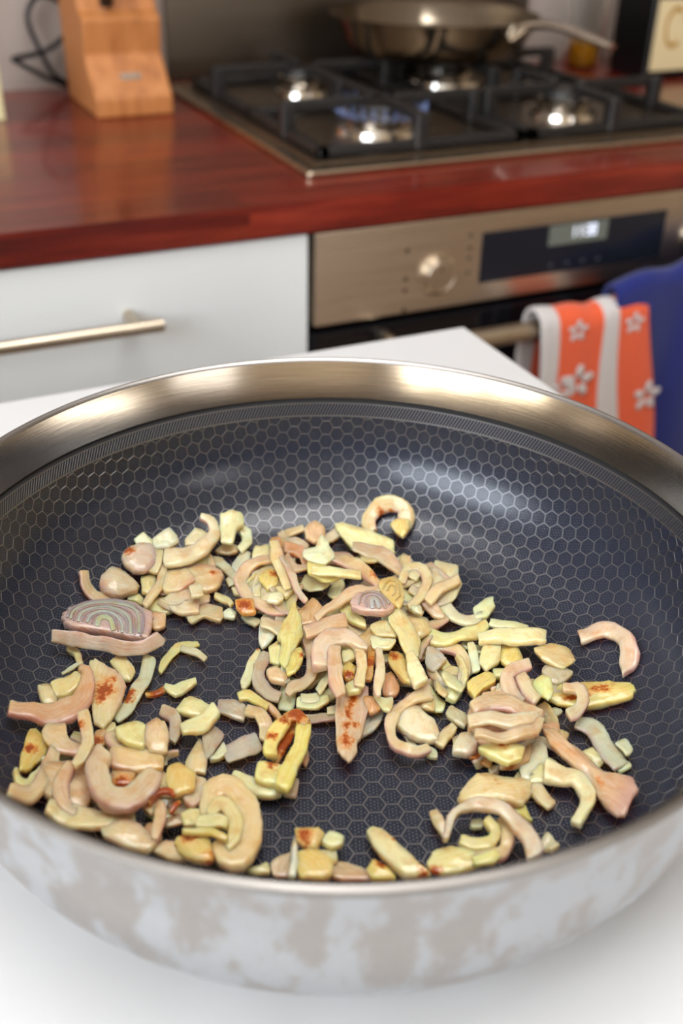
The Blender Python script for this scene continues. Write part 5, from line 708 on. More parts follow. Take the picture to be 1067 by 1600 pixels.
('S','garlic_bit','yellow browned garlic bit in the front left heap, rightmost of two','FL','ye',5,[[-807,-561,90,33],[-772,-667,90,23]],'',[[-863,-541,90],[-748,-561,90],[-743,-601,90],[-764,-695,90],[-837,-648,90],[-866,-591,90]],[]),
('R','shallot_sliver','yellow curved shallot sliver in the front left heap','FL','ye',3,[],'',[[-822,-544,130,-826,-566,130],[-804,-548,130,-809,-572,130],[-785,-552,130,-791,-578,130],[-766,-557,130,-775,-584,130],[-748,-566,130,-761,-592,130],[-733,-580,130,-748,-603,130],[-719,-596,130,-735,-617,130],[-706,-613,130,-722,-633,130],[-694,-628,130,-708,-648,130]],[]),
('R','shallot_sliver','pink half-buried shallot sliver in the centre heap, tenth from left of sixteen','CE','pk',2.6,[],'',[[338,-115,5,354,-110,41],[326,-104,5,347,-92,41],[316,-95,5,336,-76,41],[305,-85,5,321,-64,41],[292,-78,5,305,-54,41],[280,-70,5,287,-49,41],[267,-61,5,268,-49,41]],[]),
('R','shallot_sliver','greyish pink half-buried shallot sliver in the centre heap, second from left of seven','CE','pg',2.6,[],'',[[-79,495,57,-64,457,43],[-53,518,57,-39,471,43],[-23,536,57,-18,480,43],[8,545,57,3,486,43],[37,547,57,25,488,43],[65,543,57,45,485,43],[91,533,57,65,479,43],[111,515,57,84,469,43],[128,495,57,104,458,43]],[]),
('R','shallot_sliver','pinkish cream half-buried shallot sliver in the centre heap, rightmost of twelve','CE','pc',2.6,[],'',[[627,503,48,661,452,53],[645,533,48,675,464,53],[674,561,48,683,470,53],[704,578,48,693,477,53],[732,588,48,704,480,53],[755,586,48,717,485,53],[772,578,48,736,491,53]],[]),
('R','shallot_sliver','pink half-buried shallot sliver in the centre heap, fourth from left of sixteen','CE','pk',2.6,[],'',[[-6,621,59,13,576,35],[10,637,59,33,583,35],[23,650,59,54,597,35],[36,662,59,76,617,35],[48,677,59,97,641,35],[60,691,59,116,670,35],[76,708,59,127,700,35]],[]),
('R','shallot_sliver','pinkish cream half-buried shallot sliver in the centre heap, fourth from left of twelve','CE','pc',2.6,[],'',[[8,564,59,14,489,93],[26,593,59,35,512,93],[45,621,59,55,537,93],[66,647,59,75,563,93],[86,675,59,95,589,93],[108,701,59,115,617,93],[131,725,59,133,647,93]],[]),
('R','shallot_sliver','pink half-buried shallot sliver in the centre heap, thirteenth from left of sixteen','CE','pk',2.6,[],'',[[491,411,44,472,363,25],[516,408,44,493,353,25],[540,405,44,516,344,25],[563,402,44,540,338,25],[587,398,44,566,335,25],[611,396,44,591,332,25],[636,395,44,617,330,25],[660,394,44,645,331,25],[685,391,44,673,336,25],[710,388,44,701,342,25]],[]),
('R','shallot_sliver','pinkish cream half-buried shallot sliver in the centre heap, ninth from left of twelve','CE','pc',2.6,[],'',[[314,7,53,335,33,63],[296,21,53,319,52,63],[278,33,53,299,69,63],[259,42,53,276,80,63],[238,49,53,252,88,63],[216,52,53,226,92,63],[193,53,53,198,88,63],[169,53,53,171,81,63]],[]),
('R','shallot_sliver','pinkish cream half-buried shallot sliver in the centre heap, tenth from left of twelve','CE','pc',2.6,[],'',[[729,580,74,726,681,39],[702,545,74,702,660,39],[667,515,74,683,646,39],[632,495,74,663,633,39],[599,481,74,642,625,39],[569,480,74,620,617,39],[545,485,74,594,608,39]],[]),
('R','shallot_sliver','pink half-buried shallot sliver in the centre heap, eleventh from left of sixteen','CE','pk',2.6,[],'',[[646,495,70,694,531,85],[634,517,70,690,556,85],[626,549,70,689,578,85],[628,589,70,690,599,85],[638,636,70,696,619,85],[660,683,70,704,639,85],[688,718,70,717,669,85]],[]),
('R','shallot_sliver','pale pink half-buried shallot sliver in the centre heap, fourth from left of seven','CE','pw',2.6,[],'',[[5,214,44,50,182,18],[28,245,44,67,194,18],[60,269,44,78,200,18],[93,280,44,92,205,18],[123,283,44,106,205,18],[148,273,44,122,206,18],[166,256,44,142,205,18]],[]),
('R','shallot_sliver','cream half-buried shallot sliver in the centre heap, second from left of eight','CE','cr',2.6,[],'',[[-93,655,35,-107,604,36],[-67,655,35,-84,598,36],[-41,651,35,-63,591,36],[-17,640,35,-44,581,36],[5,623,35,-26,568,36],[24,602,35,-11,551,36],[40,576,35,1,531,36],[50,544,35,12,508,36],[55,511,35,22,482,36]],[]),
('R','shallot_sliver','pale pink half-buried shallot sliver in the centre heap, fifth from left of seven','CE','pw',2.6,[],'',[[437,843,8,410,761,32],[465,850,8,437,761,32],[492,858,8,467,766,32],[519,869,8,499,779,32],[546,885,8,531,796,32],[573,902,8,564,821,32],[601,922,10,594,853,32]],[]),
('R','shallot_sliver','pink half-buried shallot sliver in the centre heap, fourteenth from left of sixteen','CE','pk',2.6,[],'',[[652,189,48,669,254,40],[622,179,48,641,250,40],[591,171,48,614,247,40],[562,168,48,588,244,40],[534,167,48,562,243,40],[506,168,48,537,244,40],[480,172,48,513,247,40],[456,181,48,489,249,40],[434,192,48,463,252,40]],[]),
('R','shallot_sliver','greenish white half-buried shallot sliver in the centre heap, fourth from left of five','CE','gw',2.6,[],'',[[413,206,17,431,205,40],[407,222,17,430,223,40],[403,241,17,430,238,40],[403,262,17,430,254,40],[405,286,17,432,270,40],[412,310,17,435,286,40],[422,332,17,439,305,40]],[]),
('R','shallot_sliver','greyish pink half-buried shallot sliver in the centre heap, leftmost of seven','CE','pg',2.6,[],'',[[249,1151,66,206,1152,49],[252,1113,58,202,1113,43],[249,1068,54,197,1072,39],[240,1018,52,190,1028,38],[229,966,52,179,984,38],[213,915,52,169,939,38],[193,867,52,158,893,38]],[]),
('R','shallot_sliver','greyish pink half-buried shallot sliver in the centre heap, fifth from left of seven','CE','pg',2.6,[],'',[[284,-215,49,277,-134,19],[264,-237,49,258,-146,19],[240,-256,49,242,-156,19],[214,-269,49,226,-166,19],[190,-279,49,209,-173,19],[166,-282,49,191,-180,19],[146,-280,49,171,-190,19]],[]),
('R','shallot_sliver','cream half-buried shallot sliver in the centre heap, sixth from left of eight','CE','cr',2.6,[],'',[[136,8,51,162,35,53],[121,28,51,150,60,53],[106,47,51,135,83,53],[90,64,51,116,102,53],[72,78,51,96,119,53],[53,92,51,73,131,53],[34,106,51,49,138,53]],[]),
('R','shallot_sliver','pink half-buried shallot sliver in the centre heap, eighth from left of sixteen','CE','pk',2.6,[],'',[[293,217,54,336,290,45],[269,228,54,319,308,45],[247,245,54,303,326,45],[229,269,54,289,345,45],[213,296,54,278,367,45],[204,330,54,267,390,45],[201,367,54,256,416,45]],[]),
('R','shallot_sliver','pinkish cream half-buried shallot sliver in the centre heap, sixth from left of twelve','CE','pc',2.6,[],'',[[-63,272,35,-21,236,40],[-51,303,35,1,270,40],[-42,329,35,20,313,40],[-36,354,35,30,360,40],[-34,380,35,34,405,40],[-36,407,35,31,448,40],[-39,434,35,20,482,40],[-44,466,35,6,510,40]],[]),
('R','shallot_sliver','beige half-buried shallot sliver in the centre heap, leftmost of five','CE','bg',2.6,[],'',[[202,1097,54,156,1025,71],[219,1072,53,168,993,71],[235,1050,52,183,962,71],[253,1029,51,203,938,71],[272,1011,51,225,918,71],[293,997,51,249,901,71],[315,985,51,274,889,71],[339,975,51,303,884,71],[364,965,51,331,883,71]],[]),
('R','shallot_sliver','pink half-buried shallot sliver in the centre heap, leftmost of sixteen','CE','pk',2.6,[],'',[[-32,726,66,35,794,32],[-35,760,66,39,832,32],[-37,795,66,41,869,32],[-36,831,66,42,905,32],[-36,867,66,43,943,32],[-34,905,66,41,979,32],[-29,944,66,37,1015,32]],[]),
('R','shallot_sliver','cream half-buried shallot sliver in the centre heap, third from left of eight','CE','cr',2.6,[],'',[[-104,191,71,-117,215,82],[-120,176,71,-137,203,82],[-133,161,71,-158,184,82],[-143,146,71,-175,159,82],[-151,130,71,-190,130,82],[-157,112,71,-196,100,82],[-163,90,71,-197,74,82]],[]),
('R','shallot_sliver','pinkish cream half-buried shallot sliver in the centre heap, leftmost of twelve','CE','pc',2.6,[],'',[[89,801,74,109,944,40],[59,782,74,80,934,40],[28,764,74,51,925,40],[-3,753,74,23,915,40],[-33,744,74,-5,905,40],[-63,735,74,-32,898,40],[-92,730,74,-59,891,40],[-120,732,74,-87,882,40],[-146,735,74,-116,871,40]],[]),
('R','shallot_sliver','cream half-buried shallot sliver in the centre heap, fifth from left of eight','CE','cr',2.6,[],'',[[41,79,79,33,130,53],[25,52,79,15,108,53],[6,28,79,-2,88,53],[-15,6,79,-20,68,53],[-36,-14,79,-38,52,53],[-58,-30,79,-57,35,53],[-80,-41,79,-76,17,53]],[]),
('R','shallot_sliver','greenish white half-buried shallot sliver in the centre heap, third from left of five','CE','gw',2.6,[],'',[[183,540,24,138,434,59],[208,536,24,161,424,59],[233,532,24,185,414,59],[258,528,24,212,409,59],[283,525,24,238,406,59],[309,524,24,266,404,59],[336,524,24,294,405,59],[362,523,24,324,411,59],[389,522,24,353,419,59]],[]),
('R','shallot_sliver','greyish pink half-buried shallot sliver in the centre heap, third from left of seven','CE','pg',2.6,[],'',[[129,827,46,121,827,13],[150,810,46,138,804,13],[170,790,46,156,783,13],[188,769,46,175,762,13],[207,747,46,192,740,13],[223,723,46,210,720,13],[237,696,46,230,701,13]],[]),
('R','shallot_sliver','greenish white half-buried shallot sliver in the centre heap, leftmost of five','CE','gw',2.6,[],'',[[-66,688,41,-99,655,7],[-48,673,41,-84,627,7],[-32,663,41,-61,605,7],[-15,656,41,-33,594,7],[4,654,41,-2,589,7],[24,655,41,31,598,7],[47,657,41,62,619,7]],[]),
('R','shallot_sliver','pink half-buried shallot sliver in the centre heap, ninth from left of sixteen','CE','pk',2.6,[],'',[[584,477,25,649,565,23],[563,493,25,634,591,23],[544,507,25,615,616,23],[525,519,25,590,634,23],[504,530,25,563,647,23],[481,537,25,534,657,23],[458,542,25,503,662,23],[435,547,25,469,658,23],[409,553,25,436,649,23]],[]),
('R','shallot_sliver','pink half-buried shallot sliver in the centre heap, third from left of sixteen','CE','pk',2.6,[],'',[[-39,469,50,12,506,36],[-42,493,50,15,528,36],[-41,521,50,18,548,36],[-35,552,50,22,566,36],[-25,584,50,29,584,36],[-10,613,50,35,603,36],[7,636,50,44,626,36]],[]),
('R','shallot_sliver','greyish pink half-buried shallot sliver in the centre heap, sixth from left of seven','CE','pg',2.6,[],'',[[580,342,52,649,425,48],[564,355,52,638,453,48],[549,364,52,616,476,48],[534,370,52,586,487,48],[517,371,52,553,490,48],[500,370,52,515,478,48],[477,366,52,482,454,48]],[]),
('R','shallot_sliver','beige half-buried shallot sliver in the centre heap, fourth from left of five','CE','bg',2.6,[],'',[[195,192,63,179,84,92],[215,205,63,201,89,92],[230,217,63,226,100,92],[244,227,63,252,120,92],[256,240,63,278,144,92],[269,254,63,300,175,92],[286,271,63,314,206,92]],[]),
('R','shallot_sliver','pale pink half-buried shallot sliver in the centre heap, rightmost of seven','CE','pw',2.6,[],'',[[538,256,29,527,303,41],[513,238,29,508,297,41],[484,228,29,493,293,41],[458,227,29,478,292,41],[434,231,29,464,295,41],[416,243,29,449,298,41],[403,261,29,432,304,41]],[]),
('R','shallot_sliver','pink half-buried shallot sliver in the centre heap, twelfth from left of sixteen','CE','pk',2.6,[],'',[[457,326,38,440,249,26],[487,333,38,470,247,26],[509,340,38,506,250,26],[531,352,38,549,271,26],[548,366,38,592,304,26],[562,384,38,634,354,26],[573,402,38,659,412,26],[589,437,38,667,460,26]],[]),
('R','shallot_sliver','pinkish cream half-buried shallot sliver in the centre heap, third from left of twelve','CE','pc',2.6,[],'',[[5,641,60,-44,593,81],[9,619,60,-44,561,81],[14,603,60,-36,532,81],[23,589,60,-21,510,81],[35,579,60,-4,495,81],[48,571,60,18,489,81],[65,564,60,39,490,81]],[]),
('R','shallot_sliver','pink half-buried shallot sliver in the centre heap, rightmost of sixteen','CE','pk',2.6,[],'',[[332,-132,51,351,-140,13],[356,-121,51,371,-136,13],[382,-117,51,387,-136,13],[406,-122,51,403,-138,13],[427,-131,51,416,-146,13],[442,-149,51,428,-155,13],[450,-170,51,441,-167,13]],[]),
('R','shallot_sliver','pink half-buried shallot sliver in the centre heap, sixth from left of sixteen','CE','pk',2.6,[],'',[[77,195,39,125,206,72],[67,220,39,123,241,72],[57,241,39,115,275,72],[48,263,39,102,304,72],[36,282,39,86,331,72],[22,300,39,68,354,72],[9,319,39,45,370,72],[-7,340,39,21,380,72]],[]),
('R','shallot_sliver','pinkish cream half-buried shallot sliver in the centre heap, eleventh from left of twelve','CE','pc',2.6,[],'',[[441,20,28,462,79,21],[416,17,28,441,83,21],[392,18,28,421,87,21],[370,23,28,401,91,21],[348,30,28,383,97,21],[329,41,28,364,103,21],[313,56,28,343,109,21]],[]),
('R','shallot_sliver','pale pink half-buried shallot sliver in the centre heap, third from left of seven','CE','pw',2.6,[],'',[[-19,692,96,0,653,64],[4,711,96,22,660,64],[28,726,96,43,668,64],[53,736,96,64,678,64],[77,746,96,85,685,64],[101,750,96,106,695,64],[124,749,96,129,709,64]],[]),
('R','shallot_sliver','greenish white half-buried shallot sliver in the centre heap, rightmost of five','CE','gw',2.6,[],'',[[563,318,61,629,408,42],[547,328,61,621,427,42],[533,342,61,611,443,42],[521,359,61,601,458,42],[510,376,61,592,474,42],[503,398,61,581,489,42],[499,423,61,568,502,42]],[]),
('R','shallot_sliver','pale pink half-buried shallot sliver in the centre heap, second from left of seven','CE','pw',2.6,[],'',[[-40,905,41,-63,866,36],[-22,892,41,-47,845,36],[-3,880,41,-28,828,36],[15,869,41,-6,817,36],[35,862,41,17,808,36],[56,857,41,42,805,36],[78,850,41,67,809,36]],[]),
('R','shallot_sliver','cream half-buried shallot sliver in the centre heap, leftmost of eight','CE','cr',2.6,[],'',[[17,823,29,-10,872,64],[-9,799,29,-43,855,64],[-28,778,29,-80,824,64],[-43,758,29,-114,776,64],[-53,735,29,-141,721,64],[-63,710,29,-154,663,64],[-74,674,29,-153,617,64]],[]),
('R','shallot_sliver','beige half-buried shallot sliver in the centre heap, second from left of five','CE','bg',2.6,[],'',[[180,395,38,139,433,59],[156,364,38,116,413,59],[128,335,38,96,397,59],[97,314,38,76,382,59],[68,297,38,55,370,59],[38,286,38,34,361,59],[10,283,38,11,351,59],[-14,285,38,-13,340,59]],[]),
('R','shallot_sliver','cream half-buried shallot sliver in the centre heap, rightmost of eight','CE','cr',2.6,[],'',[[392,-92,9,318,-117,34],[387,-120,9,304,-153,34],[386,-142,9,298,-192,34],[386,-164,9,301,-228,34],[392,-184,9,309,-259,34],[398,-204,9,324,-283,34],[406,-228,9,342,-299,34]],[]),
('R','shallot_sliver','beige half-buried shallot sliver in the centre heap, third from left of five','CE','bg',2.6,[],'',[[53,212,62,87,200,56],[65,241,62,104,225,56],[80,269,62,119,250,56],[97,297,62,134,275,56],[115,325,62,150,300,56],[134,351,62,166,326,56],[155,374,62,182,353,56]],[]),
('R','shallot_sliver','greyish pink half-buried shallot sliver in the centre heap, rightmost of seven','CE','pg',2.6,[],'',[[796,602,75,757,605,50],[798,574,75,750,570,50],[799,549,75,748,536,50],[800,523,75,752,505,50],[804,500,75,756,476,50],[808,476,75,767,452,50],[811,449,75,780,433,50]],[]),
('R','shallot_sliver','pinkish cream half-buried shallot sliver in the centre heap, second from left of twelve','CE','pc',2.6,[],'',[[3,631,59,28,686,81],[-18,635,59,11,702,81],[-37,641,59,-8,714,81],[-56,649,59,-30,722,81],[-76,654,59,-51,729,81],[-94,663,59,-74,731,81],[-112,675,59,-98,728,81]],[]),
('R','shallot_sliver','pink half-buried shallot sliver in the centre heap, second from left of sixteen','CE','pk',2.6,[],'',[[-114,531,63,-154,439,72],[-89,522,63,-135,423,72],[-63,507,63,-120,408,72],[-42,478,63,-108,391,72],[-27,443,63,-99,371,72],[-18,400,63,-95,349,72],[-22,350,63,-94,328,72],[-37,307,63,-96,297,72]],[]),
('R','shallot_sliver','greyish pink half-buried shallot sliver in the centre heap, fourth from left of seven','CE','pg',2.6,[],'',[[365,911,57,325,813,51],[390,912,57,342,799,51],[415,906,57,359,789,51],[437,892,57,375,780,51],[458,876,57,390,767,51],[473,853,57,406,756,51],[482,824,57,425,747,51]],[]),
('R','shallot_sliver','pink half-buried shallot sliver in the centre heap, fifteenth from left of sixteen','CE','pk',2.6,[],'',[[629,484,59,584,434,69],[643,461,59,594,403,69],[658,442,59,610,377,69],[675,425,59,631,358,69],[696,413,59,655,343,69],[718,404,59,684,337,69],[742,395,59,714,337,69]],[]),
('R','shallot_sliver','cream half-buried shallot sliver in the centre heap, fourth from left of eight','CE','cr',2.6,[],'',[[269,632,71,277,733,62],[241,614,71,259,730,62],[210,606,71,246,730,62],[182,612,71,233,732,62],[158,627,71,223,739,62],[142,654,71,214,747,62],[137,687,71,201,760,62]],[]),
('R','shallot_sliver','pinkish cream half-buried shallot sliver in the centre heap, eighth from left of twelve','CE','pc',2.6,[],'',[[204,404,61,169,376,32],[221,384,61,181,349,32],[238,362,61,192,324,32],[252,337,61,205,301,32],[265,311,61,217,277,32],[277,285,61,228,252,32],[288,258,61,239,228,32],[295,227,61,252,205,32],[301,196,61,265,182,32]],[]),
('R','shallot_sliver','pale pink half-buried shallot sliver in the centre heap, leftmost of seven','CE','pw',2.6,[],'',[[-144,941,24,-149,867,21],[-116,954,24,-123,870,21],[-87,965,24,-98,874,21],[-57,970,24,-73,877,21],[-29,971,24,-48,879,21],[0,972,24,-24,878,21],[27,968,24,1,876,21],[53,957,24,26,875,21],[76,945,24,52,874,21]],[]),
('R','shallot_sliver','beige half-buried shallot sliver in the centre heap, rightmost of five','CE','bg',2.6,[],'',[[618,749,77,636,834,45],[593,728,77,615,822,45],[565,716,77,599,816,45],[540,713,77,582,814,45],[517,718,77,567,817,45],[500,731,77,553,823,45],[489,750,77,538,833,45]],[]),
('R','shallot_sliver','pink half-buried shallot sliver in the centre heap, fifth from left of sixteen','CE','pk',2.6,[],'',[[-97,357,53,-83,305,29],[-77,371,53,-58,312,29],[-63,384,53,-28,329,29],[-53,395,53,2,361,29],[-46,409,53,28,402,29],[-39,423,53,42,449,29],[-29,449,53,42,487,29]],[]),
('R','shallot_sliver','pinkish cream half-buried shallot sliver in the centre heap, seventh from left of twelve','CE','pc',2.6,[],'',[[21,-101,40,-4,-75,48],[6,-121,40,-17,-85,48],[-14,-136,40,-28,-92,48],[-35,-146,40,-39,-98,48],[-55,-151,40,-51,-101,48],[-73,-150,40,-64,-104,48],[-88,-144,40,-79,-107,48]],[]),
('R','shallot_sliver','pinkish cream half-buried shallot sliver in the centre heap, fifth from left of twelve','CE','pc',2.6,[],'',[[5,409,59,60,437,66],[-1,431,59,62,462,66],[-5,456,59,62,486,66],[-5,484,59,62,509,66],[-5,512,59,63,532,66],[-1,542,59,63,556,66],[7,572,59,60,580,66]],[]),
('R','shallot_sliver','pink half-buried shallot sliver in the centre heap, seventh from left of sixteen','CE','pk',2.6,[],'',[[309,771,27,301,664,37],[331,788,27,325,670,37],[351,804,27,352,682,37],[371,817,27,379,702,37],[390,834,27,407,723,37],[409,850,27,433,752,37],[433,866,27,455,785,37]],[]),
('R','shallot_sliver','cream half-buried shallot sliver in the centre heap, seventh from left of eight','CE','cr',2.6,[],'',[[224,185,46,208,253,50],[206,167,46,192,248,50],[185,153,46,179,242,50],[164,144,46,166,236,50],[143,137,46,153,232,50],[124,138,46,139,226,50],[108,143,46,122,217,50]],[]),
('R','shallot_sliver','greenish white half-buried shallot sliver in the centre heap, second from left of five','CE','gw',2.6,[],'',[[248,619,26,244,530,57],[264,638,26,262,542,57],[279,655,26,280,557,57],[296,671,26,298,575,57],[311,688,26,316,593,57],[328,704,26,333,614,57],[346,719,26,347,637,57]],[]),
('R','shallot_sliver','pale pink half-buried shallot sliver in the centre heap, sixth from left of seven','CE','pw',2.6,[],'',[[491,292,45,509,353,50],[470,287,45,493,357,50],[449,287,45,477,360,50],[430,292,45,462,363,50],[412,298,45,448,369,50],[396,309,45,433,373,50],[385,325,45,416,377,50]],[]),
('R','shallot_sliver','pale pink half-buried shallot sliver in the front left heap, second from left of three','FL','pw',2.6,[],'',[[-911,-145,38,-912,-126,78],[-926,-147,38,-930,-121,78],[-939,-150,38,-950,-121,78],[-950,-154,38,-972,-129,78],[-960,-162,38,-993,-144,78],[-967,-170,38,-1009,-168,78],[-978,-183,38,-1017,-195,78]],[]),
('R','shallot_sliver','greenish white half-buried shallot sliver in the front left heap, second from left of four','FL','gw',2.6,[],'',[[-1102,-167,46,-1065,-164,5],[-1091,-141,45,-1050,-145,4],[-1077,-116,44,-1037,-125,4],[-1062,-93,43,-1023,-105,4],[-1046,-71,43,-1008,-86,4],[-1028,-52,43,-994,-66,4],[-1009,-37,43,-980,-43,4]],[]),
('R','shallot_sliver','greyish pink half-buried shallot sliver in the front left heap, second from left of four','FL','pg',2.6,[],'',[[-928,-124,34,-953,-127,13],[-917,-148,34,-946,-152,13],[-907,-177,34,-941,-172,13],[-905,-211,34,-940,-193,13],[-909,-245,34,-943,-212,13],[-921,-277,34,-949,-229,13],[-939,-300,34,-958,-246,13],[-957,-315,34,-971,-264,13]],[]),
('R','shallot_sliver','pale pink half-buried shallot sliver in the front left heap, rightmost of three','FL','pw',2.6,[],'',[[-906,-65,15,-881,-134,36],[-892,-43,15,-864,-118,36],[-877,-21,15,-848,-102,36],[-859,-2,15,-832,-85,36],[-841,17,15,-815,-68,36],[-823,36,15,-799,-51,36],[-803,51,15,-782,-33,36],[-782,63,15,-766,-12,36]],[]),
('R','shallot_sliver','pinkish cream half-buried shallot sliver in the front left heap, fourth from left of five','FL','pc',2.6,[],'',[[-710,-107,36,-709,-103,65],[-723,-105,36,-724,-97,65],[-735,-105,36,-740,-95,65],[-746,-108,36,-758,-99,65],[-756,-115,36,-776,-110,65],[-763,-123,36,-790,-128,65],[-771,-136,36,-797,-150,65]],[]),
('R','shallot_sliver','pink half-buried shallot sliver in the front left heap, rightmost of five','FL','pk',2.6,[],'',[[-754,-301,40,-727,-250,41],[-769,-293,40,-737,-236,41],[-784,-281,40,-747,-223,41],[-796,-266,40,-756,-212,41],[-808,-249,40,-765,-198,41],[-817,-229,40,-774,-185,41],[-822,-207,40,-785,-172,41]],[]),
('R','shallot_sliver','greenish white half-buried shallot sliver in the front left heap, leftmost of four','FL','gw',2.6,[],'',[[-1066,63,21,-1079,77,60],[-1086,50,22,-1098,72,61],[-1108,41,23,-1116,67,63],[-1131,37,26,-1134,63,65],[-1153,35,29,-1151,62,68],[-1175,38,34,-1169,60,71],[-1194,45,38,-1189,57,76]],[]),
('R','shallot_sliver','pinkish cream half-buried shallot sliver in the front left heap, third from left of five','FL','pc',2.6,[],'',[[-886,-124,24,-909,-173,50],[-876,-136,24,-902,-188,50],[-866,-149,24,-894,-202,50],[-858,-163,24,-885,-215,50],[-849,-177,24,-877,-229,50],[-841,-192,24,-868,-242,50],[-835,-208,24,-858,-253,50]],[]),
('R','shallot_sliver','pink half-buried shallot sliver in the front left heap, second from left of five','FL','pk',2.6,[],'',[[-1031,-328,39,-994,-386,75],[-1026,-306,39,-988,-376,75],[-1014,-284,39,-984,-371,75],[-997,-268,39,-979,-366,75],[-980,-258,39,-972,-362,75],[-963,-256,39,-964,-357,75],[-948,-260,39,-953,-351,75]],[]),
('R','shallot_sliver','pinkish cream half-buried shallot sliver in the front left heap, leftmost of five','FL','pc',2.6,[],'',[[-1010,-6,56,-976,39,24],[-1016,19,56,-979,69,24],[-1023,42,56,-986,100,24],[-1031,65,56,-996,128,24],[-1041,86,56,-1008,154,24],[-1052,108,56,-1024,177,24],[-1064,130,56,-1040,195,24]],[]),
('R','shallot_sliver','greyish pink half-buried shallot sliver in the front left heap, third from left of four','FL','pg',2.6,[],'',[[-893,-229,24,-877,-210,32],[-906,-216,24,-887,-195,32],[-919,-198,24,-894,-182,32],[-926,-172,24,-897,-169,32],[-927,-142,24,-897,-156,32],[-917,-114,24,-894,-144,32],[-901,-97,24,-886,-127,32]],[]),
('R','shallot_sliver','cream half-buried shallot sliver in the front left heap, rightmost of two','FL','cr',2.6,[],'',[[-859,-303,46,-905,-302,43],[-857,-321,46,-908,-329,43],[-854,-333,46,-904,-358,43],[-850,-346,46,-895,-383,43],[-843,-357,46,-882,-405,43],[-835,-370,46,-866,-419,43],[-825,-385,46,-850,-428,43]],[]),
('R','shallot_sliver','pink half-buried shallot sliver in the front left heap, leftmost of five','FL','pk',2.6,[],'',[[-1063,-208,29,-1028,-210,58],[-1073,-186,29,-1034,-181,58],[-1083,-166,29,-1043,-153,58],[-1093,-146,30,-1057,-128,58],[-1105,-129,31,-1071,-104,58],[-1116,-110,32,-1088,-85,59],[-1129,-90,33,-1106,-72,60]],[]),
('R','shallot_sliver','greyish pink half-buried shallot sliver in the front left heap, rightmost of four','FL','pg',2.6,[],'',[[-753,-443,63,-734,-379,35],[-768,-439,63,-747,-371,35],[-784,-432,63,-758,-363,35],[-798,-420,63,-768,-355,35],[-812,-405,63,-777,-344,35],[-822,-387,63,-785,-333,35],[-827,-366,63,-794,-319,35]],[]),
('R','shallot_sliver','pinkish cream half-buried shallot sliver in the front left heap, second from left of five','FL','pc',2.6,[],'',[[-894,114,42,-950,58,79],[-889,90,42,-950,23,79],[-883,74,42,-940,-14,79],[-874,58,42,-923,-43,79],[-862,45,42,-903,-64,79],[-849,35,42,-881,-80,79],[-834,26,42,-857,-85,79],[-815,17,42,-834,-85,79]],[]),
('R','shallot_sliver','pinkish cream half-buried shallot sliver in the front left heap, rightmost of five','FL','pc',2.6,[],'',[[-763,-374,24,-752,-329,43],[-780,-373,24,-767,-320,43],[-796,-371,24,-783,-313,43],[-812,-366,24,-800,-309,43],[-828,-362,24,-816,-305,43],[-843,-356,24,-833,-303,43],[-858,-347,24,-851,-305,43]],[]),
('R','shallot_sliver','pink half-buried shallot sliver in the front left heap, fourth from left of five','FL','pk',2.6,[],'',[[-790,-320,60,-778,-280,51],[-804,-317,60,-792,-272,51],[-819,-311,60,-805,-265,51],[-833,-304,60,-818,-258,51],[-847,-297,60,-832,-251,51],[-860,-287,60,-845,-244,51],[-872,-275,60,-859,-238,51]],[]),
('R','shallot_sliver','beige half-buried shallot sliver in the front left heap','FL','bg',2.6,[],'',[[-890,22,41,-910,10,34],[-883,9,41,-906,-5,34],[-876,-6,41,-901,-20,34],[-871,-22,41,-896,-34,34],[-867,-38,41,-893,-48,34],[-864,-55,41,-889,-62,34],[-863,-73,41,-883,-77,34]],[]),
('R','shallot_sliver','greenish white half-buried shallot sliver in the front left heap, rightmost of four','FL','gw',2.6,[],'',[[-676,-147,6,-721,-195,38],[-670,-170,6,-721,-212,38],[-670,-201,6,-723,-222,38],[-681,-231,6,-725,-230,38],[-699,-254,6,-730,-237,38],[-719,-266,6,-738,-245,38],[-736,-269,6,-751,-255,38]],[]),
('R','shallot_sliver','pale pink half-buried shallot sliver in the front left heap, leftmost of three','FL','pw',2.6,[],'',[[-970,-246,32,-964,-189,18],[-989,-247,32,-984,-186,18],[-1008,-248,32,-1003,-182,18],[-1027,-247,32,-1022,-181,18],[-1046,-246,32,-1042,-180,18],[-1065,-245,33,-1061,-179,19],[-1084,-245,34,-1080,-179,20],[-1103,-244,37,-1100,-182,21],[-1122,-242,39,-1119,-186,24]],[]),
('R','shallot_sliver','cream half-buried shallot sliver in the front left heap, leftmost of two','FL','cr',2.6,[],'',[[-1026,-218,62,-991,-192,71],[-1039,-197,62,-999,-169,71],[-1051,-171,62,-1005,-149,71],[-1059,-138,62,-1008,-130,71],[-1061,-103,62,-1009,-111,71],[-1057,-65,62,-1007,-93,71],[-1045,-33,62,-1003,-75,71],[-1030,-8,62,-996,-50,71]],[]),
('R','shallot_sliver','greenish white half-buried shallot sliver in the front left heap, third from left of four','FL','gw',2.6,[],'',[[-890,148,51,-933,180,35],[-891,125,51,-941,156,35],[-893,104,51,-946,130,35],[-896,83,51,-948,103,35],[-897,63,51,-950,77,35],[-899,42,51,-948,52,35],[-903,19,51,-943,28,35]],[]),
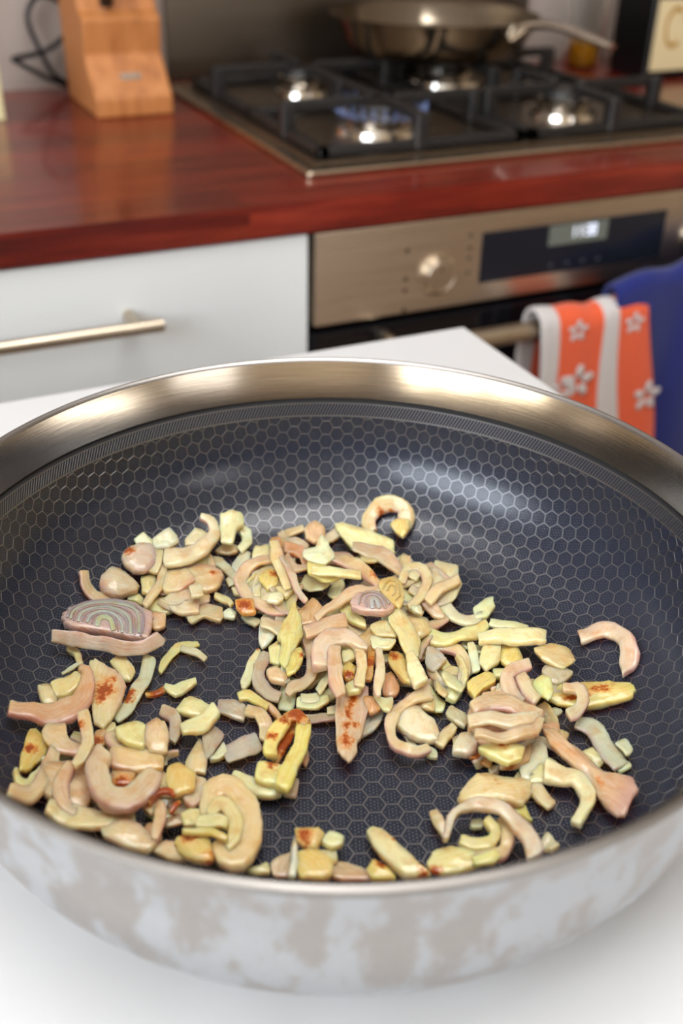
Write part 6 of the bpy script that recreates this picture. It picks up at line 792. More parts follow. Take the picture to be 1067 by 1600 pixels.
('R','shallot_sliver','greyish pink half-buried shallot sliver in the front left heap, leftmost of four','FL','pg',2.6,[],'',[[-1102,-136,79,-1120,-157,46],[-1084,-145,78,-1105,-171,45],[-1066,-158,77,-1092,-184,44],[-1049,-176,77,-1080,-198,43],[-1035,-198,77,-1069,-212,43],[-1022,-223,77,-1061,-230,42],[-1011,-250,77,-1054,-247,42],[-1007,-280,77,-1048,-265,42],[-1007,-308,77,-1042,-287,42]],[]),
('R','shallot_sliver','pink half-buried shallot sliver in the front left heap, third from left of five','FL','pk',2.6,[],'',[[-851,78,28,-875,22,34],[-836,70,28,-861,4,34],[-823,64,28,-842,-9,34],[-810,61,28,-820,-14,34],[-797,62,28,-796,-13,34],[-785,66,28,-773,-2,34],[-770,72,28,-755,18,34]],[]),
('R','shallot_sliver','beige half-buried shallot sliver in the right bundle, leftmost of two','RB','bg',2.6,[],'',[[521,-623,70,559,-539,37],[495,-629,70,537,-538,37],[468,-630,70,518,-535,37],[443,-624,70,500,-532,37],[420,-615,70,483,-525,37],[399,-603,70,469,-516,37],[385,-584,70,454,-506,37],[375,-564,70,438,-494,37]],[]),
('R','shallot_sliver','pink half-buried shallot sliver in the right bundle, rightmost of two','RB','pk',2.6,[],'',[[306,-607,58,322,-615,19],[329,-602,58,346,-615,19],[347,-595,58,374,-609,19],[364,-586,58,404,-593,19],[378,-573,58,432,-569,19],[389,-558,58,453,-537,19],[401,-537,58,461,-506,19]],[]),
('R','shallot_sliver','pale pink half-buried shallot sliver in the right bundle, leftmost of three','RB','pw',2.6,[],'',[[516,-540,84,557,-564,46],[529,-527,84,574,-558,46],[541,-516,84,593,-547,46],[553,-507,84,611,-533,46],[565,-496,84,630,-518,46],[577,-487,84,645,-500,46],[593,-477,84,657,-481,46]],[]),
('R','shallot_sliver','pinkish cream half-buried shallot sliver in the right bundle, second from left of three','RB','pc',2.6,[],'',[[777,-333,14,783,-291,51],[751,-336,14,760,-285,51],[725,-337,14,738,-280,51],[700,-335,14,715,-278,51],[677,-331,14,691,-275,51],[653,-328,14,669,-272,51],[629,-324,14,646,-269,51],[608,-316,14,622,-269,51],[588,-306,14,597,-270,51]],[]),
('R','shallot_sliver','beige half-buried shallot sliver in the right bundle, rightmost of two','RB','bg',2.6,[],'',[[754,-446,60,719,-436,27],[755,-468,60,712,-459,27],[753,-492,60,708,-479,27],[747,-517,60,703,-499,27],[740,-542,60,697,-519,27],[729,-566,60,692,-538,27],[714,-589,60,688,-560,27]],[]),
('R','shallot_sliver','pinkish cream half-buried shallot sliver in the right bundle, rightmost of three','RB','pc',2.6,[],'',[[422,-721,28,429,-747,19],[444,-710,28,454,-739,19],[461,-699,28,481,-725,19],[477,-686,28,507,-703,19],[488,-670,28,529,-675,19],[497,-652,28,541,-645,19],[505,-630,28,544,-618,19]],[]),
('R','shallot_sliver','greenish white half-buried shallot sliver in the right bundle, rightmost of two','RB','gw',2.6,[],'',[[573,-414,75,636,-400,49],[578,-396,75,651,-378,49],[583,-381,75,661,-351,49],[586,-366,75,666,-325,49],[587,-351,75,668,-300,49],[588,-335,75,664,-279,49],[589,-316,75,655,-262,49]],[]),
('R','shallot_sliver','pale pink half-buried shallot sliver in the right bundle, rightmost of three','RB','pw',2.6,[],'',[[787,-317,39,756,-364,54],[811,-321,39,776,-373,54],[834,-330,39,794,-382,54],[854,-343,39,811,-393,54],[871,-359,39,825,-407,54],[884,-380,39,837,-422,54],[890,-404,39,849,-439,54]],[]),
('R','shallot_sliver','pinkish cream half-buried shallot sliver in the right bundle, leftmost of three','RB','pc',2.6,[],'',[[379,-583,39,393,-612,41],[397,-565,39,416,-596,41],[413,-548,39,440,-574,41],[426,-529,39,460,-547,41],[436,-510,39,476,-518,41],[445,-489,39,485,-488,41],[454,-464,39,488,-461,41]],[]),
('R','shallot_sliver','greenish white half-buried shallot sliver in the right bundle, leftmost of two','RB','gw',2.6,[],'',[[517,-398,57,489,-378,24],[516,-418,57,483,-393,24],[509,-442,57,477,-404,24],[495,-466,57,472,-413,24],[478,-487,57,466,-422,24],[458,-503,57,458,-431,24],[439,-511,57,446,-444,24]],[]),
('R','shallot_sliver','greyish pink half-buried shallot sliver in the right bundle, rightmost of two','RB','pg',2.6,[],'',[[646,-489,36,594,-467,46],[634,-510,36,567,-495,46],[628,-523,36,548,-534,46],[625,-537,36,542,-571,46],[626,-552,36,545,-603,46],[629,-568,36,558,-626,46],[635,-588,36,574,-641,46]],[]),
('R','shallot_sliver','pink half-buried shallot sliver in the right bundle, leftmost of two','RB','pk',2.6,[],'',[[457,-544,50,507,-459,14],[434,-542,50,486,-451,14],[411,-539,50,465,-444,14],[390,-535,50,442,-440,14],[368,-531,50,420,-436,14],[347,-527,50,397,-431,14],[325,-523,50,375,-428,14],[305,-516,50,351,-427,14],[285,-509,50,327,-427,14]],[]),
('R','shallot_sliver','pale pink half-buried shallot sliver in the right bundle, second from left of three','RB','pw',2.6,[],'',[[632,-600,55,613,-612,32],[642,-610,55,618,-624,32],[650,-622,55,622,-636,32],[656,-636,55,627,-647,32],[661,-650,55,630,-659,32],[662,-666,55,634,-670,32],[660,-683,55,639,-682,32]],[]),
('R','shallot_sliver','greyish pink half-buried shallot sliver in the right bundle, leftmost of two','RB','pg',2.6,[],'',[[572,-630,78,601,-541,45],[550,-640,78,583,-542,45],[525,-646,78,567,-543,45],[502,-647,78,552,-544,45],[480,-645,78,537,-543,45],[462,-638,78,521,-542,45],[448,-627,78,502,-543,45]],[]),
('R','shallot_sliver','pink half-buried shallot sliver in the upper left group, leftmost of two','LT','pk',2.6,[],'',[[-573,865,27,-537,797,23],[-562,887,27,-522,809,23],[-550,907,27,-507,825,23],[-538,924,28,-493,844,23],[-526,942,28,-479,863,23],[-512,957,28,-467,886,23],[-496,970,28,-457,912,23]],[]),
('R','shallot_sliver','pinkish cream half-buried shallot sliver in the upper left group, rightmost of four','LT','pc',2.6,[],'',[[-192,1190,71,-232,1170,43],[-176,1168,64,-223,1145,36],[-162,1137,58,-218,1122,32],[-158,1096,52,-215,1098,29],[-161,1047,50,-217,1072,27],[-174,995,50,-221,1045,26],[-195,953,50,-229,1009,25]],[]),
('R','shallot_sliver','pinkish cream half-buried shallot sliver in the upper left group, third from left of four','LT','pc',2.6,[],'',[[-147,1195,58,-207,1168,71],[-147,1155,49,-213,1138,65],[-163,1105,41,-221,1119,62],[-194,1057,39,-233,1100,60],[-228,1024,38,-249,1085,58],[-264,1003,38,-269,1072,58],[-294,1001,38,-290,1064,58],[-321,1005,38,-316,1056,58]],[]),
('R','shallot_sliver','cream half-buried shallot sliver in the upper left group, leftmost of two','LT','cr',2.6,[],'',[[-454,874,40,-409,908,20],[-454,915,40,-404,946,20],[-448,960,40,-397,980,20],[-437,1004,41,-388,1013,21],[-421,1045,44,-376,1043,23],[-401,1080,48,-363,1072,25],[-378,1107,52,-347,1102,29]],[]),
('R','shallot_sliver','pale pink half-buried shallot sliver in the upper left group','LT','pw',2.6,[],'',[[-477,877,42,-469,866,2],[-448,887,42,-445,867,2],[-418,887,42,-424,863,2],[-390,872,42,-405,854,2],[-366,848,42,-390,837,2],[-350,811,42,-378,817,2],[-345,769,42,-368,788,2]],[]),
('R','shallot_sliver','pink half-buried shallot sliver in the upper left group, rightmost of two','LT','pk',2.6,[],'',[[-210,1104,43,-247,1093,37],[-206,1079,41,-248,1066,35],[-205,1051,40,-249,1038,34],[-206,1020,39,-250,1010,34],[-207,990,39,-251,981,34],[-211,959,39,-251,953,34],[-216,928,39,-250,925,34]],[]),
('R','shallot_sliver','greyish pink half-buried shallot sliver in the upper left group, rightmost of two','LT','pg',2.6,[],'',[[-456,980,29,-477,887,64],[-428,978,28,-453,878,64],[-402,974,28,-428,871,64],[-375,967,28,-403,864,64],[-349,959,28,-378,856,64],[-324,947,28,-353,849,64],[-300,933,28,-327,844,64]],[]),
('R','shallot_sliver','greyish pink half-buried shallot sliver in the upper left group, leftmost of two','LT','pg',2.6,[],'',[[-480,843,61,-503,834,38],[-468,822,61,-492,803,38],[-455,808,61,-474,778,38],[-439,798,61,-451,764,38],[-422,795,61,-425,758,38],[-405,796,61,-398,765,38],[-384,802,61,-373,782,38]],[]),
('R','shallot_sliver','pinkish cream half-buried shallot sliver in the upper left group, leftmost of four','LT','pc',2.6,[],'',[[-493,1069,57,-449,1052,17],[-485,1085,59,-427,1073,19],[-484,1091,61,-406,1110,25],[-483,1095,62,-401,1150,35],[-484,1101,63,-407,1183,48],[-486,1111,66,-424,1201,58],[-492,1126,72,-442,1208,65]],[]),
('R','shallot_sliver','cream half-buried shallot sliver in the upper left group, rightmost of two','LT','cr',2.6,[],'',[[-406,768,46,-358,750,27],[-398,793,46,-344,770,27],[-387,818,46,-331,791,27],[-375,841,46,-320,813,27],[-364,865,46,-308,835,27],[-350,887,46,-297,859,27],[-334,906,46,-289,886,27]],[]),
('R','shallot_sliver','pinkish cream half-buried shallot sliver in the upper left group, second from left of four','LT','pc',2.6,[],'',[[-372,1012,23,-427,972,21],[-364,981,23,-424,931,21],[-355,954,23,-416,890,21],[-345,931,23,-401,855,21],[-332,909,23,-382,826,21],[-317,892,23,-362,802,21],[-301,876,23,-339,784,21],[-283,861,23,-313,776,21],[-263,846,23,-289,771,21]],[]),
('R','shallot_sliver','greenish white half-buried shallot sliver in the upper left group','LT','gw',2.6,[],'',[[-410,1141,41,-356,1178,68],[-430,1161,50,-368,1203,79],[-448,1182,61,-380,1225,90],[-462,1206,75,-394,1243,103],[-477,1227,90,-405,1262,117],[-488,1250,108,-419,1279,131],[-494,1273,127,-436,1293,147]],[]),
('R','shallot_sliver','pink half-buried shallot sliver right of the centre heap','RT','pk',2.6,[],'',[[429,-189,47,447,-177,66],[416,-176,47,439,-160,66],[406,-159,47,433,-145,66],[399,-137,47,428,-129,66],[395,-113,47,427,-111,66],[397,-86,47,426,-93,66],[405,-59,47,427,-72,66]],[]),
('R','shallot_sliver','pale pink half-buried shallot sliver right of the centre heap, rightmost of two','RT','pw',2.6,[],'',[[700,-58,26,678,-34,35],[673,-86,26,650,-56,35],[642,-111,26,624,-75,35],[610,-131,26,599,-92,35],[579,-147,26,572,-106,35],[547,-159,26,546,-117,35],[518,-166,26,519,-127,35],[490,-169,26,491,-137,35]],[]),
('R','shallot_sliver','greyish pink half-buried shallot sliver right of the centre heap','RT','pg',2.6,[],'',[[470,-17,35,532,37,20],[460,9,35,530,64,20],[454,42,35,530,87,20],[460,84,35,533,109,20],[475,129,35,542,131,20],[501,170,35,553,152,20],[532,200,35,571,180,20]],[]),
('R','shallot_sliver','beige half-buried shallot sliver right of the centre heap, leftmost of two','RT','bg',2.6,[],'',[[462,-131,39,417,-121,56],[453,-147,39,401,-139,56],[448,-159,39,387,-163,56],[443,-171,39,378,-189,56],[440,-183,39,373,-213,56],[437,-197,39,374,-235,56],[434,-215,39,379,-251,56]],[]),
('R','shallot_sliver','pale pink half-buried shallot sliver right of the centre heap, leftmost of two','RT','pw',2.6,[],'',[[443,-64,17,464,-120,46],[456,-37,17,490,-88,46],[464,-18,17,509,-45,46],[469,3,17,517,-3,46],[468,24,17,517,36,46],[465,46,17,505,66,46],[459,72,17,489,87,46]],[]),
('R','shallot_sliver','greenish white half-buried shallot sliver right of the centre heap','RT','gw',2.6,[],'',[[523,-97,34,435,-133,67],[523,-113,34,423,-159,67],[523,-122,34,419,-188,67],[523,-133,34,421,-214,67],[526,-143,34,428,-237,67],[528,-156,34,440,-252,67],[531,-173,34,455,-261,67]],[]),
('R','shallot_sliver','cream half-buried shallot sliver right of the centre heap','RT','cr',2.6,[],'',[[693,83,8,637,35,37],[695,61,8,635,6,37],[701,44,8,643,-20,37],[711,30,8,657,-39,37],[724,20,8,675,-53,37],[740,13,8,698,-58,37],[759,8,8,722,-57,37]],[]),
('R','shallot_sliver','pinkish cream half-buried shallot sliver right of the centre heap, leftmost of two','RT','pc',2.6,[],'',[[397,22,41,405,-22,75],[410,54,41,420,3,75],[431,87,41,434,25,75],[457,115,41,451,44,75],[485,138,41,471,60,75],[514,153,41,492,75,75],[541,162,41,517,89,75]],[]),
('R','shallot_sliver','pinkish cream half-buried shallot sliver right of the centre heap, rightmost of two','RT','pc',2.6,[],'',[[568,-47,65,553,-35,37],[571,-80,65,551,-67,37],[566,-120,65,546,-95,37],[548,-162,65,534,-122,37],[521,-199,65,517,-146,37],[488,-226,65,496,-167,37],[457,-243,65,469,-188,37]],[]),
('R','shallot_sliver','beige half-buried shallot sliver right of the centre heap, rightmost of two','RT','bg',2.6,[],'',[[412,-146,44,429,-176,48],[432,-121,44,446,-161,48],[459,-101,44,461,-151,48],[487,-90,44,478,-144,48],[513,-85,44,495,-141,48],[536,-89,44,512,-140,48],[554,-97,44,532,-141,48]],[]),
]
GROUPS={'LT': 'shallot pieces in the upper left group', 'CE': 'pieces of the centre heap', 'RT': 'pieces right of the centre heap', 'RB': 'pieces of the right bundle', 'FR': 'pieces of the front right group', 'FC': 'pieces at the front rim', 'MC': 'slivers between the heaps', 'ML': 'pieces of the left group', 'FL': 'pieces of the front left heap'}
# ------------------------------------------------------------------ wok
WCX, WCY, WZ = 0.143, 0.2996, 0.865          # centre of the cooking floor
wk = empty('wok', (WCX, WCY, TZ), 'large steel wok with hexagon-patterned dark interior holding fried shallots', 'wok')
FZ0 = WZ-TZ
def inner_prof(n=40):
    pr = [(0.0005, 0.0)] + [(0.105*i/12, 0.0) for i in range(1, 13)]
    for i in range(1, n+1):
        a = math.pi/2*i/n; pr.append(((105+48*math.sin(a)**(2/2.2))/1000, 53*(1-math.cos(a)**(2/2.2))/1000))
    return pr
IP = inner_prof()
IP = sorted(set(IP), key=lambda p: (p[1], p[0]))
# arc-length table
ARC = [0.0]
for a, b in zip(IP[:-1], IP[1:]): ARC.append(ARC[-1]+math.hypot(b[0]-a[0], b[1]-a[1]))
RMAX = ARC[-1]
import bisect
def surf(u, v, h=0.0):
    """flat sheet coordinates (m) -> point on the pressed bowl, h above the surface"""
    rho = math.hypot(u, v); rho2 = min(rho, RMAX-1e-9)
    i = max(0, min(bisect.bisect_right(ARC, rho2)-1, len(ARC)-2)); t_ = (rho2-ARC[i])/(ARC[i+1]-ARC[i])
    a, b = IP[i], IP[i+1]; r = a[0]+(b[0]-a[0])*t_; z = a[1]+(b[1]-a[1])*t_
    L = math.hypot(b[0]-a[0], b[1]-a[1]); nr, nz = -(b[1]-a[1])/L, (b[0]-a[0])/L
    r += nr*h; z += nz*h
    if rho < 1e-9: return Vector((0, 0, FZ0+z))
    return Vector((u/rho*r, v/rho*r, FZ0+z))
# materials of the wok
mo = M['wok_outer'] = mat('wok_outer_steel', lin(190, 188, 186), 0.38, 1.0); t = NT(mo)
v = t.coord('Object', (1, 1, 0.5)); f1 = t.tex(62, v, 6, 0.66); f2 = t.tex(70, v, 4, 0.6); f3 = t.tex(9, v, 2)
msk = t.ramp(f1, [(0.46, (0, 0, 0, 1)), (0.53, (1, 1, 1, 1))])
base = t.mix(msk, lin(172, 167, 163), lin(187, 189, 192))
sp_ = t.ramp(f2, [(0.66, (0, 0, 0, 1)), (0.70, (1, 1, 1, 1))]); sp2 = t.ramp(f3, [(0.52, (0, 0, 0, 1)), (0.62, (1, 1, 1, 1))])
spm = t.math('MULTIPLY', sp_, sp2); base = t.mix(t.math('MULTIPLY', spm, 0.7), base, lin(120, 100, 84)); t.l(base, t.b.inputs['Base Color'])
t.l(t.ramp(msk, [(0, (0.36,)*3+(1,)), (1, (0.46,)*3+(1,))]), t.b.inputs['Roughness'])
M['wok_band'] = mat('wok_band_steel', lin(196, 184, 168), 0.16, 1.0); t = NT(M['wok_band'])
# brushed round the axis: noise in (angle, height)
tc = t.n('ShaderNodeTexCoord'); sx = t.n('ShaderNodeSeparateXYZ'); t.l(tc.outputs['Object'], sx.inputs[0])
ang = t.math('ARCTAN2', sx.outputs[1], sx.outputs[0]); cx = t.n('ShaderNodeCombineXYZ'); t.l(t.math('MULTIPLY', ang, 5.0), cx.inputs[0]); t.l(t.math('MULTIPLY', sx.outputs[2], 1600.0), cx.inputs[1])
fb = t.tex(1.0, cx.outputs[0], 3, 0.6); t.bump(fb, 0.00003, 0.3)
t.l(t.ramp(fb, [(0.3, lin(180, 168, 152)), (0.7, lin(206, 195, 180))]), t.b.inputs['Base Color'])
t.b.inputs['Anisotropic'].default_value = 0.4
M['coat'] = mat('nonstick_coating', lin(38, 42, 54), 0.22, spec=0.45); t = NT(M['coat'])
v = t.coord(); f = t.tex(1400, v, 2); t.bump(f, 0.00015, 0.35)
f = t.tex(18, v, 3); t.l(t.ramp(f, [(0.35, (0.17,)*3+(1,)), (0.7, (0.30,)*3+(1,))]), t.b.inputs['Roughness'])
lathe_obj('outer_wall', [(0.001, 0.0), (0.100, 0.0), (0.111, 0.0012)] + [((112+44.5*math.sin(math.pi/2*i/28)**(2/2.25))/1000, (57*(1-math.cos(math.pi/2*i/28)**(2/2.25)))/1000+0.0012) for i in range(1, 29)] + [(0.1575, 0.066), (0.1598, 0.076), (0.1612, 0.0838)], M['wok_outer'], wk, n=160)
lathe_obj('rim', [(0.1608, 0.0826), (0.1621, 0.0832), (0.1627, 0.0845), (0.1623, 0.0858), (0.1610, 0.0864), (0.1597, 0.0860), (0.1589, 0.0848)], M['rim_steel'], wk, n=160)
lathe_obj('inner_band', [(0.1589, 0.0848), (0.1566, 0.076), (0.1545, FZ0+0.0628)], M['wok_band'], wk, n=160)
lathe_obj('groove', [(0.1545, FZ0+0.0628), (0.1552, FZ0+0.0622), (0.1550, FZ0+0.0612), (0.1540, FZ0+0.0606)], M['dark'], wk, n=160)
lathe_obj('coating_border', [(0.1540, FZ0+0.0606), (0.1530, FZ0+0.0530)], M['coat'], wk, n=160)
lathe_obj('nonstick_coating', [(r, z+FZ0) for r, z in IP], M['coat'], wk, n=128)
# raised border: two thin rings and slanted hatching
vs, fs = [], []
def ring(r0, z0, r1, z1, n=200, h=0.0002):
    b = len(vs)
    for r, z in ((r0, z0), (r0-h, z0), (r1-h, z1), (r1, z1)):
        for k in range(n): a = 2*math.pi*k/n; vs.append((r*math.cos(a), r*math.sin(a), FZ0+z))
    for i in range(3):
        for k in range(n): k2 = (k+1) % n; fs.append((b+i*n+k, b+i*n+k2, b+(i+1)*n+k2, b+(i+1)*n+k))
ring(0.15395, 0.0604, 0.15388, 0.0598); ring(0.1531, 0.0537, 0.1530, 0.0530)
NH = 600
for k in range(NH):
    a0 = 2*math.pi*k/NH; b = len(vs); hw = 0.00022/0.1535
    for (fz, sh) in ((0.0537, 0.0), (0.0598, -0.0030/0.1535)):
        r = 0.1531+(fz-0.0537)/0.0061*0.0008
        for da, dr in ((-hw*1.4, 0.00002), (-hw, -0.00022), (hw, -0.00022), (hw*1.4, 0.00002)):
            a = a0+sh+da; vs.append(((r+dr)*math.cos(a), (r+dr)*math.sin(a), FZ0+fz))
    for i in range(3): fs.append((b+i, b+i+1, b+5+i, b+4+i))
tag(mesh_obj('hatched_border', vs, fs, M['lattice'], wk, smooth=False), kind='stuff')
# hexagon lattice, pressed with the sheet
S_ = 0.0043; ROT = -YAW+math.radians(3)
vs, fs = [], []; dv, df_ = [], []; seen = set()
ca, sa = math.cos(ROT), math.sin(ROT); nn = int(RMAX/(1.5*S_))+2
def W2(x, y): return (x*ca-y*sa, x*sa+y*ca)
hexdir = [(math.cos(math.pi/3*i), math.sin(math.pi/3*i)) for i in range(7)]
dots = [(0, 0)] + [(0.00155*math.cos(math.pi/3*i+math.pi/6), 0.00155*math.sin(math.pi/3*i+math.pi/6)) for i in range(6)] + [(0.00268*math.cos(math.pi/3*i), 0.00268*math.sin(math.pi/3*i)) for i in range(6)]
for i in range(-nn, nn+1):
    for j in range(-nn*2, nn*2+1):
        cx = 1.5*S_*i; cy = math.sqrt(3)*S_*(j+0.5*(i % 2))
        if math.hypot(cx, cy) > RMAX+S_: continue
        for k in range(6):
            p = (cx+S_*hexdir[k][0], cy+S_*hexdir[k][1]); q = (cx+S_*hexdir[k+1][0], cy+S_*hexdir[k+1][1])
            key = (round((p[0]+q[0])*2e4), round((p[1]+q[1])*2e4))
            if key in seen: continue
            seen.add(key)
            rp, rq = math.hypot(*p), math.hypot(*q)
            if rp >= RMAX and rq >= RMAX: continue
            if rp > RMAX: p, q, rp, rq = q, p, rq, rp
            if rq > RMAX: f_ = (RMAX-rp)/(rq-rp); q = (p[0]+(q[0]-p[0])*f_, p[1]+(q[1]-p[1])*f_)
            dx_, dy_ = q[0]-p[0], q[1]-p[1]; L = math.hypot(dx_, dy_)
            if L < 1e-4: continue
            nx_, ny_ = -dy_/L, dx_/L; b = len(vs)
            for e in (p, q):
                for wd, h in ((0.00028, -0.00004), (0.00018, 0.00016), (-0.00018, 0.00016), (-0.00028, -0.00004)):
                    vs.append(surf(*W2(e[0]+nx_*wd, e[1]+ny_*wd), h))
            for c_ in range(3): fs.append((b+c_, b+c_+1, b+5+c_, b+4+c_))
        for (ux, uy) in dots:
            px_, py_ = cx+ux, cy+uy
            if math.hypot(px_, py_) > RMAX-0.0008: continue
            b = len(dv)
            for (ex, ey, h) in ((0.00036, 0, -0.00002), (0, 0.00036, -0.00002), (-0.00036, 0, -0.00002), (0, -0.00036, -0.00002), (0, 0, 0.00012)):
                dv.append(surf(*W2(px_+ex, py_+ey), h))
            for c_ in range(4): df_.append((b+c_, b+(c_+1) % 4, b+4))
tag(mesh_obj('hexagon_lattice', vs, fs, M['lattice'], wk, smooth=False), kind='stuff')
tag(mesh_obj('raised_dots', dv, df_, mat('dot_steel', lin(112, 113, 117), 0.38, 1.0), wk, smooth=True), kind='stuff')

# ------------------------------------------------------------------ shallots and garlic
def allium(name, fibre):
    mt = mat(name, (1, 1, 1, 1), 0.3, spec=0.5); t = NT(mt); b = t.b
    oi = t.n('ShaderNodeObjectInfo'); uv = t.n('ShaderNodeUVMap'); uv.uv_map = 'UVMap'
    mp = t.n('ShaderNodeMapping'); mp.inputs['Scale'].default_value = fibre; t.l(uv.outputs[0], mp.inputs['Vector'])
    rv = t.n('ShaderNodeCombineXYZ'); t.l(t.math('MULTIPLY', oi.outputs['Random'], 90.0), rv.inputs[0]); t.l(rv.outputs[0], mp.inputs['Location'])
    fib = t.tex(1.0, mp.outputs[0], 3, 0.6)
    pos = t.coord('Object'); big = t.tex(170, pos, 3, 0.5); fine = t.tex(700, pos, 3, 0.6)
    c1 = t.mix(t.math('MULTIPLY', t.math('SUBTRACT', fib, 0.35, True), 1.3, True), oi.outputs['Color'], t.mix(0.6, oi.outputs['Color'], lin(250, 244, 226)))
    warm = t.mix(0.6, oi.outputs['Color'], lin(204, 146, 82))
    c2 = t.mix(t.math('MULTIPLY', t.math('SUBTRACT', big, 0.48, True), 3.2, True), c1, warm)
    at = t.n('ShaderNodeAttribute'); at.attribute_name = 'marks'; sep = t.n('ShaderNodeSeparateColor'); t.l(at.outputs['Color'], sep.inputs[0])
    c3 = t.mix(t.math('MULTIPLY', sep.outputs[1], 0.6), c2, lin(182, 128, 138))          # purple skin edge
    bm_ = t.math('ADD', t.math('MULTIPLY', sep.outputs[0], 1.25), t.math('SUBTRACT', t.math('MULTIPLY', fine, 1.3), 1.0))
    bf = t.math('MULTIPLY', bm_, 1.5, True)
    brown = t.ramp(bf, [(0.0, lin(230, 178, 92)), (0.5, lin(208, 126, 46)), (1.0, lin(158, 74, 24))])
    c4 = t.mix(t.math('MULTIPLY', bf, 1.25, True), c3, brown); t.l(c4, b.inputs['Base Color'])
    b.inputs['Subsurface Weight'].default_value = 1.0; t.l(t.math('MULTIPLY', t.math('SUBTRACT', 1.0, oi.outputs['Alpha']), 1.0), b.inputs['Transmission Weight']); b.inputs['IOR'].default_value = 1.38; b.inputs['Coat Weight'].default_value = 0.6; b.inputs['Coat Roughness'].default_value = 0.07; b.inputs['Subsurface Radius'].default_value = (1.0, 0.62, 0.34); b.inputs['Subsurface Scale'].default_value = 0.007
    t.l(t.ramp(big, [(0.3, (0.10,)*3+(1,)), (0.75, (0.26,)*3+(1,))]), b.inputs['Roughness'])
    t.bump(t.math('ADD', fib, t.math('MULTIPLY', fine, 0.9)), 0.0007, 0.4); return mt
M['allium'] = allium('shallot_flesh', (0.10, 1.1, 1))
CC = dict(pk=(228, 197, 168), wl=(232, 218, 212), li=(204, 178, 180), lid=(176, 138, 150), li2=(220, 198, 198), lw=(234, 214, 202), cr=(238, 222, 178), pc=(235, 211, 172), wh=(238, 228, 206), pw=(239, 215, 190), gw=(244, 232, 192), bg=(220, 192, 146), gy=(222, 214, 198), br=(206, 136, 70), pb=(216, 162, 120), wt=(248, 242, 222), ye=(236, 208, 130), yb=(246, 220, 138), ob=(218, 156, 78), cy=(240, 226, 164), pg=(222, 194, 174), lg=(222, 210, 200), lp=(234, 204, 190), pb2=(228, 192, 154))
def jit(c, rnd):
    j = lambda x: max(0, min(255, x+rnd.uniform(-7, 7))); k = rnd.uniform(-16, 8)
    a_, b_, c_ = CC[c]; return lin(*(j(x)+k for x in (a_*0.95+3, b_*0.93+1, c_*0.84-2)))
def marks(me, browns, cen, edge=None):
    ca_ = me.color_attributes.new('marks', 'FLOAT_COLOR', 'POINT')
    for i, v_ in enumerate(me.vertices):
        bval = 0.0
        for bx_, by_, bz_, br_ in browns:
            d2 = ((v_.co.x+cen.x-bx_*1e-4)**2+(v_.co.y+cen.y-by_*1e-4)**2+(v_.co.z+cen.z-bz_*1e-4)**2*0.3)/((br_*1e-4*1.15)**2)
            bval = max(bval, math.exp(-d2*0.9))
        ca_.data[i].color = (bval, edge[i] if edge else 0.0, 0, 1)
def finish(name, vs, fs, uvs, col, browns, edge, rnd, parent=None, cen0=None):
    cen = Vector((0, 0, 0))
    if cen0 is None:
        for q in vs: cen += q
        cen /= len(vs); cen.z = min(q.z for q in vs)
    else: cen = cen0
    off = Vector((rnd.uniform(0, 50), rnd.uniform(0, 50), 0)); am_ = 0.12 if name in ('layer', 'flesh') else 1.0
    vs = [q+(noise.noise_vector(q*150+off)*0.0008+noise.noise_vector(q*420+off)*0.0003)*am_ for q in vs]
    me = bpy.data.meshes.new(name); me.from_pydata([tuple(q-cen) for q in vs], [], fs)
    for p in me.polygons: p.use_smooth = True
    ul = me.uv_layers.new(name='UVMap')
    for lp in me.loops: ul.data[lp.index].uv = uvs[lp.vertex_index]
    marks(me, browns, cen, edge); me.materials.append(M['allium'])
    o = bpy.data.objects.new(name, me); COL.objects.link(o); o.color = jit(col, rnd)[:3]+(1-(0.24 if col in ('gy', 'lg', 'pg') else 0.14 if col in ('lw', 'pw', 'wh', 'wl', 'lp') else 0.08),)
    if parent is None: o.location = cen+Vector((WCX, WCY, WZ))
    else: o.parent = parent; o.location = (0, 0, 0)
    return o, cen
def sg(x, e): return math.copysign(abs(x)**e, x)
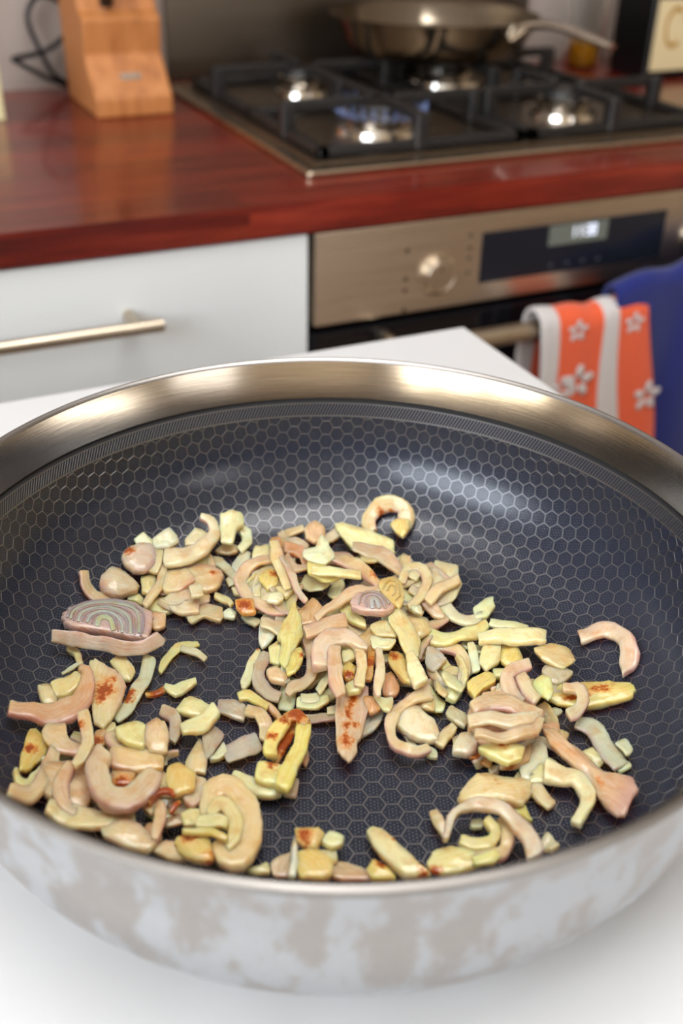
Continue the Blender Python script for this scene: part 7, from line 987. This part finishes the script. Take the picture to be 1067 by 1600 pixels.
def ribbon(name, rows, th, col, browns, edge, rnd, parent=None, cen0=None, wob=1.0):
    n = len(rows); th *= 0.7e-3; K = 14; vs, fs, uvs, eg = [], [], [], []
    Ls = [Vector(r[:3])*1e-4 for r in rows]; Rs = [Vector(r[3:])*1e-4 for r in rows]; mids = [(a+b)/2 for a, b in zip(Ls, Rs)]
    cup = rnd.uniform(-0.10, 0.16)*wob; ph = rnd.uniform(0, 6); am = rnd.uniform(0.2, 0.7)*1e-3*wob; tw = rnd.uniform(-0.25, 0.25)*wob
    slen = 0.0; prevm = mids[0]; idx = [0, 0]+list(range(1, n-1))+[n-1, n-1]
    for q, i in enumerate(idx):
        al = (mids[min(i+1, n-1)]-mids[max(i-1, 0)]).normalized(); ac = (Ls[i]-Rs[i])/2; up_ = al.cross(ac).normalized()
        if up_.z < 0: up_ = -up_
        s = 1.0; off = Vector((0, 0, 0))
        if q in (0, len(idx)-1): s = 0.86; off = al*(-0.0007 if q == 0 else 0.0007)
        slen += (mids[i]-prevm).length; prevm = mids[i]; wv = am*math.sin(i*0.9+ph); W = ac.length
        tt = tw*math.sin(i*0.5+ph)*W
        for k in range(K):
            a = 2*math.pi*k/K; x = sg(math.cos(a), 0.42); z = sg(math.sin(a), 0.5)
            jt = 1+rnd.uniform(-0.05, 0.05)
            vs.append(mids[i]+off+ac*x*s*jt+up_*(z*th/2*s+wv+cup*W*(x*x-0.4)+tt*x))
            uvs.append((slen*1000, (x*W+z*th*0.5)*1000)); eg.append(max(0, (x if edge == 'L' else -x))**3 if edge else 0.0)
    m_ = len(idx)
    for i in range(m_-1):
        for k in range(K): k2 = (k+1) % K; fs.append((i*K+k, i*K+k2, (i+1)*K+k2, (i+1)*K+k))
    for base, sgn in ((0, 1), ((m_-1)*K, -1)):
        c_ = len(vs); vs.append(sum((vs[base+k] for k in range(K)), Vector())/K); uvs.append(uvs[base]); eg.append(0.0)
        for k in range(K): k2 = (k+1) % K; fs.append((c_, base+k2, base+k) if sgn > 0 else (c_, base+k, base+k2))
    lo = min(q.z for q in vs)
    return finish(name, vs, fs, uvs, col, browns, eg if edge else None, rnd, parent, cen0)
def slab(name, poly, th, col, browns, rnd, parent=None, cen0=None, flat=False):
    P = [Vector(p)*1e-4 for p in poly]; th *= 0.62e-3
    for it in range(2):
        Q = []; w_ = 0.13 if it == 0 else 0.22
        for i in range(len(P)):
            a, b = P[i], P[(i+1) % len(P)]; Q += [a*(1-w_)+b*w_, a*w_+b*(1-w_)]
        P = Q
    n = len(P); cen = sum(P, Vector())/n
    nrm = Vector((0, 0, 0))
    for i in range(n): nrm += (P[i]-cen).cross(P[(i+1) % n]-cen)
    if nrm.z < 0: P.reverse(); nrm = -nrm
    nrm.normalize(); far = max(P, key=lambda p: (p-cen).length)-cen; ax = far.normalized(); ay = nrm.cross(ax); Rm = far.length
    ph = rnd.uniform(0, 6); k1 = rnd.uniform(120, 260); am = rnd.uniform(0.25, 0.8)*1e-3; dome = rnd.uniform(-0.3, 1.0)*th*0.35
    if flat: am = 0.0; dome = 0.0
    vs, fs, uvs = [], [], []
    dirn = rnd.uniform(0, math.pi); cd_, sd_ = math.cos(dirn), math.sin(dirn)
    sk = [rnd.uniform(-0.04, 0.04) for _ in range(n)]
    for s, h in ((0.90, -0.5), (0.985, -0.40), (1.0, 0.0), (0.99, 0.36), (0.94, 0.5), (0.6, 0.5), (0.3, 0.5)):
        for i, p in enumerate(P):
            d = (p-cen)*(s*(1+sk[i]*(1 if s > 0.8 else 0))); u, v_ = d.dot(ax), d.dot(ay)
            hh = h*th + (dome*(1-s*s) if h > 0 else 0) + am*math.sin(k1*(u*cd_+v_*sd_)+ph)*(1.0 if h > -0.4 else 0.5)
            vs.append(cen+d+nrm*hh); uvs.append((u*1000, v_*1000+hh*700))
    m_ = 7
    for r in range(m_-1):
        for i in range(n): j = (i+1) % n; fs.append((r*n+i, r*n+j, (r+1)*n+j, (r+1)*n+i))
    vs.append(cen+nrm*(0.5*th+dome)); uvs.append((0, 0)); c_ = len(vs)-1
    for i in range(n): fs.append(((m_-1)*n+i, (m_-1)*n+(i+1) % n, c_))
    fs.append(tuple(reversed(range(n))))
    eg = None
    if col in ('pk', 'pw', 'pc', 'wl', 'pb2', 'lg'):
        a0 = rnd.uniform(0, 6); eg = [max(0, math.sin(2*math.pi*(i % n)/n+a0))*(0.8 if i//n in (2, 3, 4) else 0.15) for i in range(len(vs))]
    return finish(name, vs, fs, uvs, col, browns, eg, rnd, parent, cen0)
for pi_, pc in enumerate(PIECES):
    rnd = random.Random(1000+pi_)
    if pc[0] == 'G':
        _, nm, lab, cl, parts = pc
        allp = [Vector(r[:3])*1e-4 for p in parts for r in p[4]]; cen = sum(allp, Vector())/len(allp); cen.z = 0.0
        e = empty(nm, cen+Vector((WCX, WCY, WZ)), lab, 'garlic' if 'garlic' in nm else 'shallot', GROUPS[cl])
        for pn_, col, th, br, rows in parts: ribbon(pn_, rows, th, col, br, '', rnd, e, cen, 0.4)
        continue
    k, nm, lab, cl, col, th, br, edge, geo, lay = pc
    if k == 'R' and not edge and col in ('pk', 'pw', 'pc', 'lw', 'lp', 'pg', 'lg'): edge = rnd.choice('LR')
    if lay:
        allp = [Vector(r[:3])*1e-4 for r in geo]; cen = sum(allp, Vector())/len(allp); cen.z = min(p.z for p in allp)-th*0.0005
        e = empty(nm, cen+Vector((WCX, WCY, WZ)), lab, 'shallot', GROUPS[cl])
        slab('flesh', geo, th, col, br, random.Random(3), e, cen, True)
        for lc, rows in lay: ribbon('layer', rows, 1.0, lc, [], '', rnd, e, cen, 0.0)
        continue
    o, c_ = ribbon(nm, geo, th, col, br, edge, rnd) if k == 'R' else slab(nm, geo, th, col, br, rnd)
    tag(o, lab, 'garlic' if 'garlic' in nm else 'shallot', GROUPS[cl])
